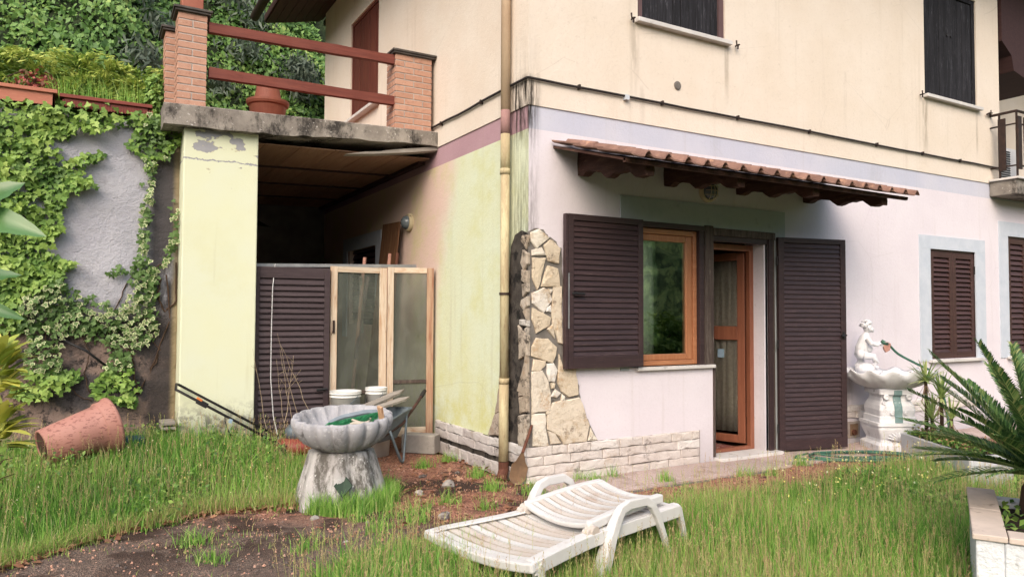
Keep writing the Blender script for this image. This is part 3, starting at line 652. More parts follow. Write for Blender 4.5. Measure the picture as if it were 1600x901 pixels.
# ---- old outer frame round window and door, window sash, door
def fbox(name, a, b_, mat, parent=house, bev=.004, label=None):
    m = MB(); m.box(a, b_); o = m.build(name, mat, parent, bevel=bev)
    if label: o['label'] = label
    return o
fbox('outer_frame', (1.18, -.022, 2.455), (2.20, .04, 2.51), m_shut)
fbox('outer_frame', (2.13, -.016, 1.032), (2.192, .12, 2.455), m_shut)
fbox('mullion', (2.20, -.024, 1.03), (2.327, .06, 2.52), m_dirtywood, label='weathered grey post between window and door')
fbox('outer_frame', (2.327, -.018, .04), (2.352, .06, 1.03), m_dirtywood)
fbox('outer_frame', (2.329, -.028, 2.42), (3.295, .05, 2.50), m_dirtywood)
fbox('outer_frame', (2.329, -.012, 2.36), (3.20, .05, 2.418), m_shut)
fbox('outer_frame', (3.185, -.03, .03), (3.245, .05, 2.418), m_shut)
fbox('outer_frame', (3.248, -.018, .0), (3.288, .04, 2.418), m_dirtywood)
# reveal plaster right of the door
mb = MB(); mb.box((3.13, .0, .036), (3.183, .25, 2.36)); mb.build('reveal', m_low_r, house)
# window sash
W0, W1, Z0, Z1 = 1.18, 2.13, 1.035, 2.45
sash = MB(); y = .05
for a in (((W0, y, Z0), (W0+.07, y+.06, Z1)), ((W1-.05, y-.02, Z0), (W1, y+.05, Z1)), ((W0+.07, y-.02, Z1-.055), (W1-.05, y+.05, Z1)), ((W0+.07, y-.02, Z0), (W1-.05, y+.05, Z0+.05))): sash.box(*a)
wf = sash.build('window_frame', m_orange_x, house, bevel=.006)
s2 = MB()
for a in (((W1-.135, y, Z0+.052), (W1-.052, y+.05, Z1-.057)), ((W0+.072, y, Z1-.125), (W1-.137, y+.05, Z1-.057)), ((W0+.072, y, Z0+.052), (W1-.137, y+.05, Z0+.115)), ((W0+.072, y, Z0+.117), (W0+.13, y+.05, Z1-.127))): s2.box(*a)
sb = s2.build('sash', m_orange, house, bevel=.008)
g = MB(); g.box((W0+.12, y+.022, Z0+.105), (W1-.128, y+.030, Z1-.115)); g.build('pane', m_glass, sb)
# sheer curtains (they hang from rods inside: things of their own)
def drape(name, label, T, W, H, folds, amp, seedv, mat, nz=6, gather=0):
    rr = random.Random(seedv); nx = folds*8; mb = MB(); ph = [rr.uniform(-.6, .6) for _ in range(folds+1)]
    vs = []
    for j in range(nz+1):
        for i in range(nx+1):
            u = i/nx; k = u*folds; z = H*j/nz
            n = amp*math.sin(2*math.pi*k+ph[int(min(k, folds))]*.8+.3*math.sin(j*1.1))*(1-.35*(j/nz))+amp*.3*math.sin(k*11+j)
            vs.append(T(u*W+.006*math.sin(j+k*3), n, z))
    mb.add(vs, [(j*(nx+1)+i, j*(nx+1)+i+1, (j+1)*(nx+1)+i+1, (j+1)*(nx+1)+i) for j in range(nz) for i in range(nx)])
    o = mb.build(name, mat, None, smooth=True, fixn=False); m = o.modifiers.new('thick', 'SOLIDIFY'); m.thickness = .003
    return tag(o, label, 'curtain')
drape('curtain', 'pale linen curtain hanging inside the orange framed window', lambda u, n, z: (1.19+u, .107+n, 1.06+z), .40, 1.36, 6, .011, 5, m_curt)

# door frame and leaf
df = MB(); df.box((2.335, .15, .036), (2.40, .21, 2.36)); df.box((3.065, .15, .036), (3.128, .21, 2.36)); df.box((2.40, .15, 2.29), (3.065, .21, 2.358)); df.box((2.40, .15, .036), (3.065, .21, .075))
df.build('door_frame', m_orange_d, house, bevel=.005)
ang = math.atan2(.36, -.13); hx, hy = 3.06, .225
def TD(u, n, z): return (hx+u*math.cos(ang)-n*math.sin(ang)*-1, hy+u*math.sin(ang)+n*math.cos(ang)*-1, z)
LW, LZ0, LZ1 = .70, .085, 2.285
leaf = MB()
def DB(u0, u1, z0_, z1_, n0=0, n1=.05, mb=None):
    (mb or leaf).add([TD(u, n, z) for z in (z0_, z1_) for u, n in ((u0, n0), (u1, n0), (u1, n1), (u0, n1))], [(0,1,2,3),(7,6,5,4),(0,4,5,1),(1,5,6,2),(2,6,7,3),(3,7,4,0)])
DB(0, .09, LZ0, LZ1); DB(LW-.09, LW, LZ0, LZ1); DB(.09, LW-.09, LZ1-.09, LZ1); DB(.09, LW-.09, LZ0, LZ0+.09); DB(.09, LW-.09, 1.27, 1.43, 0, .055)
door = leaf.build('door', m_orange_d, house, bevel=.006); door['label'] = 'glazed wooden door leaf standing open inward'
for a, b_ in ((LZ0+.09, 1.27), (1.43, LZ1-.09)):
    g = MB(); DB(.088, LW-.088, a-.002, b_+.002, .022, .028, g); g.build('pane', m_glass_d, door)
g = MB(); DB(.26, .33, 1.06, 1.16, .0005, .0215, g); g.build('sticker', m_paleblue, door)
for zz in (.35, 1.15, 2.0): g = MB(); g.tube([TD(-.012, .03, zz-.04), TD(-.012, .03, zz+.04)], .009, 8); g.build('hinge', m_blackm, door)
drape('curtain', 'gathered brownish linen curtain on the open door leaf', lambda u, n, z: TD(.08+u, (.070+n), .2+z), .56, 2.0, 7, .012, 9, m_curt2)
b = MB(); b.box((2.45, .35, .031), (3.0, .75, .042)); tag(b.build('doormat', simple('mat_red_pattern', s(150, 84, 70), s(120, 60, 56), 30, .95, .5, 200, dirt=s(190, 170, 150), dthr=(.55, .6), dsc=18)), 'red and cream mat inside the open door', 'doormat')
# vent square and pipe cap low on the wall
p = at(1333, 683, 1, 0); b = MB(); x, z = p[0], .16
b.box((x-.12, -.012, z-.10), (x+.12, .003, z+.10)); v = b.build('vent', m_mortar_lt, house, bevel=.004)
b = MB(); b.box((x-.075, -.018, z-.07), (x+.075, -.0125, z+.07)); b.build('vent_plate', m_blade, v)
b = MB(); b.tube([(x-.02, -.02, z-.03), (x-.02, -.045, z-.03)], .035, 14); b.build('pipe_end', m_handle, v)

# ---- masonry facing
def stone_poly(poly, axis, pos, mat, th, name='stone', parent=house, seedv=0, grow=1.0):
    """irregular slab stone with chamfered, uneven face; poly in (u,z)"""
    rr = random.Random(seedv); k = len(poly); c = np.mean(poly, 0); poly = [c+(np.array(q_)-c)*grow for q_ in poly]
    # subdivide the outline so that it is not straight-edged
    pts = []
    for i in range(k):
        a = np.array(poly[i]); b_ = np.array(poly[(i+1) % k]); d = b_-a; L = np.linalg.norm(d); nseg = max(1, int(L/.06))
        for q in range(nseg):
            t = q/nseg; nrm = np.array([-d[1], d[0]])/(L+1e-9); pts.append(a+d*t+nrm*rr.uniform(-.007, .007)*(q > 0))
    k = len(pts)
    def P(u, d, z): return (u, pos-d, z) if axis == 1 else (pos-d, u, z)
    size = min(np.ptp([p[0] for p in pts]), np.ptp([p[1] for p in pts])); ins = min(.008, size*.10)
    v0 = [P(p[0], -.002, p[1]) for p in pts]; v1 = [P(p[0], th*.7, p[1]) for p in pts]
    v2 = []; v3 = []
    for p in pts:
        d = c-p; L = np.linalg.norm(d)+1e-9; q = p+d/L*ins; v2.append(P(q[0], th+rr.uniform(-.003, .001), q[1]))
        q = p+d*.5; v3.append(P(q[0], th+rr.uniform(-.001, .004), q[1]))
    vs = v0+v1+v2+v3+[P(c[0], th+rr.uniform(0, .004), c[1])]
    fs = [(r*k+i, r*k+(i+1) % k, (r+1)*k+(i+1) % k, (r+1)*k+i) for r in range(3) for i in range(k)]+[(3*k+i, 3*k+(i+1) % k, 4*k) for i in range(k)]
    return MB().add(vs, fs).build(name, mat, parent)
def F1(x, y): p = at(800+x/4.1, 340+y/4.1, 1, -.03); return (p[0], p[2])      # measured on the front wall
def F2(x, y): p = at(780+x/3.917, 540+y/3.917, 1, -.03); return (p[0], p[2])
R1 = [[(125,95),(175,75),(238,130),(160,195),(125,150)], [(245,145),(265,150),(312,200),(300,290),(235,275),(207,180)], [(132,207),(190,190),(222,240),(132,242)],
      [(134,258),(215,262),(200,340),(165,455),(134,380)], [(232,310),(295,330),(308,445),(192,438)], [(205,450),(232,465),(258,525),(205,605),(135,545),(132,485)],
      [(232,455),(265,460),(245,490)], [(268,455),(318,450),(322,800),(298,790),(262,680),(255,600)], [(136,578),(200,612),(250,640),(240,690),(158,735),(132,650)],
      [(225,575),(250,560),(252,605),(218,600)], [(240,700),(262,684),(275,770),(228,715)]]
R2 = [[(202,60),(206,5),(232,-45),(300,-40),(352,10),(345,60),(325,102)], [(215,85),(285,95),(285,120),(250,155),(206,150)], [(295,115),(335,108),(358,150),(340,220),(310,215),(295,170)],
      [(370,60),(385,132),(470,140),(483,295),(425,308),(385,275),(362,225)], [(205,165),(265,157),(300,215),(315,290),(312,390),(205,408)], [(345,265),(378,290),(355,318),(320,310)],
      [(386,295),(405,310),(402,335),(380,335)], [(335,355),(420,338),(490,325),(520,400),(548,480),(530,578),(400,596),(372,550),(305,508),(300,440)],
      [(205,425),(282,420),(285,500),(300,608),(212,608)], [(300,520),(345,540),(380,594),(320,600)], [(562,505),(603,574),(545,578)], [(290,398),(306,395),(303,420),(290,418)], [(318,226),(345,230),(340,262),(322,262)]]
outline = [F1(100, 88), F1(150, 68), F1(200, 75), F1(245, 120), F1(290, 150), F1(325, 215), F1(330, 440), F1(332, 790), F2(420, 100), F2(475, 140), F2(490, 250), F2(515, 380), F2(560, 480), F2(612, 585), F2(200, 612)]
out = [(max(u, -.012), z) for u, z in outline]; out[0] = (-.012, out[0][1]); out[-1] = (-.012, .343)
rj = random.Random(5); o2_ = []
for i in range(len(out)-1):
    for q_ in range(4): o2_.append((out[i][0]+(out[i+1][0]-out[i][0])*q_/4+(rj.uniform(-.012, .014) if 0 < i < len(out)-3 else 0), out[i][1]+(out[i+1][1]-out[i][1])*q_/4+(rj.uniform(-.008, .008) if 0 < i < len(out)-3 else 0)))
out = o2_+[out[-1]]
b = MB(); b.prism([(u, .002, z) for u, z in out], (0, -.016, 0)); b.build('mortar_bed', m_mortar, house)
sdv = 0
for L_, F_ in ((R1, F1), (R2, F2)):
    for poly in L_:
        sdv += 1; pp = [F_(*p) for p in poly]; pp = [(max(u, -.012), max(z, .35)) for u, z in pp]; stone_poly(pp, 1, 0, m_stone, .034, seedv=sdv, grow=1.07)
def G1(x, y): p = at(800+x/4.1, 340+y/4.1, 0, -.03); return (p[1], p[2])
def G2(x, y): p = at(780+x/3.917, 540+y/3.917, 0, -.03); return (p[1], p[2])
def G3(x, y): p = at(720+x/1.958, 320+y/1.958, 0, -.03); return (p[1], p[2])
C1 = [[(55,120),(100,115),(105,150),(75,195),(50,150)], [(60,215),(112,235),(105,290),(65,330),(48,290)], [(55,340),(100,345),(105,385),(80,420),(52,400)], [(55,430),(95,425),(95,470),(60,500)],
      [(50,530),(95,510),(100,560),(65,590),(45,560)], [(60,600),(108,585),(110,615),(95,650)], [(40,655),(108,660),(82,690),(40,680)], [(70,712),(106,704),(100,735),(80,745)], [(32,705),(60,735),(100,762),(98,868),(38,888)]]
C2 = [[(162,45),(180,55),(178,290),(140,280),(108,260)], [(112,320),(168,305),(170,400),(118,405)], [(112,285),(150,290),(150,303),(112,305)], [(110,440),(180,440),(184,500),(150,600),(110,590)]]
C3 = [[(128,450),(142,445),(142,490),(126,490)], [(120,500),(142,495),(142,555),(117,555)], [(117,562),(142,565),(140,622),(106,636)], [(104,642),(140,627),(140,704),(86,700)], [(133,345),(143,340),(143,436),(130,446)]]
oc = [(-.014, .343), (G3(82, 704)[0], .343), G3(102, 638), G3(115, 560), G3(124, 488), G3(130, 436), G3(132, 345), G3(138, 300), (.30, 2.2), (.22, 2.31), (.1, 2.34), (-.014, 2.30)]
b = MB(); b.prism([(.002, u, z) for u, z in oc], (-.016, 0, 0)); b.build('mortar_bed', m_mortar_dk, house)
for L_, F_, mt in ((C1, G1, m_stone_d), (C2, G2, m_stone_d), (C3, G3, m_stone_g)):
    for poly in L_:
        sdv += 1; pp = [F_(*p) for p in poly]; pp = [(min(max(u*1.0-(.03 if F_ is not G3 else 0), -.022), .82), max(z, .35)) for u, z in pp]; stone_poly(pp, 0, 0, mt, .036, seedv=sdv, grow=1.22 if F_ is not G3 else 1.1)
# split-stone plinth
def plinth(axis, pos, u0, u1, rows, mat, seedv, lmin=.16, lmax=.42):
    rr = random.Random(seedv)
    for (z0, z1) in rows:
        u = u0
        while u < u1-.02:
            L = rr.uniform(lmin, lmax); e = min(u+L, u1)
            if u1-e < .08: e = u1
            a, b_ = u+.0025, e-.0025
            q = [(a, z0+.002), (b_, z0+.002+rr.uniform(-.001, .002)), (b_, z1-.003), (a, z1-.003+rr.uniform(-.002, .002))]
            sdl = rr.randint(0, 9999); stone_poly(q, axis, pos, mat, rr.uniform(.020, .036), 'stone', seedv=sdl); u = e
rows = [(-.02, .075), (.075, .165), (.165, .255), (.255, .343)]
plinth(1, 0, -.02, 2.11, rows, m_plinth, 21)
plinth(0, 0, .0, 2.02, [(.165, .255), (.255, .345)], m_plinth_l, 22); plinth(0, 0, .02, 2.02, [(-.02, .115)], m_plinth_l, 23)
b = MB(); b.box((-.006, -.006, -.05), (2.13, .003, .340)); b.build('mortar_bed', m_mortar_lt, house)
b = MB(); b.box((-.009, .004, -.05), (.003, 2.05, .340)); b.build('mortar_bed', m_mortar_dk, house)
plinth(1, 0, 4.52, 7.6, [(.30, .385), (.385, .46)], m_plinth, 31, .2, .5)

# ================================================================== PAVEMENT (tiles one by one)
pv = tag(MB().box((-.05, -.60, -.06), (9.0, -.035, -.012)).build('pavement', m_mortar), None, None, None, 'structure')
rr = random.Random(3)
for (ya, yb, L0) in ((-.505, -.035, .46), (-.60, -.512, .5)):
    x = .05
    while x < 8.9:
        e = x+L0; b = MB(); j = rr.uniform(-.003, .004); b.box((x+.004, ya+.003, -.03), (e-.004, yb-.003, .006+j)); b.build('paving_tile', m_pave, pv, bevel=.003); x = e

# ================================================================== TERRACE over the porch
ter = thing('terrace', 'raised terrace with weathered concrete slab, brick posts and red-brown rails over the porch', 'terrace', (-1.4, 2.05, 0))
SL = lambda x: .027*(x)      # it falls towards the left
def slabz(x): return 3.687+SL(x)
b = MB(); vs = []; nx = 28; rr = random.Random(5)
for i in range(nx+1):
    x = -2.92+2.905*i/nx; zt = slabz(x); th = .165+(.05 if x < -1.9 else .05*max(0, 1-(x+1.9)/1.5))
    j = rr.uniform(-.008, .008)
    vs += [(x, 2.03+j, zt-th+rr.uniform(-.01, .008)), (x, 2.03+j*.6, zt-.012), (x, 2.045, zt), (x, 6.95, zt), (x, 6.95, zt-th), (x, 2.20, zt-th-.004)]
fs = [(i*6+a, (i+1)*6+a, (i+1)*6+(a+1) % 6, i*6+(a+1) % 6) for i in range(nx) for a in range(6)]+[(0, 1, 2, 3, 4, 5), tuple(nx*6+a for a in (5, 4, 3, 2, 1, 0))]
b.add(vs, fs); b.build('slab', m_slab, ter)
b = MB(); b.prism([(-2.6, 2.10, slabz(-2.6)+.002), (-.02, 2.10, slabz(0)+.002), (-.02, 2.10, slabz(0)+.014), (-2.6, 2.10, slabz(-2.6)+.014)], (0, 4.7, 0)); b.build('terrace_floor', m_terra, ter)
def bricks(par, x0, x1, y0, y1, z0, n, h=.060, g=.013, seedv=1):
    """brick post: core of mortar, bricks proud of it; each course alternates"""
    rr = random.Random(seedv); b = MB(); H = n*(h+g)
    b.box((x0+.006, y0+.006, z0), (x1-.006, y1-.006, z0+H)); b.build('mortar_core', m_bmortar, par)
    for k in range(n):
        za = z0+k*(h+g)+g/2; zb = za+h; W = x1-x0; D = y1-y0
        if k % 2: cuts = [x0, x0+W*.5, x1]
        else: cuts = [x0, x1] if W < .35 else [x0, x0+W*.25, x0+W*.75, x1]
        for i in range(len(cuts)-1):
            for (ya, yb) in ((y0, y0+.05), (y1-.05, y1)):
                q = MB(); q.box((cuts[i]+(g/2 if i else 0), ya, za), (cuts[i+1]-(g/2 if i < len(cuts)-2 else 0), yb, zb)); q.build('brick', m_brick, par, bevel=.003)
        cy = [y0+.052, y1-.052] if k % 2 == 0 else [y0+.052, (y0+y1)/2, y1-.052]
        for i in range(len(cy)-1):
            for (xa, xb) in ((x0, x0+.05), (x1-.05, x1)):
                q = MB(); q.box((xa, cy[i]+(g if i == 0 else g/2), za), (xb, cy[i+1]-(g if i == len(cy)-2 else g/2), zb)); q.build('brick', m_brick, par, bevel=.003)
    c = MB(); zt = z0+H
    c.box((x0-.03, y0-.03, zt), (x1+.03, y1+.03, zt+.022)); c.box((x0-.045, y0-.045, zt+.022), (x1+.045, y1+.045, zt+.046)); c.build('cap', m_cap, par, bevel=.004)
    return zt+.046
YP = 2.12
zl = bricks(ter, -2.80, -2.53, YP, YP+.29, slabz(-2.7), 13, seedv=2)
bricks(ter, -2.865, -2.60, YP+.62, YP+.9, slabz(-2.8), 13, seedv=3)
bricks(ter, -.51, -.06, YP, YP+.29, slabz(-.3), 12, seedv=4)
for (a, b_) in (((326, 44), (615, 94)), ((326, 114), (615, 158))):
    p = at(*a, 1, YP+.06); q = at(*b_, 1, YP+.06); d = q-p
    mb = MB(); n = 12; rr = random.Random(int(p[2]*10)); p = p-d*.0; vs = []
    for i in range(n+1):
        c = p+d*i/n; j = rr.uniform(-.004, .004); h = .052+rr.uniform(-.003, .003)
        vs += [(c[0], c[1]-.035+j, c[2]-h), (c[0], c[1]+.035, c[2]-h), (c[0], c[1]+.035, c[2]+h), (c[0], c[1]-.03+j, c[2]+h)]
    mb.add(vs, [(i*4+a_, (i+1)*4+a_, (i+1)*4+(a_+1) % 4, i*4+(a_+1) % 4) for i in range(n) for a_ in range(4)]+[(0, 1, 2, 3), (n*4+3, n*4+2, n*4+1, n*4)])
    mb.build('rail', m_rail, ter)
# support post of yellow plaster, ceiling boards and battens under the slab
b = MB(); n = 20; vs = []
for j in range(n+1):
    z = -.1+(3.43+.1)*j/n; vs += [(-2.725, 2.13, z), (-2.01, 2.13, z), (-2.01, 2.62, z), (-2.725, 2.62, z)]
b.add(vs, [(j*4+a, j*4+(a+1) % 4, (j+1)*4+(a+1) % 4, (j+1)*4+a) for j in range(n) for a in range(4)]+[(n*4, n*4+1, n*4+2, n*4+3)])
b.build('post', m_pillar, ter, bevel=.012)['label'] = 'yellow plastered post with peeling paint'
ZC = lambda x: slabz(x)-.22 if x < -1.9 else slabz(x)-.185
rr = random.Random(9)
ys = [2.22, 3.42, 4.62, 5.82, 6.9]
for r_ in range(4):
    for k in range(7):
        x0 = -2.68+k*.38; x1 = x0+.372
        if x0 > -.05: continue
        x1 = min(x1, -.03); z = 3.40+.027*x0
        q = MB(); q.prism([(x0, ys[r_]+.01, z), (x1, ys[r_]+.01, z+.027*(x1-x0)), (x1, ys[r_]+.01, z+.02), (x0, ys[r_]+.01, z+.012)], (0, ys[r_+1]-ys[r_]-.02, 0)); q.build('ceiling_board', m_ceil, ter)
    q = MB(); q.prism([(-2.68, ys[r_+1]-.03, 3.31), (-.03, ys[r_+1]-.03, 3.38), (-.03, ys[r_+1]-.03, 3.41), (-2.68, ys[r_+1]-.03, 3.335)], (0, .05, 0)); q.build('batten', m_soffit, ter)
q = MB(); q.box((-.10, 2.4, 3.36), (-.02, 6.9, 3.40)); q.build('batten', m_soffit, ter)
# end and side wall of the porch
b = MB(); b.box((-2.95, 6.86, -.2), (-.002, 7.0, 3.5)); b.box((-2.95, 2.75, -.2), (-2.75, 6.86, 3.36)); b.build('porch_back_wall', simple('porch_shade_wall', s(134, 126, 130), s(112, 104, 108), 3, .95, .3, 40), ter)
b = MB(); p0, p1 = at(540, 243, 1, 2.16), at(684, 231, 1, 2.06)
p0[2] = 3.33; mbp = MB(); d = p1-p0
mbp.prism([p0+V3(0, 0, .0), p0+d*.3+V3(0, 0, -.02), p0+d*.7+V3(0, 0, -.03), p1+V3(0, 0, -.03), p1+V3(0, 0, .015), p0+d*.5+V3(0, 0, .015), p0+d*.35+V3(0, .0, .004), p0+d*.2+V3(0, 0, .012)], (0, .10, -.01))
tag(mbp.build('splintered_board', m_grayplank), 'splintered pale board hanging loose under the terrace slab edge', 'board')

# ================================================================== RETAINING WALL
YW = 2.46
def ztop(x): return 3.47+.03*(x+4)
X = np.linspace(-9, -2.726, 120); Zs = np.linspace(-.3, 1, 60)
b = MB(); vs = []; nz = 60
for j in range(nz+1):
    for i, x in enumerate(X):
        z = -.3+(ztop(x)+.3)*j/nz; d = .014*math.sin(x*5+z*3)*math.sin(z*4-x*2)+.02*math.sin(x*1.7)*math.sin(z*1.3)
        if z < 1.6: d += .03*math.sin(x*9+z*7)*math.sin(z*11+x*4)
        vs.append((x, YW-d, z))
n = len(X); b.add(vs, [(j*n+i, j*n+i+1, (j+1)*n+i+1, (j+1)*n+i) for j in range(nz) for i in range(n-1)])
b.add([(-9, YW+.3, ztop(-9)), (-9, YW, ztop(-9)), (-2.95, YW, ztop(-2.95)), (-2.95, YW+.3, ztop(-2.95))], [(0, 1, 2, 3)])
b.add([(-9, YW+.3, -.3), (-2.95, YW+.3, -.3), (-2.95, YW+.3, ztop(-2.95)), (-9, YW+.3, ztop(-9))], [(0, 1, 2, 3)])
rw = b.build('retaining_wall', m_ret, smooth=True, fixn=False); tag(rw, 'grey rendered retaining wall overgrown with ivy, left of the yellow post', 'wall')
# ================================================================== HILLSIDE behind
def hill_y(x, z): return 6.1+(z-3.45)*.55+.35*np.sin(x*.9+1)+.25*np.sin(x*2.1+z*.8)+.9*sst((x+3.6)/1.6)
xs = np.arange(-26, 14, .35); zs = np.concatenate([[3.0], np.arange(3.45, 18, .35), [18.5, 19]])
vs = []
for j, z in enumerate(zs):
    for x in xs: vs.append((x, float(hill_y(x, z))+.12*math.sin(x*5.3+z*4.1)*math.sin(z*3.3-x), z))
n = len(xs); b = MB(); b.add(vs, [(j*n+i, j*n+i+1, (j+1)*n+i+1, (j+1)*n+i) for j in range(len(zs)-1) for i in range(n-1)])
b.add([(-26, 22, 19), (14, 22, 19), (14, 60, 24), (-26, 60, 24)], [(0, 1, 2, 3)])
tag(b.build('hillside', m_hillbase, smooth=True, fixn=False), kind='structure')
b = MB(); b.add([(-26, 2.7, 3.40), (-2.95, 2.7, 3.45), (-2.95, 7.5, 3.46), (-26, 7.5, 3.4)], [(0, 1, 2, 3)]); tag(b.build('garden_bed', m_hillbase, fixn=False), kind='structure')

def leaf_cloud(P, Nn, size, flat=.6, shape='ivy', droop=.25, srng=(.7, 1.3)):
    """leaves at P facing about Nn; returns (N,k,3), edge"""
    N = len(P); Nn = Nn+rng.normal(0, flat, (N, 3)); Nn /= np.linalg.norm(Nn, axis=1)[:, None]
    dn = np.tile([0, 0, -1.], (N, 1))+rng.normal(0, .6, (N, 3)); dn -= (dn*Nn).sum(1)[:, None]*Nn; dn /= np.linalg.norm(dn, axis=1)[:, None]+1e-9
    sd_ = np.cross(Nn, dn); sz = size*rng.uniform(*srng, N)
    if shape == 'ivy': pts = [(-.35, 0, 0), (-.42, .38, .03), (.0, .5, -.05), (.10, .24, 0), (.62, 0, -.10), (.10, -.24, 0), (.0, -.5, -.05), (-.42, -.38, .03)]
    elif shape == 'small': pts = [(-.5, 0, 0), (0, .34, .06), (.55, 0, -.08), (0, -.34, .06)]
    elif shape == 'long': pts = [(-.5, 0, 0), (-.1, .12, .03), (.6, 0, -.12), (-.1, -.12, .03)]
    k = len(pts); out = np.zeros((N, k, 3))
    for i, (a, b_, c) in enumerate(pts): out[:, i] = P+sz[:, None]*(dn*a+sd_*b_+Nn*c)
    edge = np.ones((N, k)); return out, edge
def fan(out):  # ivy leaf as fan of triangles with a bright midrib centre: returns triangles with edge values
    N, k, _ = out.shape; c = out.mean(1); nxt = np.roll(out, -1, 1)
    tri = np.stack([np.repeat(c[:, None], k, 1), out, nxt], 2).reshape(-1, 3, 3); e = np.tile([0., 1, 1], (N*k, 1)); return tri, e, k
def clump_rnd(P, sc, amt=.35):
    v = .5+.25*np.sin(P[:, 0]*sc+1.3)*np.sin(P[:, 2]*sc*1.3)+.25*np.sin(P[:, 0]*sc*2.3+P[:, 2]*sc*1.9)
    return np.clip(v*amt+rng.uniform(0, 1, len(P))*(1-amt), 0, 1)
# creeper on the hill
N = 130000; x = rng.uniform(-15, 6.5, N); z = 3.5+rng.uniform(0, 1, N)**1.0*9.0; keep = ~((x > .6) & (z < 9)); x, z = x[keep], z[keep]
y = hill_y(x, z)+.12*np.sin(x*5.3+z*4.1)*np.sin(z*3.3-x)-.03-np.abs(rng.normal(0, .05, len(x)))
P = np.stack([x, y, z], 1); nn = np.tile([0, -.85, .5], (len(x), 1))
bald = (np.sin(x*1.9+z*2.3)+np.sin(x*4.1-z*3.1)*.6+rng.normal(0, .3, len(x))) > 1.45; P, nn = P[~bald], nn[~bald]
o, e = leaf_cloud(P, nn, .092, .5, 'small', srng=(.5, 1.5)); bigmesh('hill_creeper', o, 4, m_hillivy, clump_rnd(P, 1.6, .45), e)
# lavender-grey tufts in the creeper
N = 26; cx = rng.uniform(-3.2, .5, N); cz = rng.uniform(5.5, 10, N); Pp = []
for a, c in zip(cx, cz):
    m_ = 160; dx = rng.normal(0, .16, m_); dz = rng.normal(0, .14, m_); xx = a+dx; zz = c+dz; Pp.append(np.stack([xx, hill_y(xx, zz)-.15-np.abs(rng.normal(0, .08, m_)), zz], 1))
P = np.concatenate(Pp); o, e = leaf_cloud(P, np.tile([0, -1., .2], (len(P), 1)), .16, .8, 'long'); o2 = o; bigmesh('hill_tufts', o2, 4, m_lav, rng.uniform(0, 1, len(P)), e)

# far wooded slope across the valley (what the window panes mirror)
b = MB(); n = 90; vs = []; m_ = 26
for j in range(m_):
    for i in range(n):
        th = R(180+180*i/(n-1)); rr_ = 48+j*2.6; z = -6+j*2.0+1.6*math.sin(i*1.3+j*.9)+1.3*math.sin(i*.6-j*1.7)
        rr_ += 2*math.sin(i*1.9+j*2.2); vs.append((8+rr_*math.cos(th), -2+rr_*math.sin(th), z*.62))
b.add(vs, [(j*n+i, j*n+i+1, (j+1)*n+i+1, (j+1)*n+i) for j in range(m_-1) for i in range(n-1)]); tag(b.build('wooded_hill', m_bgwood, smooth=True, fixn=False), kind='structure')
# a hedge of shrubs at the end of the garden, behind the photographer (mirrored low in the window)
def bush_cloud(c, r, N, size, mat, name, parent=None, shape='small', kind=None, rndf=None, hollow=.55):
    c = np.array(c, float); d = rng.normal(0, 1, (N, 3)); d /= np.linalg.norm(d, axis=1)[:, None]
    lump = 1+.18*np.sin(d[:, 0]*5+1)*np.sin(d[:, 1]*4+2)+.14*np.sin(d[:, 2]*7+d[:, 0]*6)
    q = rng.uniform(hollow, 1, N)**.6*lump; P = c+d*q[:, None]*np.array(r); P[:, 2] = np.maximum(P[:, 2], c[2]-r[2]*.8)
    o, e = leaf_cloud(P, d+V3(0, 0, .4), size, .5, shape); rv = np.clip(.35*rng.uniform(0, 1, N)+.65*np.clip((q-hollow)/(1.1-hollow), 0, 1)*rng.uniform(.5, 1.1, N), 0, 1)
    return bigmesh(name, o, 4, mat, rv if rndf is None else rndf(N), e, parent, kind)

# ================================================================== GARDEN ABOVE THE WALL
def trough(x0, x1, y0, y1, z0, z1, mat, label, ribs):
    t = thing('planter_trough', label, 'planter', ((x0+x1)/2, (y0+y1)/2, z0))
    b = MB(); n = 1; t0 = .025
    for (a, c) in (((x0+t0, y0+t0, z0), (x1-t0, y0+t0+.015, z1)), ((x0+t0, y1-t0-.015, z0), (x1-t0, y1-t0, z1)), ((x0+t0, y0+t0, z0), (x0+t0+.015, y1-t0, z1)), ((x1-t0-.015, y0+t0, z0), (x1-t0, y1-t0, z1)), ((x0+t0, y0+t0, z0), (x1-t0, y1-t0, z0+.02))): b.box(a, c)
    if ribs:
        k = int((x1-x0)/.024)
        for i in range(k): b.box((x0+t0+i*.024, y0+t0-.006, z0+.01), (x0+t0+i*.024+.012, y0+t0+.004, z1-.05))
    b.build('trough_body', mat, t)
    b = MB(); b.box((x0, y0, z1-.03), (x1, y0+.03, z1+.004)); b.box((x0, y1-.03, z1-.03), (x1, y1, z1+.004)); b.box((x0, y0+.03, z1-.03), (x0+.03, y1-.03, z1+.004)); b.box((x1-.03, y0+.03, z1-.03), (x1, y1-.03, z1+.004)); b.build('rim', mat, t, bevel=.003)
    b = MB(); b.box((x0+.05, y0+.05, z1-.06), (x1-.05, y1-.05, z1-.03)); b.build('soil', m_soil, t)
    return t
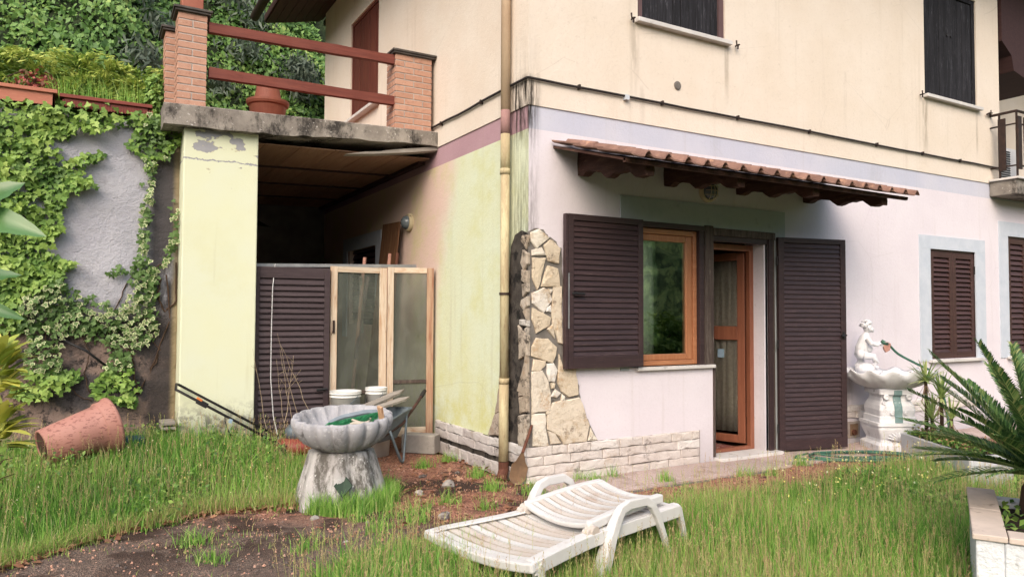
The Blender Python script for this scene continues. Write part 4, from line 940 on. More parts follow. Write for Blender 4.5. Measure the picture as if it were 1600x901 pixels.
# tops measured on the wall plane
zt1 = at(45, 140, 1, 2.42)[2]; zt2 = at(160, 160, 1, 2.42)[2]
trough(-4.9, at(90, 150, 1, 2.4)[0], 2.36, 2.66, 3.50, 3.665, m_planter_pink, 'faded terracotta coloured plastic trough on top of the ivy wall, left one', False)
trough(at(93, 150, 1, 2.4)[0], at(238, 168, 1, 2.4)[0], 2.38, 2.64, 3.52, 3.645, m_planter_red, 'red-brown ribbed plastic trough on top of the ivy wall, right one', True)
def stem_tree(t, base, top, r0, r1, nl=4, mat=None, seedv=1, spread=.5):
    rr = random.Random(seedv); b = MB(); base = V3(*base); top = V3(*top)
    pts = [base+(top-base)*k/4+V3(rr.uniform(-.02, .02), rr.uniform(-.02, .02), 0) for k in range(5)]; b.tube(pts, [r0+(r1-r0)*k/4 for k in range(5)], 7)
    for i in range(nl):
        p = base+(top-base)*rr.uniform(.3, .9); q = p+V3(rr.uniform(-1, 1)*spread, rr.uniform(-1, 1)*spread, rr.uniform(.2, .6)*spread); b.tube([p, (p+q)/2+V3(0, 0, .03), q], [r1*.9, r1*.6, r1*.3], 5)
    return b.build('stem', mat or m_stem, t, smooth=True)
def juniper(cx, cy, rx, hz, n, label, seedv):
    t = thing('juniper_shrub', label, 'shrub', (cx, cy, 3.45), 'junipers above the wall')
    stem_tree(t, (cx, cy, 3.42), (cx, cy, 3.45+hz*.6), .03, .015, 5, seedv=seedv, spread=rx*.7)
    rr = random.Random(seedv); Ps = []; Ds = []; rv = []
    for k in range(n):       # flat sprays that arch outwards in tiers
        a = rr.uniform(0, 2*math.pi); L = rx*rr.uniform(.5, 1.15); zz = 3.45+hz*rr.uniform(.25, .95); m_ = 34
        tt = np.linspace(.15, 1, m_); px_ = cx+np.cos(a)*L*tt; py_ = cy+np.sin(a)*L*.7*tt; pz_ = zz+.10*np.sin(tt*2.4)-.05*tt**3
        Ps.append(np.stack([px_+rng.normal(0, .03, m_), py_+rng.normal(0, .03, m_), pz_+rng.normal(0, .012, m_)], 1)); Ds.append(np.tile([math.cos(a), math.sin(a), .25], (m_, 1)))
        rv.append(np.clip(.12+tt*1.05*((zz-3.45)/hz)**.6+rng.normal(0, .12, m_), 0, 1))
    P = np.concatenate(Ps); D = np.concatenate(Ds)+rng.normal(0, .35, P.shape); D /= np.linalg.norm(D, axis=1)[:, None]
    U = np.cross(D, rng.normal(0, 1, P.shape)); U /= np.linalg.norm(U, axis=1)[:, None]; L = rng.uniform(.05, .10, len(P))[:, None]; W = .011
    out = np.stack([P-D*L*.4, P+U*W, P+D*L*.7, P-U*W], 1); bigmesh('foliage', out, 4, m_juni, np.concatenate(rv), np.ones((len(P), 4)), t, None)
for i, (px, py, rx, hz, lab) in enumerate([(-12, 92, .55, .95, 'yellow-green juniper at the left edge above the trough'), (60, 105, .5, .85, 'yellow-green juniper above the pink trough'), (122, 100, .42, .92, 'tallest middle juniper with yellow tips'), (178, 118, .42, .75, 'low spreading juniper beside the grass tuft'), (222, 122, .35, .70, 'yellow-tipped juniper nearest the brick post')]):
    p = at(px, py, 1, 3.45); juniper(p[0], 3.45+.1*(i % 2), rx, p[2]-3.45+.12, 60, lab, 40+i)

def blades(n, xy, h, wdt, lean=.35, zf=None, seg=2):
    """n grass blades -> list of quads (N*seg,4,3), per-blade rnd"""
    x, y = xy; z = (zf or gz)(x, y) if not np.isscalar(zf) else np.full(len(x), zf)
    a = rng.uniform(0, 2*np.pi, n); dx, dy = np.cos(a), np.sin(a); ln = np.abs(rng.normal(0, lean, n))*h; wv = wdt*rng.uniform(.6, 1.2, n)
    ang2 = rng.uniform(0, np.pi, n); wx, wy = np.cos(ang2)*wv/2, np.sin(ang2)*wv/2
    out = []
    ts = [0, .5, 1.] if seg == 2 else [0, .35, .7, 1.]
    for k in range(seg):
        t0, t1 = ts[k], ts[k+1]; w0, w1 = 1-t0*.75, max(1-t1*.75-.2*(t1 == 1), .06)
        def pt(t, w, sgn): return np.stack([x+dx*ln*t*t+sgn*wx*w, y+dy*ln*t*t+sgn*wy*w, z-.01+h*t*(1-.18*t*np.minimum(ln/h, 1))], 1)
        out.append(np.stack([pt(t0, w0, -1), pt(t0, w0, 1), pt(t1, w1, 1), pt(t1, w1, -1)], 1))
    return np.concatenate(out), seg
def tuft_grass(name, n, xy, h, wdt, mat, rnd, lean=.35, zf=None, seg=2, parent=None, kind='stuff'):
    o, k = blades(n, xy, h, wdt, lean, zf, seg); return bigmesh(name, o, 4, mat, np.tile(rnd, k), np.ones((len(o), 4)), parent, kind)
n = 5200; x = rng.uniform(-3.85, -2.96, n); y = rng.uniform(2.68, 3.15, n)
tag(tuft_grass('garden_grass', n, (x, y), rng.uniform(.10, .26, n), .008, m_grass, rng.uniform(.2, .8, n), .3, 3.48), kind='stuff')
n = 220; x = rng.uniform(-3.9, -3.1, n); y = rng.uniform(2.5, 2.6, n); tag(tuft_grass('garden_grass', n, (x, y), rng.uniform(.2, .42, n), .008, m_grass, rng.uniform(.4, .8, n), .3, 3.58), kind='stuff')
t = thing('red_leaved_plant', 'small plant with reddish leaves behind the pink trough', 'plant', (-4.02, 2.85, 3.5)); stem_tree(t, (-4.02, 2.85, 3.5), (-4.02, 2.85, 3.9), .008, .004, 6, seedv=3, spread=.16)
m_redleaf = leafmat('red_leaf', [s(150, 60, 50), s(190, 90, 76), s(120, 70, 50), s(110, 120, 60)]); bush_cloud((-4.02, 2.85, 3.8), (.2, .12, .17), 260, .05, m_redleaf, 'foliage', t)
# bush between trough and brick post
for (px, py, rx, rz, nn_, lab) in ((250, 130, .18, .34, 1500, 'light green bush squeezed between the trough and the brick post'),):
    p = at(px, py+10, 1, 2.95); t = thing('garden_bush', lab, 'bush', (p[0], 2.95, 3.46)); stem_tree(t, (p[0], 2.95, 3.46), (p[0], 2.95, p[2]), .012, .006, 5, seedv=5, spread=.15)
    bush_cloud((p[0], 2.95, p[2]-.15), (rx, .2, rz), nn_, .05, m_ivy, 'foliage', t)
# shrubs on the foot of the hill behind the rail
for k, (cx_, cy_, rx, rz, nn_, lab) in enumerate([(-2.2, 7.2, .5, .7, 2600, 'leafy bush behind the terrace, left of the big pot'), (-.6, 7.3, .55, .75, 3000, 'leafy bush behind the terrace, beside the house corner')]):
    t = thing('hill_bush', lab, 'bush', (cx_, cy_, 3.5)); stem_tree(t, (cx_, cy_, 3.5), (cx_, cy_, 4.3), .03, .015, 6, seedv=6+k, spread=.4); bush_cloud((cx_, cy_, 4.2), (rx, .4, rz), nn_, .085, m_hillivy, 'foliage', t, rndf=lambda N: rng.uniform(.3, 1, N))
# terracotta pots on terrace
def pot(name, label, c, r_top, r_bot, h, mat, M=None, cat='flower pot', group=None, ribs=True):
    t = thing(name, label, cat, c, group); M = (M if M is not None else Matrix.Translation(Vector(c)))
    prof = [(.0001, 0), (r_bot, 0), (r_bot+(r_top-r_bot)*.45, h*.45), (r_bot+(r_top-r_bot)*.62, h*.62), (r_bot+(r_top-r_bot)*.64+.008, h*.63), (r_bot+(r_top-r_bot)*.78, h*.80), (r_top*.98, h*.82), (r_top*1.06, h*.83), (r_top*1.10, h*.97), (r_top*1.10, h), (r_top*.98, h), (r_top*.94, h*.86), (r_bot*.9, h*.04), (.0001, h*.03)]
    b = MB(); b.lathe(prof, 40, M); b.build('pot_body', mat, t, smooth=False).data.polygons.foreach_set('use_smooth', [False]*0) if False else None
    return t
p = at(419, 178, 1, 2.75)
def bigpot():
    c = (p[0], 2.78, 3.70); t = thing('flower_pot', 'large terracotta pot standing on the terrace behind the lower rail', 'flower pot', c)
    b = MB(); b.lathe([(.0001, 0), (.17, 0), (.205, .20), (.225, .21), (.235, .235), (.235, .26), (.215, .262), (.20, .24), (.15, .05), (.0001, .05)], 40, Matrix.Translation(Vector(c))); b.build('pot_body', m_terra, t)
    c2 = Vector(c)+Vector((.0, .0, .24)); t2 = thing('flower_pot', 'smaller terracotta pot stacked upside down on the large pot behind the rail', 'flower pot', c2)
    b = MB(); b.lathe([(.165, 0), (.165, .035), (.15, .04), (.12, .20), (.0001, .20)], 36, Matrix.Translation(c2)); b.build('pot_body', m_terra, t2)
bigpot()
c = (-2.665, YP+.14, zl); t = thing('flower_pot', 'terracotta pot on top of the front brick post, cut by the upper edge', 'flower pot', c)
b = MB(); b.box((c[0]-.10, c[1]-.10, c[2]), (c[0]+.10, c[1]+.10, c[2]+.18)); b.box((c[0]-.115, c[1]-.115, c[2]+.18), (c[0]+.115, c[1]+.115, c[2]+.22)); b.build('pot_body', m_terra, t, bevel=.008)

# ================================================================== IVY on the retaining wall
def inpoly(P, poly):
    x, y = P[:, 0], P[:, 1]; c = np.zeros(len(P), bool); n = len(poly)
    for i in range(n):
        x0, y0 = poly[i]; x1, y1 = poly[(i+1) % n]
        m = ((y0 > y) != (y1 > y)) & (x < (x1-x0)*(y-y0)/((y1-y0) if y1 != y0 else 1e-9)+x0); c ^= m
    return c
A4 = lambda L: [tuple(at(x/3.0025, 150+y/3.0025, 1, YW)[[0, 2]]) for x, y in L]
A5 = lambda L: [tuple(at(x/3.0025, 420+y/3.0025, 1, YW)[[0, 2]]) for x, y in L]
PL = [A4([(-500, 0), (0, 20), (130, 40), (250, 80), (300, 100), (300, 190), (240, 215), (290, 270), (290, 300), (350, 370), (420, 400), (440, 430), (330, 465), (300, 520), (290, 590), (220, 560), (300, 640), (260, 670), (230, 720), (310, 790), (290, 850), (310, 901), (-500, 901)]),
      A4([(130, 45), (350, 55), (480, 40), (620, 100), (760, 105), (790, 175), (700, 190), (620, 130), (560, 150), (500, 150), (450, 190), (380, 170), (300, 210), (130, 150)]),
      A4([(600, 105), (770, 105), (800, 160), (880, 150), (850, 220), (800, 290), (740, 300), (720, 350), (690, 330), (650, 290), (590, 240), (640, 180)]),
      A4([(680, 300), (730, 310), (715, 480), (690, 600), (690, 750), (740, 850), (740, 901), (600, 901), (640, 830), (655, 700), (655, 600), (690, 450)]),
      A4([(310, 330), (450, 255), (495, 270), (480, 300), (350, 350)]), A4([(330, 370), (450, 400), (450, 440), (330, 460)]), A4([(812, 480), (835, 540), (830, 700), (800, 760), (760, 820), (770, 750), (800, 640)]),
      A4([(490, 830), (560, 800), (610, 815), (600, 835), (500, 840)]), A4([(300, 790), (370, 760), (375, 790), (310, 810)]), A4([(200, 600), (290, 620), (280, 660), (210, 650)]),
      A5([(-500, -30), (290, -30), (310, 90), (400, 130), (480, 150), (560, 200), (640, 100), (620, -20), (740, -20), (740, 120), (700, 220), (760, 240), (700, 350), (620, 370), (600, 450), (560, 440), (520, 360), (380, 330), (250, 310), (160, 330), (80, 300), (-500, 290)]),
      A5([(140, 330), (290, 340), (280, 480), (200, 520), (130, 500), (120, 420)]), A5([(50, 560), (200, 520), (350, 465), (385, 500), (370, 530), (260, 580), (200, 610), (60, 610)]),
      A5([(530, 380), (610, 380), (600, 480), (640, 580), (620, 640), (440, 600), (430, 560), (480, 480)])]
ivy = thing('ivy', 'ivy climbing over the grey retaining wall in bright green swags', 'ivy', (-3.9, 2.4, .25))
pts = []
for k, poly in enumerate(PL):
    a = np.array(poly); lo, hi = a.min(0), a.max(0); dens = 1650; n = int((hi-lo).prod()*dens); q = lo+rng.uniform(0, 1, (n, 2))*(hi-lo); q = q[inpoly(q, poly)]; q += rng.normal(0, .018, q.shape); pts.append(q)
q = np.concatenate(pts); q = q[q[:, 1] > .22]
nz_ = .5+.5*np.sin(q[:, 0]*9+np.sin(q[:, 1]*6)*2)*np.sin(q[:, 1]*8+1); depth = .02+rng.uniform(0, 1, len(q))*(.05+.12*nz_)
topm = q[:, 1] > 3.36; depth[topm] += rng.uniform(-.12, .04, topm.sum())
P = np.stack([q[:, 0], YW-depth, q[:, 1]], 1)
var = (q[:, 1] < 1.85+.15*np.sin(q[:, 0]*5)) & (q[:, 0] > -4.05) & (q[:, 1] > 1.0) | ((q[:, 0] > -3.35) & (q[:, 1] < 3.0)) & (q[:, 1] > 1.0)
var |= (q[:, 0] > -3.1) & (q[:, 1] > 3.0) & (rng.uniform(0, 1, len(q)) < .6)
for nm, m, mt, sz in (('foliage', ~var, m_ivy, .060), ('foliage', var, m_ivyv, .050)):
    Pm = P[m]; o, _ = leaf_cloud(Pm, np.tile([-.15, -1, .35], (len(Pm), 1)), sz, .42, 'ivy'); tri, e, k = fan(o)
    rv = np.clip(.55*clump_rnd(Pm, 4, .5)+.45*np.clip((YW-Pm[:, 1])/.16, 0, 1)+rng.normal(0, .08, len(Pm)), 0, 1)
    lf = bigmesh(nm, tri, 3, mt, np.repeat(rv, k), e, ivy, 'stuff')
    lf['label'] = 'bright green ivy leaves' if nm and mt is m_ivy else 'cream edged variegated ivy leaves'
# woody stems
b = MB(); rr = random.Random(12)
for L in ([(150, 770), (185, 830), (185, 901)], [(740, 860), (700, 810), (760, 790)], [(640, 830), (600, 870), (560, 960), (520, 1040)], [(760, 860), (740, 940), (770, 1010), (830, 960), (826, 780)], [(210, 800), (220, 1000), (215, 1200), (225, 1340)], [(150, 900), (140, 1100), (160, 1330)], [(400, 1000), (500, 1090), (560, 1200), (580, 1350)],
          [(700, 1130), (760, 1200), (700, 1300), (650, 1400)], [(370, 1100), (420, 1200), (395, 1300), (430, 1400)], [(640, 1400), (630, 1250), (600, 1180)], [(300, 1330), (360, 1400), (430, 1430)], [(780, 840), (800, 1050), (700, 1290)]):
    pts_ = []
    for x_, y_ in L: p = at(x_/3.0025, 150+y_/3.0025, 1, YW-.03); pts_.append(p)
    f = []
    for i in range(len(pts_)-1):
        for t_ in np.linspace(0, 1, 5)[:-1]: f.append(pts_[i]+(pts_[i+1]-pts_[i])*t_+V3(rr.uniform(-.012, .012), rr.uniform(-.01, .01), rr.uniform(-.01, .01)))
    f.append(pts_[-1]); b.tube(f, rr.uniform(.004, .009), 5)
b.build('stem', m_stem, ivy, smooth=True)
b = MB(); P0, P1, P2 = at(88, 526, 1, YW-.06), at(135, 548, 1, YW-.12), at(165, 571, 1, YW-.08); b.tube([P0, P1, P2], .012, 7); tag(b.build('black_pipe', m_blackp, smooth=True), 'short black pipe sticking out of the ivy on the wall', 'pipe')
# ================================================================== GRASS, GRAVEL
def field(n, x0, x1, y0, y1, f):
    x = rng.uniform(x0, x1, n); y = rng.uniform(y0, y1, n); k = f(x, y); return x[k], y[k]
ex = np.array([-6, -3.94, -3.5, -2.79, -2.32, -1.85, -1.25, -1.0]); ey = np.array([-1.2, -.37, -.04, .31, .30, .17, .25, .5])
def leftf(x, y):
    lim = np.interp(x, ex, ey)+.05*np.sin(x*9)+rng.normal(0, .05, len(x)); return (y > lim) & (x < -1.18+.12*np.sin(y*5)-.25*sst((y-.6)/1.2)+rng.normal(0, .05, len(x))) & ~((x > -2.72) & (x < -2.0) & (y > 2.14)) & ~((x > -2.0) & (y > 2.2))
x, y = field(62000, -5.2, -1.0, -1.0, 2.44, leftf)
h = rng.gamma(5, .026, len(x))*(1+.25*np.sin(x*3)*np.sin(y*2.4)); h = np.clip(h, .05, .36)*.8*(.75+.25*sst((y-np.interp(x, ex, ey))/.35))
rv = np.clip(.45+.2*np.sin(x*2.3+y)*np.sin(y*3)+rng.normal(0, .2, len(x)), 0, 1); lowm = rng.uniform(0, 1, len(x)) < .05; rv[lowm] = .98
tuft_grass('grass', len(x), (x, y), h, .0075, m_grass, rv, .38)
# ragged yellower fringe right along the path edge
x = rng.uniform(-4.6, -1.25, 5200); y = np.interp(x, ex, ey)+rng.normal(.06, .05, len(x)); tuft_grass('grass', len(x), (x, y), rng.uniform(.04, .17, len(x)), .007, m_grassr, rng.uniform(.1, 1, len(x)), .6)
fx = np.array([-3.2, -2.25, -1.95, -1.6, -1.2, -.7, -.2, .6, 1.3, 2.4, 3.6, 4.4, 6]); fy = np.array([-2.35, -1.40, -1.20, -1.12, -1.04, -1.0, -.98, -1.10, -1.14, -1.16, -1.14, -1.1, -1.1])
def frontf(x, y):
    lim = np.interp(x, fx, fy)+.06*np.sin(x*7)+rng.normal(0, .06, len(x)); dx, dy = x-CAM[0], y-CAM[1]; lat = dx*_R[0]+dy*_R[1]; dep = dx*_F[0]+dy*_F[1]
    a_ = (x-.645)*.87+(y+3.58)*.49; b_ = (x-.645)*.49-(y+3.58)*.87; pl = (a_ > -.02) & (a_ < 1.3) & (b_ > -.02) & (b_ < 1.6)
    return (y < lim) & (dep > 1.6) & (lat < dep*.9+1.8) & (lat > -dep*.35) & ~pl & ~((x > 4.0) & (x < 5.6) & (y > -1.55) & ((x-4.60)*.85-(y+.65)*.52 > -.03))
x, y = field(225000, -2.6, 8.5, -4.6, -.5, frontf)
dep = (x-CAM[0])*_F[0]+(y-CAM[1])*_F[1]
edge_ = sst((np.interp(x, fx, fy)-y)/.5)
h = rng.gamma(6, .026, len(x))*(.45+.55*edge_)*(1+.22*np.sin(x*2.1+1)*np.sin(y*3)); h = np.clip(h, .03, .36)
lx, ly = x+1.396, y+2.027; lu, lv = lx*.989+ly*.146, -lx*.146+ly*.989; inb = (lu > .0) & (lu < 1.62) & (lv > -.10) & (lv < .92); few = rng.uniform(0, 1, len(x)) < .015; h[inb & ~few] = np.minimum(h[inb & ~few], .17); nearb = (lu > -.3) & (lu < 1.8) & (lv > -.9) & (lv < 1.2) & ~inb; h[nearb] *= .8
rv = np.clip(.42+.22*np.sin(x*1.7+2*y)*np.sin(y*2.1+x)+rng.normal(0, .2, len(x)), 0, 1); rip = rng.uniform(0, 1, len(x)) < .20+.16*np.sin(x*1.3-y)
tuft_grass('grass', int((~rip).sum()), (x[~rip], y[~rip]), h[~rip], .0068, m_grass, rv[~rip], .33)
tuft_grass('grass', int(rip.sum()), (x[rip], y[rip]), h[rip]*1.12, .0055, m_grassr, rng.uniform(.1, 1, int(rip.sum())), .3)
x, y = field(26000, -2.6, 5.5, -4.6, -.5, frontf); x2, y2 = field(9000, -5.2, -1.0, -1.0, 2.44, leftf); x = np.concatenate([x, x2]); y = np.concatenate([y, y2])
tuft_grass('grass_thatch', len(x), (x, y), rng.uniform(.02, .09, len(x)), .006, m_grassr, rng.uniform(.6, 1, len(x)), 1.5)
x, y = field(9000, -2.4, 5.0, -4.4, -.9, frontf); k = (np.sin(x*2.6+.7)*np.sin(y*2.9) > .35); x, y = x[k], y[k]
tuft_grass('broad_grass', len(x), (x, y), rng.uniform(.12, .27, len(x)), .014, m_grass, rng.uniform(.1, .7, len(x)), .7, seg=3)
x, y = field(3500, -5.0, -1.2, .1, 2.4, leftf); k = (np.sin(x*3.1)*np.sin(y*3.9+.4) > .2); x, y = x[k], y[k]
tuft_grass('broad_grass', len(x), (x, y), rng.uniform(.12, .25, len(x)), .014, m_grass, rng.uniform(.1, .7, len(x)), .7, seg=3)
# seed heads: thin stalk with a feathery top
def seedheads(n, xy, hlo, hhi, mat):
    x, y = xy; n = len(x); h = rng.uniform(hlo, hhi, n); a = rng.uniform(0, 6.28, n); ln = rng.uniform(.02, .1, n); z = gz(x, y); Q = []; 
    base = np.stack([x, y, z], 1); tip = base+np.stack([np.cos(a)*ln, np.sin(a)*ln, h], 1); w_ = np.stack([np.sin(a), -np.cos(a), 0*a], 1)*.0014
    Q.append(np.stack([base-w_, base+w_, tip+w_*.6, tip-w_*.6], 1))
    for k in range(9):
        t_ = 1-.028*k; c = base+(tip-base)*t_; d = rng.normal(0, 1, (n, 3)); d[:, 2] = np.abs(d[:, 2])+1.2; d /= np.linalg.norm(d, axis=1)[:, None]; L = rng.uniform(.012, .026, n)[:, None]; sd_ = np.cross(d, rng.normal(0, 1, (n, 3))); sd_ /= np.linalg.norm(sd_, axis=1)[:, None]
        Q.append(np.stack([c, c+d*L*.5+sd_*.0018, c+d*L, c+d*L*.5-sd_*.0018], 1))
    Q = np.concatenate(Q); return bigmesh('grass_seed_heads', Q, 4, mat, np.tile(rng.uniform(.55, 1, n), 10), np.ones((len(Q), 4)))
x, y = field(8000, -2.6, 5.0, -4.6, -.6, frontf); lx, ly = x+1.396, y+2.027; lu, lv = lx*.989+ly*.146, -lx*.146+ly*.989; k = ~((lu > .0) & (lu < 1.62) & (lv > -.1) & (lv < .92)) | (rng.uniform(0, 1, len(x)) < .06); seedheads(0, (x[k], y[k]), .18, .38, m_grassr)
x, y = field(1500, -5, -1.2, -.2, 2.2, leftf); seedheads(0, (x, y), .18, .34, m_grassr)
# sparse tufts on the gravel and the path
cx = []; rr = random.Random(17)
spots = [tuple(at(px, py, 2, 0)[:2]) for px, py in ((590, 830), (650, 815), (545, 885), (700, 785), (655, 800), (760, 795), (735, 830), (770, 765), (830, 770), (845, 790), (905, 748), (960, 745), (1075, 770), (1205, 742), (1165, 742), (480, 860), (330, 880), (300, 850), (700, 720), (660, 730), (880, 780), (690, 870), (640, 860), (1040, 752), (595, 800), (615, 808), (560, 815), (610, 795), (745, 745), (1250, 728), (930, 752))]
for sx, sy in spots:
    n = rr.randint(50, 140); x = sx+rng.normal(0, .05, n); y = sy+rng.normal(0, .045, n)
    cx.append((x, y))
x = np.concatenate([c[0] for c in cx]); y = np.concatenate([c[1] for c in cx]); tuft_grass('grass_tufts', len(x), (x, y), rng.uniform(.04, .16, len(x)), .007, m_grass, rng.uniform(.15, .85, len(x)), .55)
n = 5200; x = rng.uniform(-3.9, 0, n); y = rng.uniform(-2.2, .6, n); k = (np.sin(x*3.7+y*2)*np.sin(y*4.1-x*1.3)+rng.normal(0, .3, n)) > .15; x, y = x[k], y[k]; n = len(x); tuft_grass('grass_tufts', n, (x, y), rng.uniform(.02, .08, n), .006, m_grassr, rng.uniform(.1, 1, n), .7)
# bowl foot is ringed by longer grass
a = rng.uniform(-2.6, .6, 2600); r_ = rng.uniform(.30, .46, 2600); x = -1.66+np.cos(a)*r_; y = .2+np.sin(a)*r_*1.0; tuft_grass('grass', 2600, (x, y), rng.uniform(.06, .2, 2600), .008, m_grass, rng.uniform(.2, .9, 2600), .45)
# small yellow and white flowers
def flowers(name, xy, hlo, hhi, size, mat):
    x, y = xy; n = len(x); P = np.stack([x, y, gz(x, y)+rng.uniform(hlo, hhi, n)], 1); o, e = leaf_cloud(np.repeat(P, 2, 0), np.tile([-.3, -.6, 1.], (2*n, 1)), size, .5, 'small'); bigmesh(name, o, 4, mat, np.repeat(rng.uniform(0, 1, n), 2), e)
x, y = field(300, -5, -1.3, 0, 2.4, leftf); flowers('meadow_flowers', (x, y), .1, .22, .012, m_flower)
x, y = field(160, 1.5, 4.5, -1.9, -.9, frontf); flowers('meadow_flowers', (x, y), .12, .3, .02, m_flower)
# broad-leaved weeds
x, y = field(5200, -5, -1.3, .1, 2.4, leftf); k = (np.sin(x*4+1)*np.sin(y*3.2) > .15); x, y = x[k], y[k]; P = np.stack([x, y, gz(x, y)+rng.uniform(.05, .2, len(x))], 1); o, e = leaf_cloud(P, np.tile([0, -.3, 1.], (len(P), 1)), .035, .5, 'small'); bigmesh('weeds', o, 4, m_ivy, rng.uniform(0, .7, len(P)), e)
x, y = field(5500, 2.6, 4.6, -2.3, -1.3, frontf); k = (np.sin(x*3)*np.sin(y*3.2+1) > -.1); x, y = x[k], y[k]; P = np.stack([x, y, gz(x, y)+rng.uniform(.03, .18, len(x))], 1); o, e = leaf_cloud(P, np.tile([0, -.3, 1.], (len(P), 1)), .04, .5, 'small'); bigmesh('weeds', o, 4, m_ivy, rng.uniform(0, .8, len(P)), e)
# dead leaves
n = 420; x = rng.uniform(-4.4, -1.3, n); y = np.interp(x, ex, ey)-np.abs(rng.normal(0, .07, n))+.04; n2 = 260; x = np.concatenate([x, rng.uniform(-1.6, .1, n2)]); y = np.concatenate([y, rng.uniform(-1.2, 1.4, n2)])
P = np.stack([x, y, gz(x, y)+.02], 1); o, e = leaf_cloud(P, np.tile([0, 0, 1.], (len(P), 1)), .055, .35, 'small'); bigmesh('dead_leaves', o, 4, m_dead, rng.uniform(0, 1, len(P)), e)
n = 3000; x = -.75+rng.normal(0, .55, n); y = .1+rng.normal(0, .6, n); k = (x < -.06) & (y < 2) & (np.sin(x*6+y*3)*np.sin(y*5-x) > -.25); x, y = x[k], y[k]; n = len(x); P = np.stack([x, y, gz(x, y)+.008], 1); o, e = leaf_cloud(P, np.tile([0, 0, 1.], (n, 1)), .022, .4, 'long'); bigmesh('litter', o, 4, m_dead, rng.uniform(0, 1, n), e)
# gravel
n = 16000; x = rng.uniform(-4.2, 5, n); y = rng.uniform(-2.4, 2.1, n); dx, dy = x-CAM[0], y-CAM[1]
k = ((y > np.interp(x, fx, fy)-.1) & (y < np.where(x < -1.2, np.interp(x, ex, ey), 2.2)) & ((x < -.03) | (y < -.61))); x, y = x[k], y[k]; n = len(x)
P = np.stack([x, y, gz(x, y)+.001], 1); sz = rng.gamma(4, .0016, n)[:, None]; a = rng.uniform(0, 6.28, n); Q = []
d1 = np.stack([np.cos(a), np.sin(a), 0*a], 1)*sz; d2 = np.stack([-np.sin(a), np.cos(a), 0*a], 1)*sz*.75; up = np.stack([0*a, 0*a, np.ones(n)], 1)*sz*.8
t1, t2, t3, t4 = P-d1*.55+up, P-d2*.5+up*1.1, P+d1*.5+up, P+d2*.55+up*.9; b1, b2, b3, b4 = P-d1, P-d2, P+d1, P+d2
for f in ((t1, t2, t3, t4), (b1, b2, t2, t1), (b2, b3, t3, t2), (b3, b4, t4, t3), (b4, b1, t1, t4)): Q.append(np.stack(f, 1))
rv = np.clip(rng.uniform(0, .75, n)+.35*sst((-x*.55-y*.85-1.6)/.6), 0, 1); bigmesh('gravel', np.concatenate(Q), 4, m_gravel, np.tile(rv, 5), np.ones((5*n, 4)))
# rubble: loose stones one can point at
def rock(c, r, seedv, label, mat=None, flat=.6):
    rr = random.Random(seedv); bm = bmesh.new(); bmesh.ops.create_icosphere(bm, subdivisions=2, radius=1)
    ax = [Vector((rr.uniform(-1, 1), rr.uniform(-1, 1), rr.uniform(-1, 1))).normalized() for _ in range(7)]; off = [rr.uniform(.45, .8) for _ in ax]
    for v in bm.verts:
        for a, o_ in zip(ax, off):
            d = v.co.dot(a)
            if d > o_: v.co -= a*(d-o_)
    mb = MB(); mb.add([(c[0]+v.co.x*r, c[1]+v.co.y*r*.8, c[2]+r*flat*.5+v.co.z*r*flat) for v in bm.verts], [tuple(v.index for v in f.verts) for f in bm.faces]); bm.free()
    return tag(mb.build('rubble_stone', mat or m_rock), label, 'stone')
for i, (px, py, r, lab) in enumerate([(693, 808, .062, 'pale loose stone on the dirt, nearest the lounger'), (491, 812, .045, 'small pale stone at the grass edge below the cement bowl'), (700, 758, .075, 'jagged grey stone on the red gravel below the pipe'), (574, 819, .030, 'small grey pebble on the path between bowl and lounger'), (715, 708+32, .03, 'small dark-edged stone nearest the split-stone plinth'), (660, 745, .045, 'flat grey stone on dark soil right of the cement bowl'), (656, 772, .05, 'dark stone half sunk in soil right of the cement bowl'), (540, 848, .022, 'tiny pebble on the grey path')]):
    p = at(px, py, 2, 0.0); rock((p[0], p[1], gz(p[0], p[1])), r, i, lab)
# ================================================================== AWNING over the door
aw = thing('awning', 'small awning of terracotta tiles on carved wooden brackets over the door', 'awning', (2.2, 0, 2.8))
AX0, AX1, AY, AZ0, AZ1 = .24, 4.18, -1.14, 3.13, 2.80
def az(y): return AZ0+(AZ1-AZ0)*(y/AY)
b = MB(); b.add([(AX0+.03, -.003, az(0)), (AX1-.05, -.003, az(0)), (AX1-.05, AY+.05, az(AY+.05)), (AX0+.03, AY+.05, az(AY+.05))]+[(AX0+.03, -.003, az(0)+.022), (AX1-.05, -.003, az(0)+.022), (AX1-.05, AY+.05, az(AY+.05)+.022), (AX0+.03, AY+.05, az(AY+.05)+.022)], [(0,1,2,3),(7,6,5,4),(0,4,5,1),(1,5,6,2),(2,6,7,3),(3,7,4,0)]); b.build('deck_board', m_corbel, aw)
b = MB(); b.box((AX0+.03, AY+.055, az(AY)+.005), (AX1-.05, AY+.085, az(AY)+.04)); b.build('front_batten', m_corbel, aw)
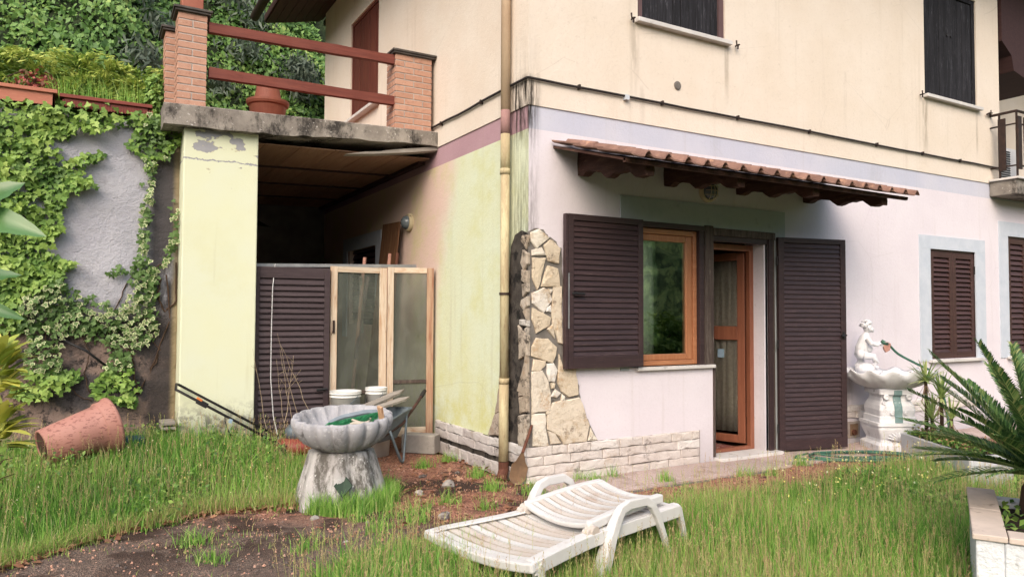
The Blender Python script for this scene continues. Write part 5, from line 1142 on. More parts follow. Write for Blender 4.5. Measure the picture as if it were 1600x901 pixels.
# Roman tiles: pan with a raised roll at the right, in overlapping courses
tw = .215; cl = .40; nC = int(round((AX1-AX0)/tw)); tw = (AX1-AX0)/nC
def tile_mesh():
    b = MB(); prof = [(0, .018), (.03, .006), (.12, .0), (.15, .006), (.165, .030), (.185, .052), (.205, .052), (.222, .030), (.232, .012)]
    k = len(prof); vs = []; ny = 3; sl = (AZ0-AZ1)/abs(AY)
    for yy, lift in ((0, .012), (-.2, .018), (-cl-.05, .024)):
        for x, z in prof: vs.append((x, yy, z+lift+yy*sl+.014))
        for x, z in prof: vs.append((x, yy, z+lift+yy*sl))
    fs = []
    for r_ in range(2):
        o0, o1 = r_*2*k, (r_+1)*2*k
        for i in range(k-1):
            fs.append((o0+i, o1+i, o1+i+1, o0+i+1)); fs.append((o0+k+i, o0+k+i+1, o1+k+i+1, o1+k+i))
        fs.append((o0, o0+k, o1+k, o1)); fs.append((o0+k-1, o1+k-1, o1+2*k-1, o0+2*k-1))
    o = 4*k
    for i in range(k-1): fs.append((o+i, o+k+i, o+k+i+1, o+i+1)); fs.append((i, i+1, k+i+1, k+i))
    return b.add(vs, fs)
tm = tile_mesh().build('roof_tile', m_tileroof, aw); me = tm.data; off = np.array(WLOC[tm.name]); first = True
rr = random.Random(4)
for j in (2, 1, 0):
    yb = -.02-j*.355; zb = az(yb)+.022+(2-j)*.004
    for i in range(nC):
        M = Matrix.Translation(Vector(off+V3(AX0+i*tw+rr.uniform(-.003, .003), yb+rr.uniform(-.006, .006), zb+rr.uniform(0, .005)))) @ Matrix.Rotation(rr.uniform(-.012, .012), 4, 'Z')
        if first: tm.matrix_basis = Matrix.Translation(Vector(np.array(M.translation)-WLOC[aw.name])); first = False
        else: inst(me, 'roof_tile', aw, M)
def corbel(x, seedv, label=None):
    rr = random.Random(seedv); b = MB(); n = 22; top = []; bot = []
    for i in range(n+1):
        y = -.003-1.0*i/n; t_ = i/n; zt = az(y)-.004; d = .205*(1-t_)+.085*t_+.028*math.sin(t_*14+1.2)+.012*math.sin(t_*31)+rr.uniform(-.004, .004)
        if t_ < .06: d = .23
        top.append(zt); bot.append(zt-max(d, .045))
    vs = []
    for i in range(n+1):
        y = -.003-1.0*i/n
        for (xx, zz) in ((x-.045, bot[i]), (x-.052+.006*math.sin(i), (bot[i]+top[i])/2), (x-.045, top[i]), (x+.045, top[i]), (x+.052, (bot[i]+top[i])/2), (x+.045, bot[i])): vs.append((xx, y, zz))
    fs = [(i*6+a, (i+1)*6+a, (i+1)*6+(a+1) % 6, i*6+(a+1) % 6) for i in range(n) for a in range(6)]+[(0, 1, 2, 3, 4, 5), tuple(n*6+a for a in (5, 4, 3, 2, 1, 0))]
    o = b.add(vs, fs).build('bracket', m_corbel, aw); 
    if label: o['label'] = label
for i, x in enumerate((.60, 1.69, 2.74, 3.85)): corbel(x, i)

# ================================================================== WALL LAMPS
def bulkhead(name, label, c, nrm, r, grid):
    t = thing(name, label, 'wall lamp', c); M = Matrix.Translation(Vector(c)) @ Vector(nrm).to_track_quat('Z', 'Y').to_matrix().to_4x4()
    b = MB(); b.lathe([(r, 0), (r, .03), (r*.93, .045), (r*.80, .05), (r*.78, .03), (.0001, .03)], 28, M); b.build('lamp_base', m_ring, t, smooth=False)
    b = MB(); b.lathe([(r*.78, .03), (r*.76, .06), (r*.62, .095), (r*.35, .115), (.0001, .12)], 28, M); b.build('lamp_glass', m_lampg, t, smooth=True)
    if grid:
        b = MB()
        for k in (-.4, 0, .4):
            for sw in (0, 1):
                pts_ = []
                for q in np.linspace(-.85, .85, 9):
                    x_, y_ = (q*r, k*r) if sw else (k*r, q*r); z_ = .05+.075*math.sqrt(max(0, 1-(x_*x_+y_*y_)/(r*r)*.95)); pts_.append(tuple(M @ Vector((x_, y_, z_))))
                b.tube(pts_, .0035, 5)
        b.build('lamp_guard', m_ring, t)
p = at(641, 348, 0, 0); bulkhead('wall_lamp', 'round wall lamp with cream ring on the yellow-green side wall', (0, p[1], p[2]), (-1, 0, 0), .115, False)
p = at(1104, 300, 1, 0); bulkhead('wall_lamp', 'round caged wall lamp under the tiled awning', (p[0], 0, p[2]), (0, -1, 0), .115, True)

# ================================================================== DRAINPIPE, CABLE
dp = thing('drainpipe', 'dirty painted drainpipe running down the side wall next to the corner', 'drainpipe', (-.075, .31, .16))
def pseg(z0, z1, mat, x=-.075, y=.31, r=.046):
    b = MB(); b.tube([(x, y, z0), (x, y, (z0+z1)/2), (x, y, z1)], r, 20); return b.build('pipe_segment', mat, dp, smooth=False)
def smooth_sides(o):
    o.data.polygons.foreach_set('use_smooth', [len(p.vertices) == 4 for p in o.data.polygons]); return o
smooth_sides(pseg(3.515, 7.0, m_pipe_u)); smooth_sides(pseg(3.285, 3.514, m_pipe_m)); smooth_sides(pseg(2.93, 3.284, m_pipe_l)); smooth_sides(pseg(.93, 2.92, m_pipe_l, r=.044)); smooth_sides(pseg(.17, .93, m_pipe_l, r=.047, x=-.078))
for z in (2.93, .93): b = MB(); b.tube([(-.076, .31, z-.035), (-.076, .31, z+.02)], .050, 20); smooth_sides(b.build('pipe_socket', m_pipe_l, dp))
for z in (5.3, 1.75): b = MB(); b.tube([(-.076, .31, z-.012), (-.076, .31, z+.012)], .051, 20); b.box((-.04, .30, z-.01), (.0, .32, z+.01)); b.build('bracket', m_iron, dp)
b = MB(); b.tube([(-.078, .31, .165), (-.078, .31, .08), (-.14, .25, .0)], .05, 14); b.build('pipe_shoe', m_handle, dp)
cb = thing('wall_cable', 'dark cable clipped along the wall above the painted band', 'cable', (0, 0, 3.75))
b = MB(); pts_ = [(-.035, 2.3, 3.755)]; rr = random.Random(2)
for k in range(1, 8): pts_.append((-.033, 2.3-2.25*k/8, 3.752+rr.uniform(-.006, .006)))
pts_ += [(-.033, -.02, 3.75), (-.02, -.033, 3.75)]
for k in range(1, 22): pts_.append((8.19*k/21, -.033, 3.748+rr.uniform(-.006, .004)))
b.tube(pts_, .0125, 8); b.build('cable', m_cable, cb, smooth=True)
for (x, y) in ((-.012, 1.9), (-.012, .9), (.55, -.012), (1.6, -.012), (2.7, -.012), (3.9, -.012), (5.2, -.012), (6.2, -.012), (7.1, -.012)):
    b = MB()
    if y > 0: b.box((x-.036, y-.009, 3.728), (x, y+.009, 3.772))
    else: b.box((x-.009, y-.036, 3.728), (x+.009, y, 3.772))
    b.build('clip', m_iron, cb)
b = MB(); b.box((1.10, -.055, 3.71), (1.15, -.012, 3.76)); b.build('junction_clip', m_paper, cb)

# ================================================================== BALCONY on the right with railing and air conditioner
ba = thing('balcony', 'small balcony with grey slab and brown metal railing at the right edge', 'balcony', (9.0, -.2, 3.3))
b = MB(); b.box((7.9, -.37, 3.31), (12, -.004, 3.52)); b.build('slab', m_slab, ba, bevel=.01)
b = MB(); b.box((7.86, -.41, 3.522), (12, -.015, 3.552)); b.build('coping', m_marble, ba, bevel=.004)
b = MB(); b.box((8.2, -.004, 3.31), (12, 1.15, 3.54)); b.build('balcony_floor', m_slab, ba)
b = MB(); b.tube([(7.93, -.014, 4.50), (7.93, -.37, 4.50), (12, -.37, 4.50)], .02, 8); b.tube([(7.93, -.02, 4.50), (7.88, -.04, 4.54), (7.78, -.05, 4.50)], .012, 6); b.build('handrail', m_iron, ba)
b = MB()
for z in (3.72, 4.32): b.tube([(7.93, -.014, z), (7.93, -.37, z), (12, -.37, z)], .013, 6)
b.build('rail', m_iron, ba)
for (x, y) in ((7.93, -.14), (7.93, -.37), (8.3, -.37), (8.65, -.37), (9.4, -.37), (10.2, -.37), (11.0, -.37), (11.9, -.37)):
    b = MB(); b.box((x-.011, y-.011, 3.55), (x+.011, y+.011, 4.5)); b.build('baluster', m_iron, ba)
for (x, y) in ((7.915, -.18), (7.96, -.39), (8.14, -.39), (8.5, -.39), (8.85, -.39), (9.2, -.39), (9.6, -.39), (10, -.39), (10.5, -.39)):
    b = MB(); b.box((x-.012 if y > -.3 else x-.05, y-.05 if y > -.3 else y-.012, 3.66), (x+.012 if y > -.3 else x+.05, y+.05 if y > -.3 else y+.012, 4.42)); b.build('slat', m_iron, ba, bevel=.003)
acu = thing('air_conditioner', 'white air conditioner unit behind the balcony railing', 'air conditioner', (8.5, .3, 3.54))
b = MB(); b.box((8.26, .15, 3.56), (9.0, .47, 4.16)); b.build('casing', m_ac, acu, bevel=.01)
b = MB()
for k in range(14): b.box((8.262-.012, .18, 3.62+k*.036), (8.262, .44, 3.64+k*.036))
b.build('grille', m_blackp, acu)
b = MB()
for k in range(14): b.box((8.30, .138, 3.62+k*.036), (8.80, .15, 3.634+k*.036))
b.build('grille', m_blackp, acu)

# ================================================================== PORCH FRONT: old shutter, two glazed frames, bar
def leanmap(p0, p1):
    p0, p1 = V3(*p0), V3(*p1); d = (p1-p0); L = np.linalg.norm(d[:2]); return p0, d/np.linalg.norm(d), L
def gzz(x, y): return float(gz(np.array(x), np.array(y)))
t = thing('old_shutter', 'old brown louvred shutter standing between the yellow post and the glazed frames', 'shutter', (-1.6, 2.22, gzz(-1.6, 2.22)))
angS = math.atan2(-.05, .78); zb = .12
sh, T3 = shutter(t, (-2.015, 2.27, zb), angS, .80, 1.93, 28, m_oldshut, w_=.062, topw=.12, botw=.10, d=.04, name='shutter_frame', slat=False)
me = None; pitch = 1.71/28
for k in range(28):
    z = .10+pitch*k
    if me is None:
        b_ = MB(); b_.prism([T3(.064, m, z+q) for m, q in ((.016, 0), (.044, -.006), (.044, .006), (.018, pitch-.008), (.012, pitch-.008))], np.array(T3(.80-.064, 0, 0))-np.array(T3(.064, 0, 0))); o = b_.build('slat', m_oldshut, sh); me = o.data; base = np.array(WLOC[o.name])
    else: inst(me, 'slat', sh, Matrix.Translation(Vector(base+np.array([0, 0, pitch*k+random.uniform(-.0012, .0012)]))) @ Matrix.Rotation(random.uniform(-.003, .003), 4, 'Y'))
b = MB(); b.tube([T3(.77, .04, .62), T3(.77, .07, .62), T3(.66, .075, .61)], .012, 8); b.build('handle', m_blackp, sh)
def glazed(name, label, p0, p1, zb, H, mats, w0=.075, w1=.085):
    x0, y0 = p0; x1, y1 = p1; L = math.hypot(x1-x0, y1-y0); c, si = (x1-x0)/L, (y1-y0)/L; t = thing(name, label, 'glazed frame', ((x0+x1)/2, (y0+y1)/2, zb))
    T = lambda u, n, z: (x0+u*c+n*si, y0+u*si-n*c, zb+z)
    def B(nm, u0, u1, a, e, m, n0=0, n1=.04):
        mb = MB(); mb.add([T(u, n, z) for z in (a, e) for u, n in ((u0, n0), (u1, n0), (u1, n1), (u0, n1))], [(0,1,2,3),(7,6,5,4),(0,4,5,1),(1,5,6,2),(2,6,7,3),(3,7,4,0)]); return mb.build(nm, m, t, bevel=.004)
    B('stile', 0, w0, 0, H, mats[0]); B('stile', L-w1, L, 0, H, mats[1]); B('rail', w0+.001, L-w1-.001, H-.065, H-.002, m_oldpine_x, 0, .038); B('rail', w0+.001, L-w1-.001, .002, .10, m_oldpine_x, 0, .038); B('rail', w0+.001, L-w1-.001, .60, .64, m_dirtywood, .004, .034)
    B('pane', w0-.01, L-w1+.01, .64, H-.055, m_dusty, .016, .020); B('pane', w0-.01, L-w1+.01, .09, .60, m_dusty, .016, .020)
    return t, T
g1, T1 = glazed('glazed_frame', 'old peeling pine frame with dusty glass, left one beside the brown shutter', (-1.20, 2.26), (-.555, 2.24), .06, 2.02, (m_oldpine, m_oldpine))
b = MB(); q = T1(.035, .042, 1.35); b.box((q[0]-.012, q[1]-.012, q[2]-.07), (q[0]+.012, q[1], q[2]+.07)); b.tube([(q[0], q[1]-.02, q[2]), (q[0]-.02, q[1]-.05, q[2]-.03), (q[0]-.03, q[1]-.03, q[2]-.09), (q[0]-.06, q[1]-.04, q[2]-.04)], .004, 5); b.build('latch', m_iron, g1)
g2, T2_ = glazed('glazed_frame', 'reddish old pine frame with dusty glass leaning against the side wall', (-.545, 2.22), (-.03, 2.09), .16, 1.93, (m_oldpine, m_oldpine_r), .07, .08)
b = MB(); b.obox((-2.01, 2.33, 2.065), (-.14, 2.37, 2.125), .05, .035); tag(b.build('aluminium_bar', m_alu), 'pale aluminium bar lying across the top of the porch screen', 'bar')
# things stored behind the screen
b = MB(); b.obox((-.22, 3.2, 0), (-.09, 3.3, 2.55), .02, .40, up=(-.9, .3, 0)); 
b = MB(); P0, P1 = at(592, 412, 0, -.12), at(598, 351, 0, -.1); Q0, Q1 = at(617, 412, 0, -.12), at(624, 346, 0, -.1)
v0 = [V3(-.32, Q0[1], .02), V3(-.32, P0[1], .02), V3(-.08, P1[1], P1[2]), V3(-.08, Q1[1], Q1[2])]; b.prism(v0, (-.018, 0, 0)); tag(b.build('leaning_board', m_ply), 'brown sheet of board leaning on the wall behind the glazed frames', 'board')
for i, (px, py, dx, c, lab) in enumerate([(609, 396, .0, m_clay, 'pinkish round stick poking up behind the glazed frames, front one'), (621, 395, .12, m_handle, 'reddish dark stick poking up beside the round lamp wall'), (570, 402, -.1, m_clay, 'short reddish stick poking up left of the leaning board')]):
    p = at(px, py, 1, 2.62+dx); b = MB(); b.tube([(p[0]+(.14 if i < 2 else .1)-.25, p[1]+.1, .02), (p[0], p[1], p[2])], .02, 10); tag(b.build('stick', c, smooth=False), lab, 'stick')
for i, (px0, py0, px1, py1, mt, lab) in enumerate([(555, 560, 575, 432, m_purple, 'faint reddish pole leaning behind the left glass pane'), (563, 432, 566, 520, m_grayplank, 'pale strip hanging behind the left glass pane')]):
    p, q = at(px0, py0, 1, 2.5), at(px1, py1, 1, 2.7); b = MB(); b.obox(tuple(p), tuple(q), .03, .02, up=(0, 1, .1)); tag(b.build('pole', mt), lab, 'pole')
# concrete block by the wall
b = MB(); M = Matrix.Translation((-.235, 1.945, .0)) @ Matrix.Rotation(math.atan2(-.29, .28), 4, 'Z'); b.box((-.20, -.08, 0), (.20, .10, .205), M=M); tag(b.build('concrete_block', m_block, bevel=.008), 'grey concrete block on the gravel against the plinth below the glazed frame', 'block')
# white cord
b = MB(); L = [(430, 412, 2.29), (426, 450, 2.17), (424, 520, 2.14), (423, 590, 2.12), (427, 650, 2.1), (436, 690, 2.0), (452, 706, 1.85), (468, 708, 1.75), (480, 700, 1.7)]
pts_ = [tuple(at(px, py, 1, yy)) for px, py, yy in L]; P_ = []
for i in range(len(pts_)-1):
    for t_ in np.linspace(0, 1, 5)[:-1]: P_.append(tuple(np.array(pts_[i])*(1-t_)+np.array(pts_[i+1])*t_))
b.tube(P_+[pts_[-1]], .0048, 6); tag(b.build('power_cord', m_cord, smooth=True), 'thin white cord hanging from the bar down over the old brown shutter', 'cord')
# dry stalks in front of the shutter
ds = thing('dry_stalks', 'bare dry stalks standing in front of the old brown shutter', 'dead plant', (-1.5, 2.0, .1)); rr = random.Random(6)
for (px0, py0, px1, py1) in ((475, 690, 433, 520), (460, 680, 436, 545), (448, 690, 430, 560), (482, 640, 440, 540), (445, 660, 460, 555), (420, 700, 395, 545)):
    p, q = at(px0, py0, 1, 1.95), at(px1, py1, 1, 2.08); b = MB(); d = q-p
    b.tube([p+d*k/6+V3(rr.uniform(-.012, .012), 0, 0) for k in range(7)], [.0035*(1-k/9) for k in range(7)], 5)
    for k in range(3): a = p+d*rr.uniform(.4, .9); b.tube([a, a+V3(rr.uniform(-.08, .08), -.02, rr.uniform(.04, .1))], .0016, 4)
    b.build('stem', m_drystem, ds)

# ================================================================== BUCKETS
def bucket(label, c, r, h, handle=True, group=None, flip=False, hd=(-1, -.6)):
    t = thing('bucket', label, 'bucket', c, group); M = Matrix.Translation(Vector(c))
    if flip: M = M @ Matrix.Translation((0, 0, h)) @ Matrix.Rotation(math.pi, 4, 'X')
    b = MB(); b.lathe([(.0001, 0), (r*.86, 0), (r*.95, h*.80), (r*1.02, h*.81), (r*1.02, h*.84), (r*.965, h*.85), (r*.97, h*.90), (r*1.04, h*.91), (r*1.04, h*.935), (r*.985, h*.94), (r*1.03, h*.975), (r*1.03, h), (r*.95, h), (r*.93, h*.9), (r*.84, .012), (.0001, .012)], 36, M)
    o = b.build('bucket_body', m_bucket, t); smooth_sides(o)
    if handle:
        b = MB(); a = Vector((hd[0], hd[1], 0)).normalized(); pp = Vector((-a.y, a.x, 0)); pts_ = [M @ (Vector((0, 0, h*.86))+pp*r*1.05*math.cos(th)+(a*.8*r*1.15+Vector((0, 0, -h*.42)))*math.sin(th)) for th in np.linspace(0, math.pi, 13)]; b.tube([tuple(p) for p in pts_], .0035, 5); b.build('handle', m_galv, t)
    return t
B3 = (-.62, 2.03, 0); B4 = (-1.02, 1.88, gzz(-1.02, 1.88))
pb1 = at(540, 612, 1, 1.92); pb2 = at(588, 606, 1, 2.0)
bucket('white bucket on the ground seen between bowl and wheelbarrow legs', (pb2[0]+.02, 2.03, 0), .16, .38, False)
bucket('small white bucket, right of the two upper ones', (pb2[0], 2.0, .381), .118, pb2[2]-.381+.01, True, hd=(-1, -.3))
h4 = .40; bucket('upturned white bucket hidden behind the cement bowl', (pb1[0], 1.92, B4[2]), .16, h4, False, flip=True)
bucket('large white ribbed bucket, left of the two upper ones', (pb1[0], 1.92, B4[2]+h4+.001), .162, pb1[2]-B4[2]-h4+.012, True)

# ================================================================== WHEELBARROW
wa = V3(.65, .76, 0); wa /= np.linalg.norm(wa); wr = V3(wa[1], -wa[0], 0); wc = V3(-.86, 1.60, 0)
wbt = thing('wheelbarrow', 'old grey wheelbarrow loaded with rubble, its handles towards the glazed frames', 'wheelbarrow', tuple(wc))
def W(u, v, z): return tuple(wc+wa*u+wr*v+V3(0, 0, z))
b = MB(); top = [(-.46, -.18), (-.46, .18), (.22, .29), (.22, -.29)]; bt = [(-.30, -.12), (-.30, .12), (.05, .19), (.05, -.19)]
zt = [.44, .44, .55, .55]
o_ = [W(u, v, z) for (u, v), z in zip(top, zt)]+[W(u, v, .26) for u, v in bt]; i_ = [W(u*.97, v*.96, z-.004) for (u, v), z in zip(top, zt)]+[W(u*.96, v*.95, .27) for u, v in bt]
b.add(o_+i_, [(0,1,5,4),(1,2,6,5),(2,3,7,6),(3,0,4,7),(4,5,6,7),(8,12,13,9),(9,13,14,10),(10,14,15,11),(11,15,12,8),(12,15,14,13),(0,8,9,1),(1,9,10,2),(2,10,11,3),(3,11,8,0)]); b.build('tray', m_galv, wbt, bevel=.006)
b = MB(); b.tube([o_[0], o_[1], o_[2], o_[3], o_[0]], .011, 8); b.build('tray_rim', m_galv, wbt)
for sg in (-1, 1):
    b = MB(); b.tube([W(-.72, .05*sg, .20), W(-.35, .13*sg, .30), W(.08, .235*sg, .40), W(.40, .29*sg, .58), W(.56, .30*sg, .655)], .0165, 10); b.build('handle_tube', m_rust, wbt, smooth=True)
    b = MB(); b.tube([W(.52, .299*sg, .637), W(.60, .30*sg, .672), W(.655, .30*sg, .69)], [.022, .024, .021], 10); b.build('grip', m_rubber, wbt, smooth=True)
    b = MB(); b.tube([W(.16, .26*sg, .56), W(.12, .26*sg, .30), W(.06, .26*sg, .03), W(.03, .26*sg, .012), W(-.0, .25*sg, .03), W(-.22, .21*sg, .37)], .014, 8); b.build('leg', m_galv, wbt, smooth=True)
b = MB(); Mw = Matrix.Translation(Vector(W(-.78, 0, .185))) @ Vector(tuple(wr)).to_track_quat('Z', 'Y').to_matrix().to_4x4()
b.lathe([(.11, -.035), (.16, -.045), (.185, -.025), (.19, 0), (.185, .025), (.16, .045), (.11, .035)], 28, Mw, cap=False); whl = b.build('wheel', m_rubber, wbt, smooth=True)
b = MB(); b.lathe([(.02, -.04), (.112, -.03), (.112, .03), (.02, .04)], 20, Mw); b.build('rim', m_galv, whl)
rr = random.Random(31)
for i in range(7): 
    u, v = rr.uniform(-.28, .12), rr.uniform(-.14, .14); c = W(u, v, .44+.12*u); rock((c[0], c[1], c[2]+rr.uniform(-.02, .05)), rr.uniform(.06, .10), 60+i, ['pale mortar lump in the wheelbarrow, front', 'grey stone lump in the wheelbarrow, middle', 'broken plaster piece on the wheelbarrow load', 'flat rubble piece at the barrow tray edge', 'round rubble lump under the planks in the barrow', 'dark rubble lump in the wheelbarrow tray', 'small chipped stone in the barrow beside the grip'][i])
for i, (a, c, lab) in enumerate([((-.12, -.05, .60), (.50, .10, .70), 'splintered grey plank on the wheelbarrow, upper'), ((-.20, .06, .585), (.40, .20, .635), 'splintered grey plank on the wheelbarrow, lower right'), ((-.3, -.12, .58), (.25, -.02, .62), 'short broken plank across the wheelbarrow tray')]):
    b = MB(); p, q = V3(*W(*a)), V3(*W(*c)); d = q-p; sd_ = np.cross(d, V3(0, 0, 1)); sd_ /= np.linalg.norm(sd_)
    b.prism([p-sd_*.055, p+sd_*.05, p+d*.75+sd_*.055, q+sd_*.01, p+d*.9-sd_*.02, p+d*.8-sd_*.055], (0, 0, .022)); tag(b.build('plank', m_grayplank), lab, 'plank')

# ================================================================== CEMENT BOWL
# pedestal and bowl
bowl = thing('cement_basin', 'weathered grey scalloped cement bowl on a flaring fluted pedestal in the grass', 'basin', (-1.66, .24, 0))
def bflute(th, t): return 1+(.095*abs(math.sin(th*9))**.55-.06)*(1 if .1 < t < .7 else .5 if t < .1 else .3)
Mb = Matrix.Translation((-1.655, .22, .435)) @ Matrix.Rotation(R(5.0), 4, Vector((.87, -.5, 0)))
prof = [(.0001, 0), (.15, 0), (.24, .035), (.335, .10), (.385, .18), (.402, .235), (.398, .275), (.383, .29), (.362, .283), (.345, .255), (.30, .19), (.20, .135), (.08, .12), (.0001, .118)]
b = MB(); b.lathe(prof, 144, Mb, rf=bflute); o = b.build('bowl', m_bowl, bowl, smooth=True)
def pflute(th, t):
    q = abs(math.sin(th*4)); return 1+(.13*q**1.5-.05)*(1-.35*t)+.012*math.sin(th*23+t*9)
b = MB(); b.lathe([(.37, -.05), (.355, .04), (.33, .14), (.30, .25), (.275, .34), (.262, .39), (.25, .43), (.20, .445), (.0001, .445)], 96, Matrix.Translation((-1.66, .24, -.0)), rf=pflute); b.build('pedestal', m_ped, bowl, smooth=True)
b = MB(); b.lathe([(.19, .40), (.22, .43), (.19, .46)], 40, Matrix.Translation((-1.66, .24, 0))); b.build('neck', m_ped, bowl, smooth=True)
q = at(545, 761, 1, -.095); dirc = V3(-.5, -.87, 0); c = V3(q[0], q[1], .16); sd_ = V3(.87, -.5, 0); b = MB()
c = V3(-1.66, .24, .20)+V3(-.44, -.9, 0)*.318+sd_*.07
b.prism([c+sd_*.072, c+V3(.035, .07, .075), c-sd_*.072, c+V3(-.012, -.024, -.085)], V3(-.5, -.87, .2)*.03); b.build('green_lozenge', m_green_d, bowl)
# broom head, batten and tape lying in the bowl
br = thing('broom_head', 'green bristled broom head lying in the cement bowl', 'broom', (-1.62, .20, .60))
P0 = V3(-1.80, .16, .665); P1 = V3(-1.40, .06, .742); d = P1-P0; d /= np.linalg.norm(d); u = V3(-.30, -.62, -.42); u /= np.linalg.norm(u)
b = MB(); n = 9; vs = []
for i in range(n+1):
    t_ = i/n; c = P0+(P1-P0)*t_+V3(0, 0, .02*math.sin(t_*math.pi)); h = .018*math.sin(max(.12, min(t_, 1-t_)*4)*1.2+.2)
    for a, e in ((-.022, -h), (.022, -h), (.022, h), (-.022, h)): vs.append(c-u*(.0+a)+np.cross(d, u)*e)
b.add(vs, [(i*4+a, (i+1)*4+a, (i+1)*4+(a+1) % 4, i*4+(a+1) % 4) for i in range(n) for a in range(4)]+[(0, 1, 2, 3), (n*4+3, n*4+2, n*4+1, n*4)]); b.build('broom_back', m_brushb, br, smooth=False)
N = 1500; t_ = rng.uniform(0, 1, N); o0 = P0+(P1-P0)*t_[:, None]+np.cross(d, u)*rng.uniform(-.022, .022, N)[:, None]+u*.02; dr = u+rng.normal(0, .16, (N, 3))+d*(-.35); tip = o0+dr*rng.uniform(.07, .10, N)[:, None]; sdv_ = np.cross(dr, rng.normal(0, 1, (N, 3))); sdv_ /= np.linalg.norm(sdv_, axis=1)[:, None]; sdv_ *= .0013
bigmesh('bristles', np.stack([o0-sdv_, o0+sdv_, tip+sdv_, tip-sdv_], 1), 4, m_brush, None, None, br, 'stuff')
b = MB(); b.obox((-1.40, -.02, .64), (-1.44, -.06, .80), .055, .022, up=(1, .3, 0)); tag(b.build('batten', m_pinestick, bevel=.002), 'short new pine batten standing in the cement bowl beside the broom', 'batten')
b = MB(); pts_ = [(-1.575+.085*math.cos(a), -.005+.07*math.sin(a), .668+.012*math.sin(a*2)) for a in np.linspace(0, 2*math.pi, 22)]; b.tube(pts_, .013, 8); pts_ = [(-1.57+.075*math.cos(a), 0.0+.06*math.sin(a), .69+.01*math.cos(a*2)) for a in np.linspace(0, 5.4, 18)]; b.tube(pts_, .010, 8); tag(b.build('strap_coil', m_cloth, smooth=True), 'coiled off-white strap lying at the near rim of the cement bowl', 'strap')

# ================================================================== OVERTURNED POT, BLUE TUB, PLANKS
c0 = V3(-3.83, 1.62, .41); c1 = V3(-3.30, 1.80, .545); ax = c1-c0; L = np.linalg.norm(ax)
Mp = Matrix.Translation(Vector(c0)) @ Vector(ax).to_track_quat('Z', 'Y').to_matrix().to_4x4()
pt = thing('overturned_pot', 'large faded terracotta plastic pot lying on its side in the grass by the wall', 'flower pot', (-3.6, 1.72, .2))
b = MB(); b.lathe([(.0001, .03), (.12, .03), (.132, 0), (.150, 0), (.200, L*.66), (.210, L*.80), (.214, L*.805), (.228, L*.82), (.232, L*.95), (.250, L*.955), (.252, L), (.232, L), (.215, L*.9), (.19, L*.6), (.14, .05), (.0001, .05)], 56, Mp)
o = b.build('pot_body', m_pot, pt); smooth_sides(o)
b = MB(); b.lathe([(.0001, .008), (.131, .008), (.131, .028), (.0001, .028)], 40, Mp); b.build('pot_base', m_potin, pt)
p = at(212, 690, 1, 2.0); b = MB(); b.box((p[0]-.09, 1.95, .24), (p[0]+.08, 2.15, .385)); tag(b.build('blue_tub', m_bluep, bevel=.015), 'small dark blue tub half hidden in the grass beside the fallen pot', 'tub')
for i, (py, lab) in enumerate([(660, 'upper of two short boards stacked at the foot of the wall'), (667, 'lower of two short boards stacked at the foot of the wall')]):
    p = at(263, py, 1, 2.2); b = MB(); b.box((p[0]-.07, 2.1, p[2]-.012), (p[0]+.06, 2.40, p[2]+.012)); tag(b.build('short_board', m_grayplank, bevel=.003), lab, 'board')

# ================================================================== LAWNMOWER
lm = thing('lawnmower', 'red and black lawnmower in the grass, its long black handle leaning to the yellow post', 'lawnmower', (-1.66, 1.85, .12))
b = MB(); g0 = gzz(-1.66, 1.75); b.lathe([(.22, .05), (.24, .12), (.21, .17), (.14, .19), (.0001, .195)], 28, Matrix.Translation((-1.64, 1.72, g0))); smooth_sides(b.build('deck', m_red, lm))
b = MB(); b.lathe([(.12, .19), (.12, .27), (.09, .31), (.0001, .315)], 24, Matrix.Translation((-1.66, 1.74, g0))); b.build('motor_cover', m_galv, lm, smooth=True)
for (dx, dy) in ((-.2, -.14), (.18, -.16), (-.2, .16), (.18, .14)):
    b = MB(); b.lathe([(.0001, -.02), (.075, -.02), (.08, 0), (.075, .02), (.0001, .02)], 20, Matrix.Translation((-1.64+dx, 1.72+dy, g0+.08)) @ Matrix.Rotation(R(90), 4, 'X')); b.build('wheel', m_rubber, lm)
H0, H1 = at(440, 690, 1, 1.80), at(280, 606, 1, 1.93); H1[2] += .005; dH = H1-H0
sd1 = V3(.1, .9, .12)*.10; sd1b = V3(0, .9, .1)*.20
b = MB(); nrm = np.cross(dH, V3(0, 1, 0)); nrm /= np.linalg.norm(nrm)
A = H0-V3(0, .16, .03); Bq = H0+V3(0, .16, .03); C1_ = H1-V3(.015, .14, .02); C2_ = H1+V3(.01, .14, .015)
b.tube([A, A+(C1_-A)*.92, C1_+V3(0, .01, 0)*0, C1_+V3(-.025, .04, .012), C2_+V3(-.025, -.04, .012), C2_, C2_+(Bq-C2_)*.08, Bq], .0125, 8); b.build('handle', m_blackm, lm, smooth=True)
b = MB(); q = C1_+(A-C1_)*.16; b.obox(q-dH*.0, q+(A-C1_)*.10, .03, .05); b.build('switch_box', m_blackp, lm, bevel=.006)
b = MB(); b.obox(q+V3(.0, -.01, .028), q+(A-C1_)*.05+V3(0, -.01, .024), .028, .02); b.build('switch_cap', m_orangep, lm, bevel=.005)
b = MB(); q = C1_+(A-C1_)*.42; b.tube([q, q+V3(.0, -.02, -.05), q+V3(.03, -.02, -.14), q+V3(.08, 0, -.25)], .005, 6); b.build('cable', m_blackp, lm, smooth=True)
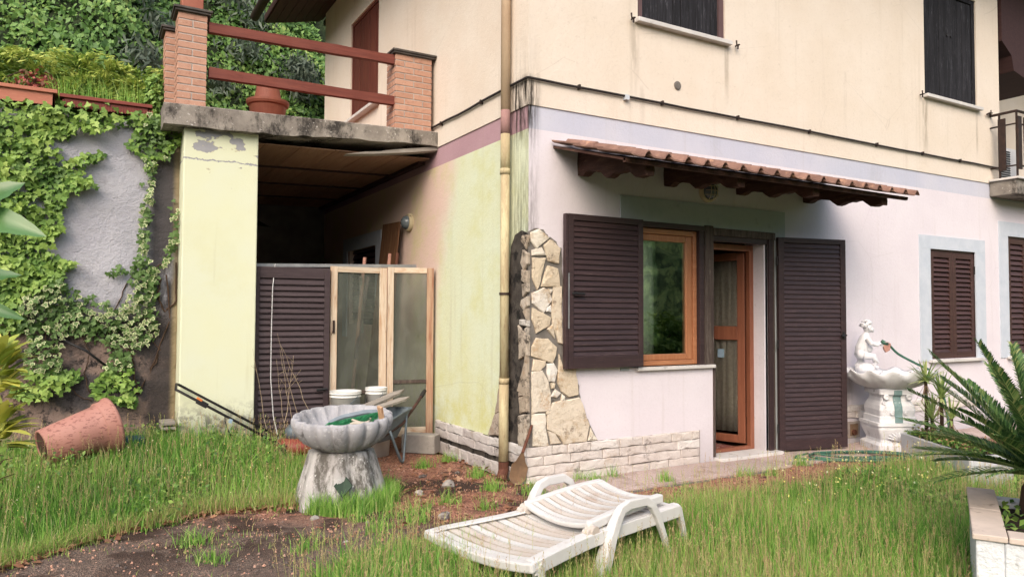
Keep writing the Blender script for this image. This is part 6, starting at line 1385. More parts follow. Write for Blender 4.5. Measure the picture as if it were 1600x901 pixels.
b = MB(); q = q+V3(.045, -.03, -.055); b.add([q+V3(-.02, 0, -.01), q+V3(.012, -.004, -.022), q+V3(.024, -.002, .014), q+V3(-.008, .002, .026)]+[q+V3(-.02, .003, -.01), q+V3(.012, -.001, -.022), q+V3(.024, .001, .014), q+V3(-.008, .005, .026)], [(0,1,2,3),(7,6,5,4),(0,4,5,1),(1,5,6,2),(2,6,7,3),(3,7,4,0)]); b.build('tag', m_paleblue, lm)

# ================================================================== SPADE at the corner
sp = thing('spade', 'small rusty spade leaning against the corner of the house by the drainpipe', 'spade', (-.08, .02, 0))
P0, P1, P2 = at(829, 663, 1, -.02), at(815, 706, 1, -.06), at(808, 757, 1, -.12)
P0 = V3(P0[0], -.045, P0[2]); P1 = V3(P1[0], -.08, P1[2]); P2 = at(806, 757, 2, .005)
b = MB(); b.tube([P0, P1], [.012, .015], 8); b.build('handle', m_handle, sp)
d = P2-P1; L = np.linalg.norm(d); d /= L; sd_ = np.cross(d, V3(-.5, -.87, .2)); sd_ /= np.linalg.norm(sd_); nn_ = np.cross(sd_, d)
b = MB(); out_ = [(.0, .012), (.08, .02), (.30, .045), (.42, .075), (.80, .075), (.95, .045), (1, .0)]; vs = []; k = len(out_)
for t_, w_ in out_:
    for q, dz in ((-1, 0), (-.5, -.010), (0, -.014), (.5, -.010), (1, 0)): vs.append(P1+d*L*t_+sd_*w_*q+nn_*dz*min(1, w_/.06))
b.add(vs, [(i*5+j, i*5+j+1, (i+1)*5+j+1, (i+1)*5+j) for i in range(k-1) for j in range(4)]); o = b.build('blade', m_blade, sp, fixn=False); m = o.modifiers.new('t', 'SOLIDIFY'); m.thickness = .004
# ================================================================== SUN LOUNGER
lo = V3(-1.396, -2.027, .071); lyaw, lpit = .146, .075
cy, sy_, cp, sp_ = math.cos(lyaw), math.sin(lyaw), math.cos(lpit), math.sin(lpit)
LM = np.array([[cy*cp, -sy_, -cy*sp_], [sy_*cp, cy, -sy_*sp_], [sp_, 0, cp]])
def LP(u, v, w_): return lo+LM @ V3(u, v, w_)
lg = thing('sun_lounger', 'dirty white plastic sun lounger with folded flat backrest in the tall grass', 'sun lounger', tuple(lo-V3(0, 0, .28)))
WB = .723
def ledge(u):      # near and far edge of the bed at station u; the foot end flares
    t_ = max(0, min(1, (.75-u)/.62)); return -.075*t_**1.3, WB+.17*t_**1.3
def foot(u, v):    # the foot end runs slightly askew
    return u
def rail_pts(side, us, w_off=0):
    return [LP(u, ledge(u)[side], w_off+.012*math.sin(u*2)) for u in us]
def bar(mb, pts_, wdt, hgt, upv=None):
    up = LM @ V3(0, 0, 1) if upv is None else upv; k = len(pts_); vs = []
    for i in range(k):
        t_ = np.array(pts_[min(i+1, k-1)])-np.array(pts_[max(i-1, 0)]); t_ /= np.linalg.norm(t_)
        r_ = np.cross(t_, up); r_ /= np.linalg.norm(r_)+1e-9; u_ = np.cross(r_, t_)
        wq = wdt[i] if hasattr(wdt, '__len__') else wdt; hq = hgt[i] if hasattr(hgt, '__len__') else hgt
        for a, b_ in ((-1, -1), (1, -1), (1, 1), (-1, 1)): vs.append(np.array(pts_[i])+r_*a*wq/2+u_*b_*hq/2)
    fs = [(i*4+a, (i+1)*4+a, (i+1)*4+(a+1) % 4, i*4+(a+1) % 4) for i in range(k-1) for a in range(4)]+[(3, 2, 1, 0), tuple((k-1)*4+a for a in range(4))]
    return mb.add(vs, fs)
FU = (.20, .075)      # station of the foot end at the near / far edge
def fe(s_): return FU[0]+(FU[1]-FU[0])*s_
us_n = np.linspace(FU[0]-.02, 1.60, 14); us_f = np.linspace(FU[1]-.02, 1.60, 14)
mb = MB(); bar(mb, rail_pts(0, us_n, -.03), .034, .085); bar(mb, rail_pts(1, us_f, -.03), .034, .085); bar(mb, [p+LM @ V3(0, .034, .008) for p in rail_pts(0, us_n)], .06, .014); bar(mb, [p+LM @ V3(0, -.034, .008) for p in rail_pts(1, us_f)], .06, .014); bar(mb, [LP(1.585, v, -.035) for v in (0, WB/2, WB)], .04, .07)
mb.build('frame', m_plastic, lg, bevel=.009)
def sag(s_, amt): return -amt*4*s_*(1-s_)
mb = MB(); n = 18; pts_ = []
for i in range(n+1):
    s_ = i/n; u = fe(s_)-.02; a, c = ledge(u); pts_.append(LP(u-.0, a+(c-a)*(s_*1.04-.02), sag(s_, .045)-.012+.018*math.cos(s_*math.pi)**2*0))
bar(mb, pts_, .062, .06); mb.build('foot_bar', m_plastic, lg, bevel=.012)
nS = 21
for k in range(nS):       # cross slats of the bed
    mb = MB(); vs = []; n = 12; t0 = (k+.06)/nS; t1 = (k+.80)/nS
    for i in range(n+1):
        s_ = i/n
        for (tt, dz) in ((t0, 0), (t1, 0), (t1, -.014), (t0, -.014)):
            u = fe(s_)+.02+(1.56-fe(s_)-.02)*tt; a, c = ledge(u); vs.append(LP(u, a+.012+(c-a-.024)*s_, sag(s_, .045*(1-.3*tt))+.008+dz))
    mb.add(vs, [(i*4+a_, (i+1)*4+a_, (i+1)*4+(a_+1) % 4, i*4+(a_+1) % 4) for i in range(n) for a_ in range(4)]+[(3, 2, 1, 0), tuple(n*4+a_ for a_ in range(4))]); mb.build('slat', m_plastic2 if k % 3 else m_plastic, lg)
# backrest: its own frame and slats, lying folded down a little above the bed
bk = MB(); uh, ut = .745, 1.475
def bw(u): t_ = (u-uh)/(ut-uh); return .03+.02*t_, WB-.03-.03*t_
def bz(u): t_ = (u-uh)/(ut-uh); return .078+.022*math.sin(t_*2.4)
for sd_ in (0, 1): bar(bk, [LP(u, bw(u)[sd_]+(.012, -.012)[sd_], bz(u)-.018) for u in np.linspace(uh, ut, 12)], .058, .060)
bar(bk, [LP(ut-.005-.0, bw(ut)[0]+(bw(ut)[1]-bw(ut)[0])*s_, bz(ut)+sag(s_, .05)-.008) for s_ in np.linspace(0, 1, 12)], .05, .034)
bar(bk, [LP(uh+.012, bw(uh)[0]+(bw(uh)[1]-bw(uh)[0])*s_, bz(uh)+sag(s_, .05)-.008) for s_ in np.linspace(0, 1, 12)], .045, .034)
brest = bk.build('backrest', m_plastic, lg, bevel=.01)
for v in (.02, WB-.03):
    mb = MB(); mb.tube([LP(uh+.01, v-.035, .035), LP(uh+.01, v+.04, .035)], [.034, .034], 12); mb.tube([LP(uh-.03, v-.02, .03), LP(uh-.03, v+.035, .03)], [.022, .022], 10); mb.build('knuckle', m_plastic2, brest)
nB = 13
for k in range(nB):
    mb = MB(); vs = []; n = 12; t0 = (k+.10)/nB; t1 = (k+.80)/nB
    for i in range(n+1):
        s_ = i/n
        for (tt, dz) in ((t0, 0), (t1, 0), (t1, -.013), (t0, -.013)):
            u = uh+.035+(ut-uh-.06)*tt; a, c = bw(u); vs.append(LP(u, a+.01+(c-a-.02)*s_, bz(u)+sag(s_, .05)+.006+dz))
    mb.add(vs, [(i*4+a_, (i+1)*4+a_, (i+1)*4+(a_+1) % 4, i*4+(a_+1) % 4) for i in range(n) for a_ in range(4)]+[(3, 2, 1, 0), tuple(n*4+a_ for a_ in range(4))]); mb.build('slat', m_plastic2 if k % 2 else m_plastic, brest)
# arm rests that run down into the legs
for v, lab in ((-.025, None), (WB+.02, None)):
    P_ = [(.70, -.36), (.80, -.17), (.865, -.03), (.935, .07), (.985, .125), (1.06, .142), (1.22, .130), (1.28, .09), (1.33, .0), (1.385, -.14), (1.45, -.34)]
    if v > .3: P_ = [(u-.05, w_+(.03 if w_ > .05 else 0)) for u, w_ in P_]
    mb = MB(); bar(mb, [LP(u, v, w_) for u, w_ in P_], [.06, .066, .062, .06, .062, .064, .062, .056, .05, .042, .036], [.09, .10, .085, .062, .05, .042, .042, .046, .044, .038, .032], upv=LM @ V3(0, 1, 0)); 
    # bar() sizes: width lies in the arm's plane
    mb.build('arm_rest', m_plastic, lg, bevel=.008)
for v in (.03, WB-.03):
    mb = MB(); bar(mb, [LP(1.585, v, 0), LP(1.62, v, -.03), LP(1.655, v, -.16), LP(1.70, v, -.36)], [.05, .045, .035, .03], [.05, .05, .045, .035], upv=LM @ V3(0, 1, 0)); mb.build('leg', m_plastic, lg, bevel=.006)
for s_, v in ((0, -.05), (1, WB+.12)):
    u = FU[s_]+.03; mb = MB(); bar(mb, [LP(u-.02, v, -.01), LP(u-.0, v, -.05), LP(u+.01, v, -.18), LP(u+.0, v, -.38)], [.06, .06, .05, .045], [.07, .07, .06, .05], upv=LM @ V3(0, 1, 0)); mb.build('leg', m_plastic, lg, bevel=.008)

# ================================================================== WALL FOUNTAIN with cherub
FX, FY = 4.70, -.47; FZ = 0.0
fo = thing('fountain', 'white cement fountain with scalloped basin on a square scrolled pedestal against the pink wall', 'fountain', (FX, FY, 0))
FM = Matrix.Translation((FX, FY, 0)) @ Matrix.Rotation(R(-30), 4, 'Z')
def sq_lathe(prof, mat, name, n=5, wob=None):
    """stacked square sections with rounded corners"""
    b = MB(); vs = []; k = 4*n
    for (hw, z) in prof:
        r_ = min(.03, hw*.2)
        for c_ in range(4):
            a0 = c_*90
            cx_, cy_ = (hw-r_)*(1 if c_ in (0, 3) else -1), (hw-r_)*(1 if c_ in (0, 1) else -1)
            for i in range(n): a = R(a0+90*i/(n-1)); vs.append(tuple(FM @ Vector((cx_+r_*math.cos(a), cy_+r_*math.sin(a), z))))
    fs = [(i*k+j, i*k+(j+1) % k, (i+1)*k+(j+1) % k, (i+1)*k+j) for i in range(len(prof)-1) for j in range(k)]+[tuple(range(k))[::-1], tuple((len(prof)-1)*k+j for j in range(k))]
    return b.add(vs, fs).build(name, mat, fo)
sq_lathe([(.245, -.03), (.245, .07), (.225, .09), (.20, .10), (.195, .13), (.21, .17), (.225, .21), (.235, .25), (.232, .285), (.25, .29), (.25, .325)], m_cement_w, 'pedestal_base')
sq_lathe([(.215, .326), (.215, .39), (.20, .40), (.205, .43), (.21, .47), (.20, .52), (.175, .57), (.165, .61), (.17, .64), (.20, .65), (.205, .70), (.19, .715)], m_cement_w, 'pedestal_top')
for (xx, zz, r_) in ((-.13, .62, .035), (.13, .62, .035), (-.08, .44, .022), (.08, .44, .022), (-.16, .55, .02)):
    b = MB(); b.lathe([(r_, 0), (r_, .02), (r_*.6, .032), (r_*.5, .02), (.0001, .03)], 18, FM @ Matrix.Translation((xx, -.185 if zz > .5 else -.205, zz)) @ Matrix.Rotation(R(90), 4, 'X')); b.build('scroll', m_cement_w, fo, smooth=True)
# carved leaf relief on the base block
b = MB()
for i in range(9):
    a = R(-70+i*17.5); b.tube([tuple(FM @ Vector((.0, -.215, .12))), tuple(FM @ Vector((.09*math.sin(a), -.228, .12+.075*math.cos(a)))), tuple(FM @ Vector((.15*math.sin(a), -.222, .12+.125*math.cos(a)*.9)))], [.006, .014, .005], 6)
b.build('relief', m_cement_w, fo, smooth=True)
b = MB(); pr = [(-.217, .33), (-.219, .40), (-.208, .41), (-.214, .47), (-.206, .52), (-.181, .57), (-.171, .62), (-.207, .65), (-.21, .70)]
b.add([tuple(FM @ Vector((sx*.045, y_-.004, z_))) for y_, z_ in pr for sx in (-1, 1)], [(2*i, 2*i+1, 2*i+3, 2*i+2) for i in range(len(pr)-1)]); o = b.build('painted_strip', m_tealpaint, fo, fixn=False); m = o.modifiers.new('t', 'SOLIDIFY'); m.thickness = .006
# shell basin: ribs outside, frilled rim
nT, prof = 120, [(.001, .70), (.16, .70), (.24, .715), (.34, .755), (.42, .81), (.475, .865), (.50, .905), (.50, .915), (.455, .895), (.40, .85), (.30, .80), (.15, .775), (.001, .77)]
vs = []
for i, (r_, z) in enumerate(prof):
    for j in range(nT):
        th = 2*math.pi*j/nT; rib = 1+(.03*abs(math.sin(th*13)) if 2 <= i <= 5 else 0)+(.035*math.sin(th*13) if i in (6, 7, 8) else 0); f_ = .022*math.sin(th*13+.8) if i in (5, 6, 7, 8) else 0
        vs.append(tuple(FM @ Vector((r_*rib*1.04*math.cos(th), r_*rib*.86*math.sin(th), z+f_))))
b = MB(); b.add(vs, [(i*nT+j, i*nT+(j+1) % nT, (i+1)*nT+(j+1) % nT, (i+1)*nT+j) for i in range(len(prof)-1) for j in range(nT)]); b.build('basin', m_cement_w, fo, smooth=True)
b = MB(); b.box((4.28, -.12, .82), (4.75, -.002, .93)); b.build('wall_bracket', m_cement_w, fo, bevel=.012)
# cherub: one continuous body, fused from volumes
def ell(b, c, r, rot=None, n=12):
    M = Matrix.Translation(Vector(c)) @ (rot or Matrix()) @ Matrix.Diagonal((r[0], r[1], r[2], 1))
    b.lathe([(math.sin(math.pi*i/n) if 0 < i < n else .0001, -math.cos(math.pi*i/n)) for i in range(n+1)], 16, M)
CH = Matrix.Translation((4.56, -.27, .86)) @ Matrix.Rotation(R(-38), 4, 'Z') @ Matrix.Diagonal((1.16, 1.16, 1.12, 1))      # local +x: where he looks
cb_ = MB(); L3 = lambda x, y, z: tuple(CH @ Vector((x, y, z)))
def limb(pts_, rs): cb_.tube([L3(*p) for p in pts_], rs, 12)
def E_(c, r): ell(cb_, L3(*c), r)
ell(cb_, L3(.0, 0, .06), (.13, .11, .075)); ell(cb_, L3(.05, .03, .02), (.15, .12, .05))
limb([(-.045, 0, .215), (-.035, 0, .28), (-.005, 0, .37), (.005, 0, .41), (.012, 0, .445)], [.072, .074, .066, .052, .026])      # trunk and neck
E_((-.055, .035, .215), (.058, .05, .055)); E_((-.055, -.035, .215), (.058, .05, .055)); E_((.03, 0, .27), (.045, .05, .05))
limb([(-.03, -.045, .20), (.06, -.06, .19), (.085, -.06, .13), (.06, -.058, .09), (.105, -.065, .075)], [.05, .042, .034, .024, .018])   # near leg bent
limb([(-.045, .04, .20), (-.03, .05, .13), (-.075, .05, .085), (-.03, .055, .07)], [.05, .04, .028, .018])
limb([(-.0, -.07, .385), (.03, -.095, .325), (.09, -.07, .315), (.135, -.04, .33)], [.03, .027, .022, .017])
limb([(-.0, .07, .385), (.045, .085, .335), (.10, .05, .33), (.14, .01, .335)], [.03, .027, .022, .017])
E_((.025, 0, .495), (.056, .050, .062)); E_((.055, 0, .48), (.034, .036, .034)); E_((.083, 0, .487), (.012, .009, .010)); E_((.058, .022, .472), (.02, .018, .018)); E_((.058, -.022, .472), (.02, .018, .018)); E_((.075, 0, .455), (.014, .016, .008))
E_((.02, -.05, .488), (.012, .008, .016)); E_((.02, .05, .488), (.012, .008, .016))
rr = random.Random(3)
for i in range(46):      # curls
    a = rr.uniform(0, 2*math.pi); e = rr.uniform(.0, 1.45); x_, y_, z_ = .050*math.cos(a)*math.cos(e), .052*math.sin(a)*math.cos(e), .058*math.sin(e)
    if x_ > .03 and z_ < .035: continue
    E_((.012+x_*1.12, y_*1.12, .507+z_*1.1), (.020, .020, .018))
E_((.0, 0, .568), (.03, .03, .015))
for k in range(4):      # fingers of both hands on the shell
    for sg, yy in ((-1, -.035), (1, .008)): limb([(.135, yy, .335-k*.006), (.155, yy+.004, .342-k*.012), (.172, yy+.008*sg, .338-k*.012)], [.007, .006, .004])
o = cb_.build('cherub', m_cement_w, None, smooth=True); m = o.modifiers.new('fuse', 'REMESH'); m.mode = 'VOXEL'; m.voxel_size = .0042; m.use_smooth_shade = True
m = o.modifiers.new('soft', 'SMOOTH'); m.iterations = 1; m.factor = .4
tag(o, 'white cherub statue holding a shell at the back of the fountain basin', 'statue')
t = thing('shell_spout', 'cream and terracotta shell held by the cherub statue', 'spout', L3(.2, -.02, .30))
b = MB(); vs = []; 
for i in range(9):
    a = R(-75+150*i/8)
    for q in (.25, .65, 1.0): vs.append(L3(.135+.085*q*math.cos(a*.6), -.02+.075*q*math.sin(a), .325+.02*q*abs(math.sin(i*math.pi/1.0+.5))+.045*q-.03*q*q))
b.add(vs, [(i*3+j, i*3+j+1, (i+1)*3+j+1, (i+1)*3+j) for i in range(8) for j in range(2)]); o = b.build('shell', m_shell, t, fixn=False); m = o.modifiers.new('t', 'SOLIDIFY'); m.thickness = .008
b = MB(); b.prism([L3(.16, -.045, .335), L3(.235, -.045, .335), L3(.225, -.045, .26), L3(.185, -.045, .235), L3(.165, -.045, .27)], np.array(L3(0, .035, 0))-np.array(L3(0, 0, 0))); b.build('jug', m_clay, t, bevel=.006)
# hose from the shell to the ground, and the coil on the paving
def catmull(P, n=8):
    P = [np.array(p, float) for p in P]; P = [2*P[0]-P[1]]+P+[2*P[-1]-P[-2]]; out = []
    for i in range(1, len(P)-2):
        for t_ in np.linspace(0, 1, n, endpoint=False):
            a, b_, c, d = P[i-1:i+3]; out.append(.5*((2*b_)+(-a+c)*t_+(2*a-5*b_+4*c-d)*t_**2+(-a+3*b_-3*c+d)*t_**3))
    return out+[P[-2]]
HP = [at(1378, 533, 1, -.42), at(1390, 540, 1, -.45), at(1404, 553, 1, -.48), at(1430, 567, 1, -.55), at(1455, 580, 1, -.62), at(1468, 600, 1, -.68), at(1476, 625, 1, -.72), at(1481, 655, 1, -.75), at(1486, 690, 1, -.8)]
b = MB(); b.tube(catmull(HP), .014, 10); b.tube([HP[0], HP[1]], .022, 10); tag(b.build('garden_hose', m_hose, smooth=True), 'green hose running from the shell in the cherub\'s hands down behind the yuccas', 'hose')
b = MB(); P_ = []
for k in range(52):
    a = k*2*math.pi/18; q = 1-.10*(k//18)+.05*math.sin(k*.9); c = at(1335, 716, 2, 0); P_.append((c[0]+.62*q*math.cos(a)*.87+.13*q*math.sin(a)+.06*(k//18), c[1]-.62*q*math.cos(a)*.5+.17*q*math.sin(a), .014+.012*(k//18)+.004*math.sin(k)))
P_ = [tuple(at(1262, 708, 2, .014))]+P_[9:]; b.tube(catmull(P_, 3), .0125, 8); tag(b.build('hose_coil', m_hose, smooth=True), 'green garden hose lying in flat loops on the paving before the fountain', 'hose')

# ================================================================== LOW PLANTER with yuccas
A = V3(4.60, -.66, 0); dA = V3(-.54, -.87, 0); dA /= np.linalg.norm(dA); nA = V3(.85, -.53, 0); L2 = 1.35; W2 = .42; H2 = .22
p2 = thing('stone_planter', 'low grey marbled planter with yuccas and weeds beside the fountain', 'planter', tuple(A+dA*.6+nA*.2))
def quadbox(mb, o_, a, la, b_, lb, z0, z1):
    c = [o_, o_+a*la, o_+a*la+b_*lb, o_+b_*lb]; mb.add([q+V3(0, 0, z0) for q in c]+[q+V3(0, 0, z1) for q in c], [(0,3,2,1),(4,5,6,7),(0,1,5,4),(1,2,6,5),(2,3,7,6),(3,0,4,7)]); return mb
t_ = .045
for (o_, la, lb) in ((A, L2, t_), (A+nA*(W2-t_), L2, t_)): mb = MB(); quadbox(mb, o_, dA, la, nA, lb, -.25, H2); mb.build('planter_wall', m_planter2, p2, bevel=.006)
for o_ in (A+nA*t_, A+nA*t_+dA*(L2-t_)): mb = MB(); quadbox(mb, o_, dA, t_, nA, W2-2*t_, -.25, H2-.002); mb.build('planter_wall', m_planter2, p2, bevel=.006)
mb = MB(); quadbox(mb, A+nA*t_+dA*t_, dA, L2-2*t_, nA, W2-2*t_, 0, H2-.03); mb.build('soil', m_soil, p2)
n = 900; q = rng.uniform(.05, .95, (n, 2)); P = A+dA*q[:, :1]*L2+nA*q[:, 1:]*W2+np.stack([0*q[:, 0], 0*q[:, 0], H2+np.abs(rng.normal(0, .04, n))], 1)
o, e = leaf_cloud(P, np.tile([0, -.2, 1.], (n, 1)), .045, .6, 'small'); bigmesh('weeds', o, 4, m_ivy, rng.uniform(0, .6, n), e)
o, e = leaf_cloud(P[:400]+V3(0, 0, .01), np.tile([0, -.2, 1.], (400, 1)), .05, .6, 'long'); bigmesh('litter', o, 4, m_dead, rng.uniform(0, 1, 400), e)
def blade_leaf(mb_v, uvs, base, d, L, w_, droop, rv):
    """a long leaf: strip of quads that arches under its weight"""
    n = 6; d = d/np.linalg.norm(d); side = np.cross(d, V3(0, 0, 1)); side /= np.linalg.norm(side)+1e-9; prev = None; c = np.array(base, float); dd = d.copy()
    for i in range(n+1):
        t_ = i/n; ww = w_*(math.sin(min(1, t_*3+.35)*math.pi/2))*(1-t_)**.55*.5+.0006
        cur = (c-side*ww, c+side*ww)
        if prev is not None: mb_v.append([prev[0], prev[1], cur[1], cur[0]]); uvs.append(rv)
        prev = cur; dd = dd+V3(0, 0, -droop/n); dd /= np.linalg.norm(dd); c = c+dd*L/n
def yucca(px, py, vdepth, zb, Lf, n, label, dead=8):
    p = A+dA*vdepth*L2+nA*W2*.5; top = at(px, py, 0, p[0]); top[1] = p[1]; zt = top[2]
    # horizontal place is taken on the planter, height from the crown
    t = thing('yucca', label, 'yucca', (p[0], p[1], H2-.03)); b = MB(); b.tube([(p[0], p[1], H2-.03), (p[0]+.01, p[1], (H2+zt)/2), (p[0], p[1], zt)], [.022, .02, .018], 8); b.build('trunk', m_stem, t, smooth=True)
    V_, U_ = [], []; 
    for i in range(n):
        a = i*2.4; el = R(random.uniform(-5, 85)*1.0); d = V3(math.cos(a)*math.cos(el), math.sin(a)*math.cos(el), math.sin(el)); blade_leaf(V_, U_, (p[0], p[1], zt+random.uniform(-.02, .02)), d, Lf*random.uniform(.75, 1.1), .026, .3, random.uniform(0, .66))
    for i in range(dead):
        a = i*2.4; d = V3(math.cos(a)*.5, math.sin(a)*.5, -.8); blade_leaf(V_, U_, (p[0], p[1], zt-.02), d, Lf*.8, .014, .3, 1.0)
    bigmesh('foliage', np.array(V_), 4, m_yuc, np.array(U_), np.ones((len(V_), 4)), t, None)
for (px, py, vd, Lf, n_, lab) in ((1437, 595, .13, .31, 46, 'tallest yucca, nearest the fountain basin'), (1447, 655, .22, .29, 40, 'low yucca rosette in the front of the grey planter'), (1476, 622, .36, .30, 40, 'second tall yucca, where the green hose comes down'), (1492, 655, .5, .26, 30, 'small yucca half hidden by the cycad fronds')):
    p = A+dA*vd*L2+nA*W2*.5; yucca(px, py, vd, H2, Lf, n_, lab)

# ================================================================== BIG WHITE PLANTER with cycad
PF = V3(.645, -3.58, 0); pu = V3(.87, .493, 0); pv_ = V3(.493, -.87, 0); PL1, PL2, PZ, PT = 1.22, 1.5, .36, .13
bp = thing('white_planter', 'white rendered planter wall with stone coping in the lower right corner', 'planter', tuple(PF+pu*.6+pv_*.7))
for k, (o_, la, lb) in enumerate(((PF, PL1, PT), (PF+pv_*(PL2-PT), PL1, PT))): mb = MB(); quadbox(mb, o_, pu, la, pv_, lb, -.5, PZ); mb.build('planter_wall', m_whiteplast, bp, bevel=.01)
for o_ in (PF+pv_*PT, PF+pv_*PT+pu*(PL1-PT)): mb = MB(); quadbox(mb, o_, pu, PT, pv_, PL2-2*PT, -.5, PZ-.002); mb.build('planter_wall', m_whiteplast, bp, bevel=.01)
e_ = .015
def cop(o_, a, la, b_, lb): mb = MB(); quadbox(mb, o_, a, la, b_, lb, PZ+.002, PZ+.035); mb.build('coping', m_coping, bp, bevel=.006)
cop(PF-pu*e_-pv_*e_, pu, .62, pv_, PT+2*e_); cop(PF-pu*e_-pv_*e_+pu*.625, pu, PL1+2*e_-.625, pv_, PT+2*e_)
for k in range(2): cop(PF-pu*e_+pv_*(PT+e_+.004+k*.62), pv_, .615, pu, PT+2*e_)
mb = MB(); quadbox(mb, PF+pu*PT+pv_*PT, pu, PL1-2*PT, pv_, PL2-2*PT, -.3, PZ-.05); mb.build('soil', m_soil, bp)
CC = PF+pu*.84+pv_*.42
cyc = thing('cycad', 'large dark green cycad spreading stiff fronds over the white planter at the right edge', 'cycad', tuple(CC+V3(0, 0, PZ-.05)))
b = MB(); rr = random.Random(8); b.lathe([(.13, 0), (.16, .08), (.15, .20), (.11, .27), (.05, .30), (.0001, .31)], 22, Matrix.Translation(Vector(CC+V3(0, 0, PZ-.06))), rf=lambda th, t_: 1+.09*math.sin(th*9+t_*25)); b.build('trunk', m_stem, cyc)
crown = CC+V3(0, 0, PZ+.22)
def frond(az_, el, L, droop, seedv):
    rr = random.Random(seedv); n = 24; c = crown.copy()+V3(math.cos(az_), math.sin(az_), 0)*.05; d = V3(math.cos(az_)*math.cos(el), math.sin(az_)*math.cos(el), math.sin(el)); P = [c.copy()]; D = [d.copy()]
    for i in range(n): d = d+V3(0, 0, -droop/n); d /= np.linalg.norm(d); c = c+d*L/n; P.append(c.copy()); D.append(d.copy())
    b = MB(); b.tube([tuple(p) for p in P], [.0075*(1-.8*i/n) for i in range(n+1)], 5); fr_ = b.build('frond', m_greenstem, cyc, smooth=True)
    V_, U_ = [], []; m_ = 84
    for i in range(m_):
        t_ = .10+.9*i/(m_-1); k = min(int(t_*n), n-1); f_ = t_*n-k; c = P[k]*(1-f_)+P[k+1]*f_; d = D[k]; side = np.cross(d, V3(0, 0, 1)); side /= np.linalg.norm(side); up = np.cross(side, d)
        ll = .145*math.sin(min(1, t_*1.6+.18)*math.pi/2)*(1-t_*.78)**.6*rr.uniform(.92, 1.06)
        for sg in (-1, 1):
            dr = side*sg*.72+d*(.62+.35*t_)+up*.34+rng.normal(0, .05, 3); dr /= np.linalg.norm(dr); w_ = .0048; ax_ = np.cross(dr, up); ax_ /= np.linalg.norm(ax_); tip = c+dr*ll-V3(0, 0, .012); mid = c+dr*ll*.55+up*.004
            V_.append([c-ax_*w_*.8, c+ax_*w_*.8, mid+ax_*w_, mid-ax_*w_]); V_.append([mid-ax_*w_, mid+ax_*w_, tip+ax_*.0006, tip-ax_*.0006]); u_ = rr.uniform(0, .8)+.2*t_ if rr.random() > .03 else 1.0; U_ += [u_, u_]
    o = bigmesh('leaflets', np.array(V_), 4, m_cyc, np.array(U_), np.ones((len(V_), 4)), fr_, None)
m_greenstem = simple('frond_midrib', s(120, 140, 70), s(100, 124, 60), 12, .6, .1, 60)
rr = random.Random(77); k = 0
for ring, (el0, n_, L0, dr0) in enumerate(((78, 7, 1.0, .2), (62, 13, 1.1, .35), (46, 15, 1.1, .45), (32, 15, .98, .5), (17, 12, .85, .4))):
    for i in range(n_): k += 1; frond(2*math.pi*(i+.5*(ring % 2)+rr.uniform(-.18, .18))/n_, R(el0+rr.uniform(-7, 7)), L0*.80*rr.uniform(.88, 1.08), dr0*rr.uniform(.8, 1.3), k)
n = 300; q = rng.uniform(0, 1, (n, 2)); P = PF+pu*(PT+q[:, :1]*(PL1-2*PT))+pv_*(PT+q[:, 1:]*(PL2-2*PT))+V3(0, 0, PZ-.03)+np.stack([0*q[:, 0], 0*q[:, 0], np.abs(rng.normal(0, .05, n))], 1)
o, e = leaf_cloud(P, np.tile([0, -.2, 1.], (n, 1)), .05, .6, 'small'); bigmesh('weeds', o, 4, m_ivy, rng.uniform(0, .8, n), e)

# ================================================================== FOREGROUND LEAVES at the left edge
tr = thing('broad_leaved_tree', 'glossy broad-leaved branch reaching in from the left edge of the picture', 'tree', (-3.95, -3.0, 0))
b = MB(); b.tube([(-4.1, -3.0, -.1), (-4.06, -2.98, .8), (-4.0, -3.02, 1.6), (-3.96, -3.0, 2.3)], [.03, .026, .02, .012], 9)
def bigleaf(base, tip, wdt, face, fold, bend, rv):
    base, tip = np.array(base, float), np.array(tip, float); d = tip-base; L = np.linalg.norm(d); d /= L; side = np.cross(d, face); side /= np.linalg.norm(side); up = np.cross(side, d); n = 12; V_ = []; E2 = []; rows = []
    for i in range(n+1):
        t_ = i/n; w_ = wdt*math.sin(math.pi*min(1, t_**.85))**.8*(1-.25*t_)+.0008; c = base+d*L*t_+up*bend*math.sin(math.pi*t_)*L
        rows.append([c+side*w_*q+up*(abs(q)*fold*w_+.0025*math.sin(t_*40)*abs(q)) for q in (-1, -.5, 0, .5, 1)])
    for i in range(n):
        for j in range(4): V_.append([rows[i][j], rows[i][j+1], rows[i+1][j+1], rows[i+1][j]]); ed = [abs(-1+.5*j), abs(-1+.5*(j+1))]; E2.append([ed[0]*.6, ed[1]*.6, ed[1]*.6, ed[0]*.6])
    o = bigmesh('leaf', np.array(V_), 4, m_mag, np.full(len(V_), rv), np.array(E2), tr, None); bm = bmesh.new(); bm.from_mesh(o.data); bmesh.ops.remove_doubles(bm, verts=bm.verts, dist=1e-5); bm.to_mesh(o.data); bm.free(); o.data.polygons.foreach_set('use_smooth', [True]*len(o.data.polygons))
vw = V3(-.5, -.87, .1)
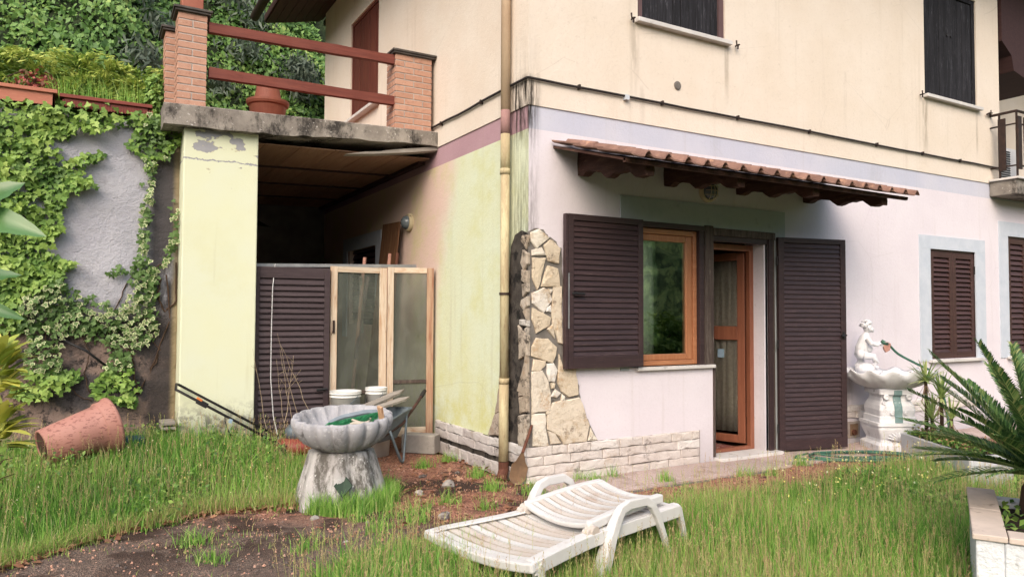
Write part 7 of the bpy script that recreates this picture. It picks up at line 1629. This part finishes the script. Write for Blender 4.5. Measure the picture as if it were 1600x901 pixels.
LFS = [((-70, 340), (40, 286), .055, 0, .2, .5), ((-60, 335), (73, 370), .050, .03, .3, .8), ((-60, 440), (34, 430), .030, .02, .2, .3), ((-60, 470), (39, 499), .026, 0, .3, .6), ((-90, 300), (-20, 250), .05, 0, .3, .4), ((-100, 380), (-30, 410), .05, 0, .3, .5)]
for (b0, t0, w_, dy, fo_, rv) in LFS:
    p, q = at(*b0, 1, -3.0+dy), at(*t0, 1, -3.05-dy*2); bigleaf(p, q, w_, vw+V3(rng.normal(0, .15), 0, .5), fo_, .06, rv); b.tube([p+V3(-.10, 0, -.06), p], .003, 5)
b.build('branch', m_stem, tr, smooth=True)
def auc(name, px, py, yy, rx, rz, n, label):
    p = at(px, py, 1, yy); t = thing(name, label, 'shrub', (p[0], yy, gzz(p[0], yy))); stem_tree(t, (p[0], yy, gzz(p[0], yy)-.02), (p[0], yy, p[2]), .014, .007, 6, seedv=int(px+200), spread=.15)
    d = rng.normal(0, 1, (n, 3)); d /= np.linalg.norm(d, axis=1)[:, None]; d[:, 2] = np.abs(d[:, 2])*.8-.1; V_, U_ = [], []
    for i in range(n): blade_leaf(V_, U_, (p[0]+d[i, 0]*rx*.55, yy+d[i, 1]*rx*.55, p[2]+d[i, 2]*rz*.8+rng.uniform(-rz, rz*.4)), d[i]+V3(0, 0, .25), rng.uniform(.14, .20), .11, .6, float(np.clip(rng.normal(.55, .28), 0, 1)))
    bigmesh('foliage', np.array(V_), 4, m_auc, np.array(U_), np.ones((len(V_), 4)), t, None)
auc('yellow_leaved_shrub', -14, 590, .15, .22, .24, 110, 'upper yellow and green leaved shrub at the left edge below the big leaves'); auc('yellow_leaved_shrub', -8, 672, .0, .13, .12, 50, 'lower yellow-leaved shrub at the left edge beside the fallen pot')
# big garden bush across the lawn, which the window pane mirrors
t = thing('garden_bush', 'large yellow-green bush across the garden, seen only mirrored in the window pane', 'bush', (12.5, -12.5, -.6)); stem_tree(t, (12.5, -12.5, -.6), (12.5, -12.5, 1.0), .06, .03, 8, seedv=91, spread=1.2); bush_cloud((12.3, -12.5, .3), (3.2, 1.6, 1.1), 9000, .16, m_ivy, 'foliage', t)
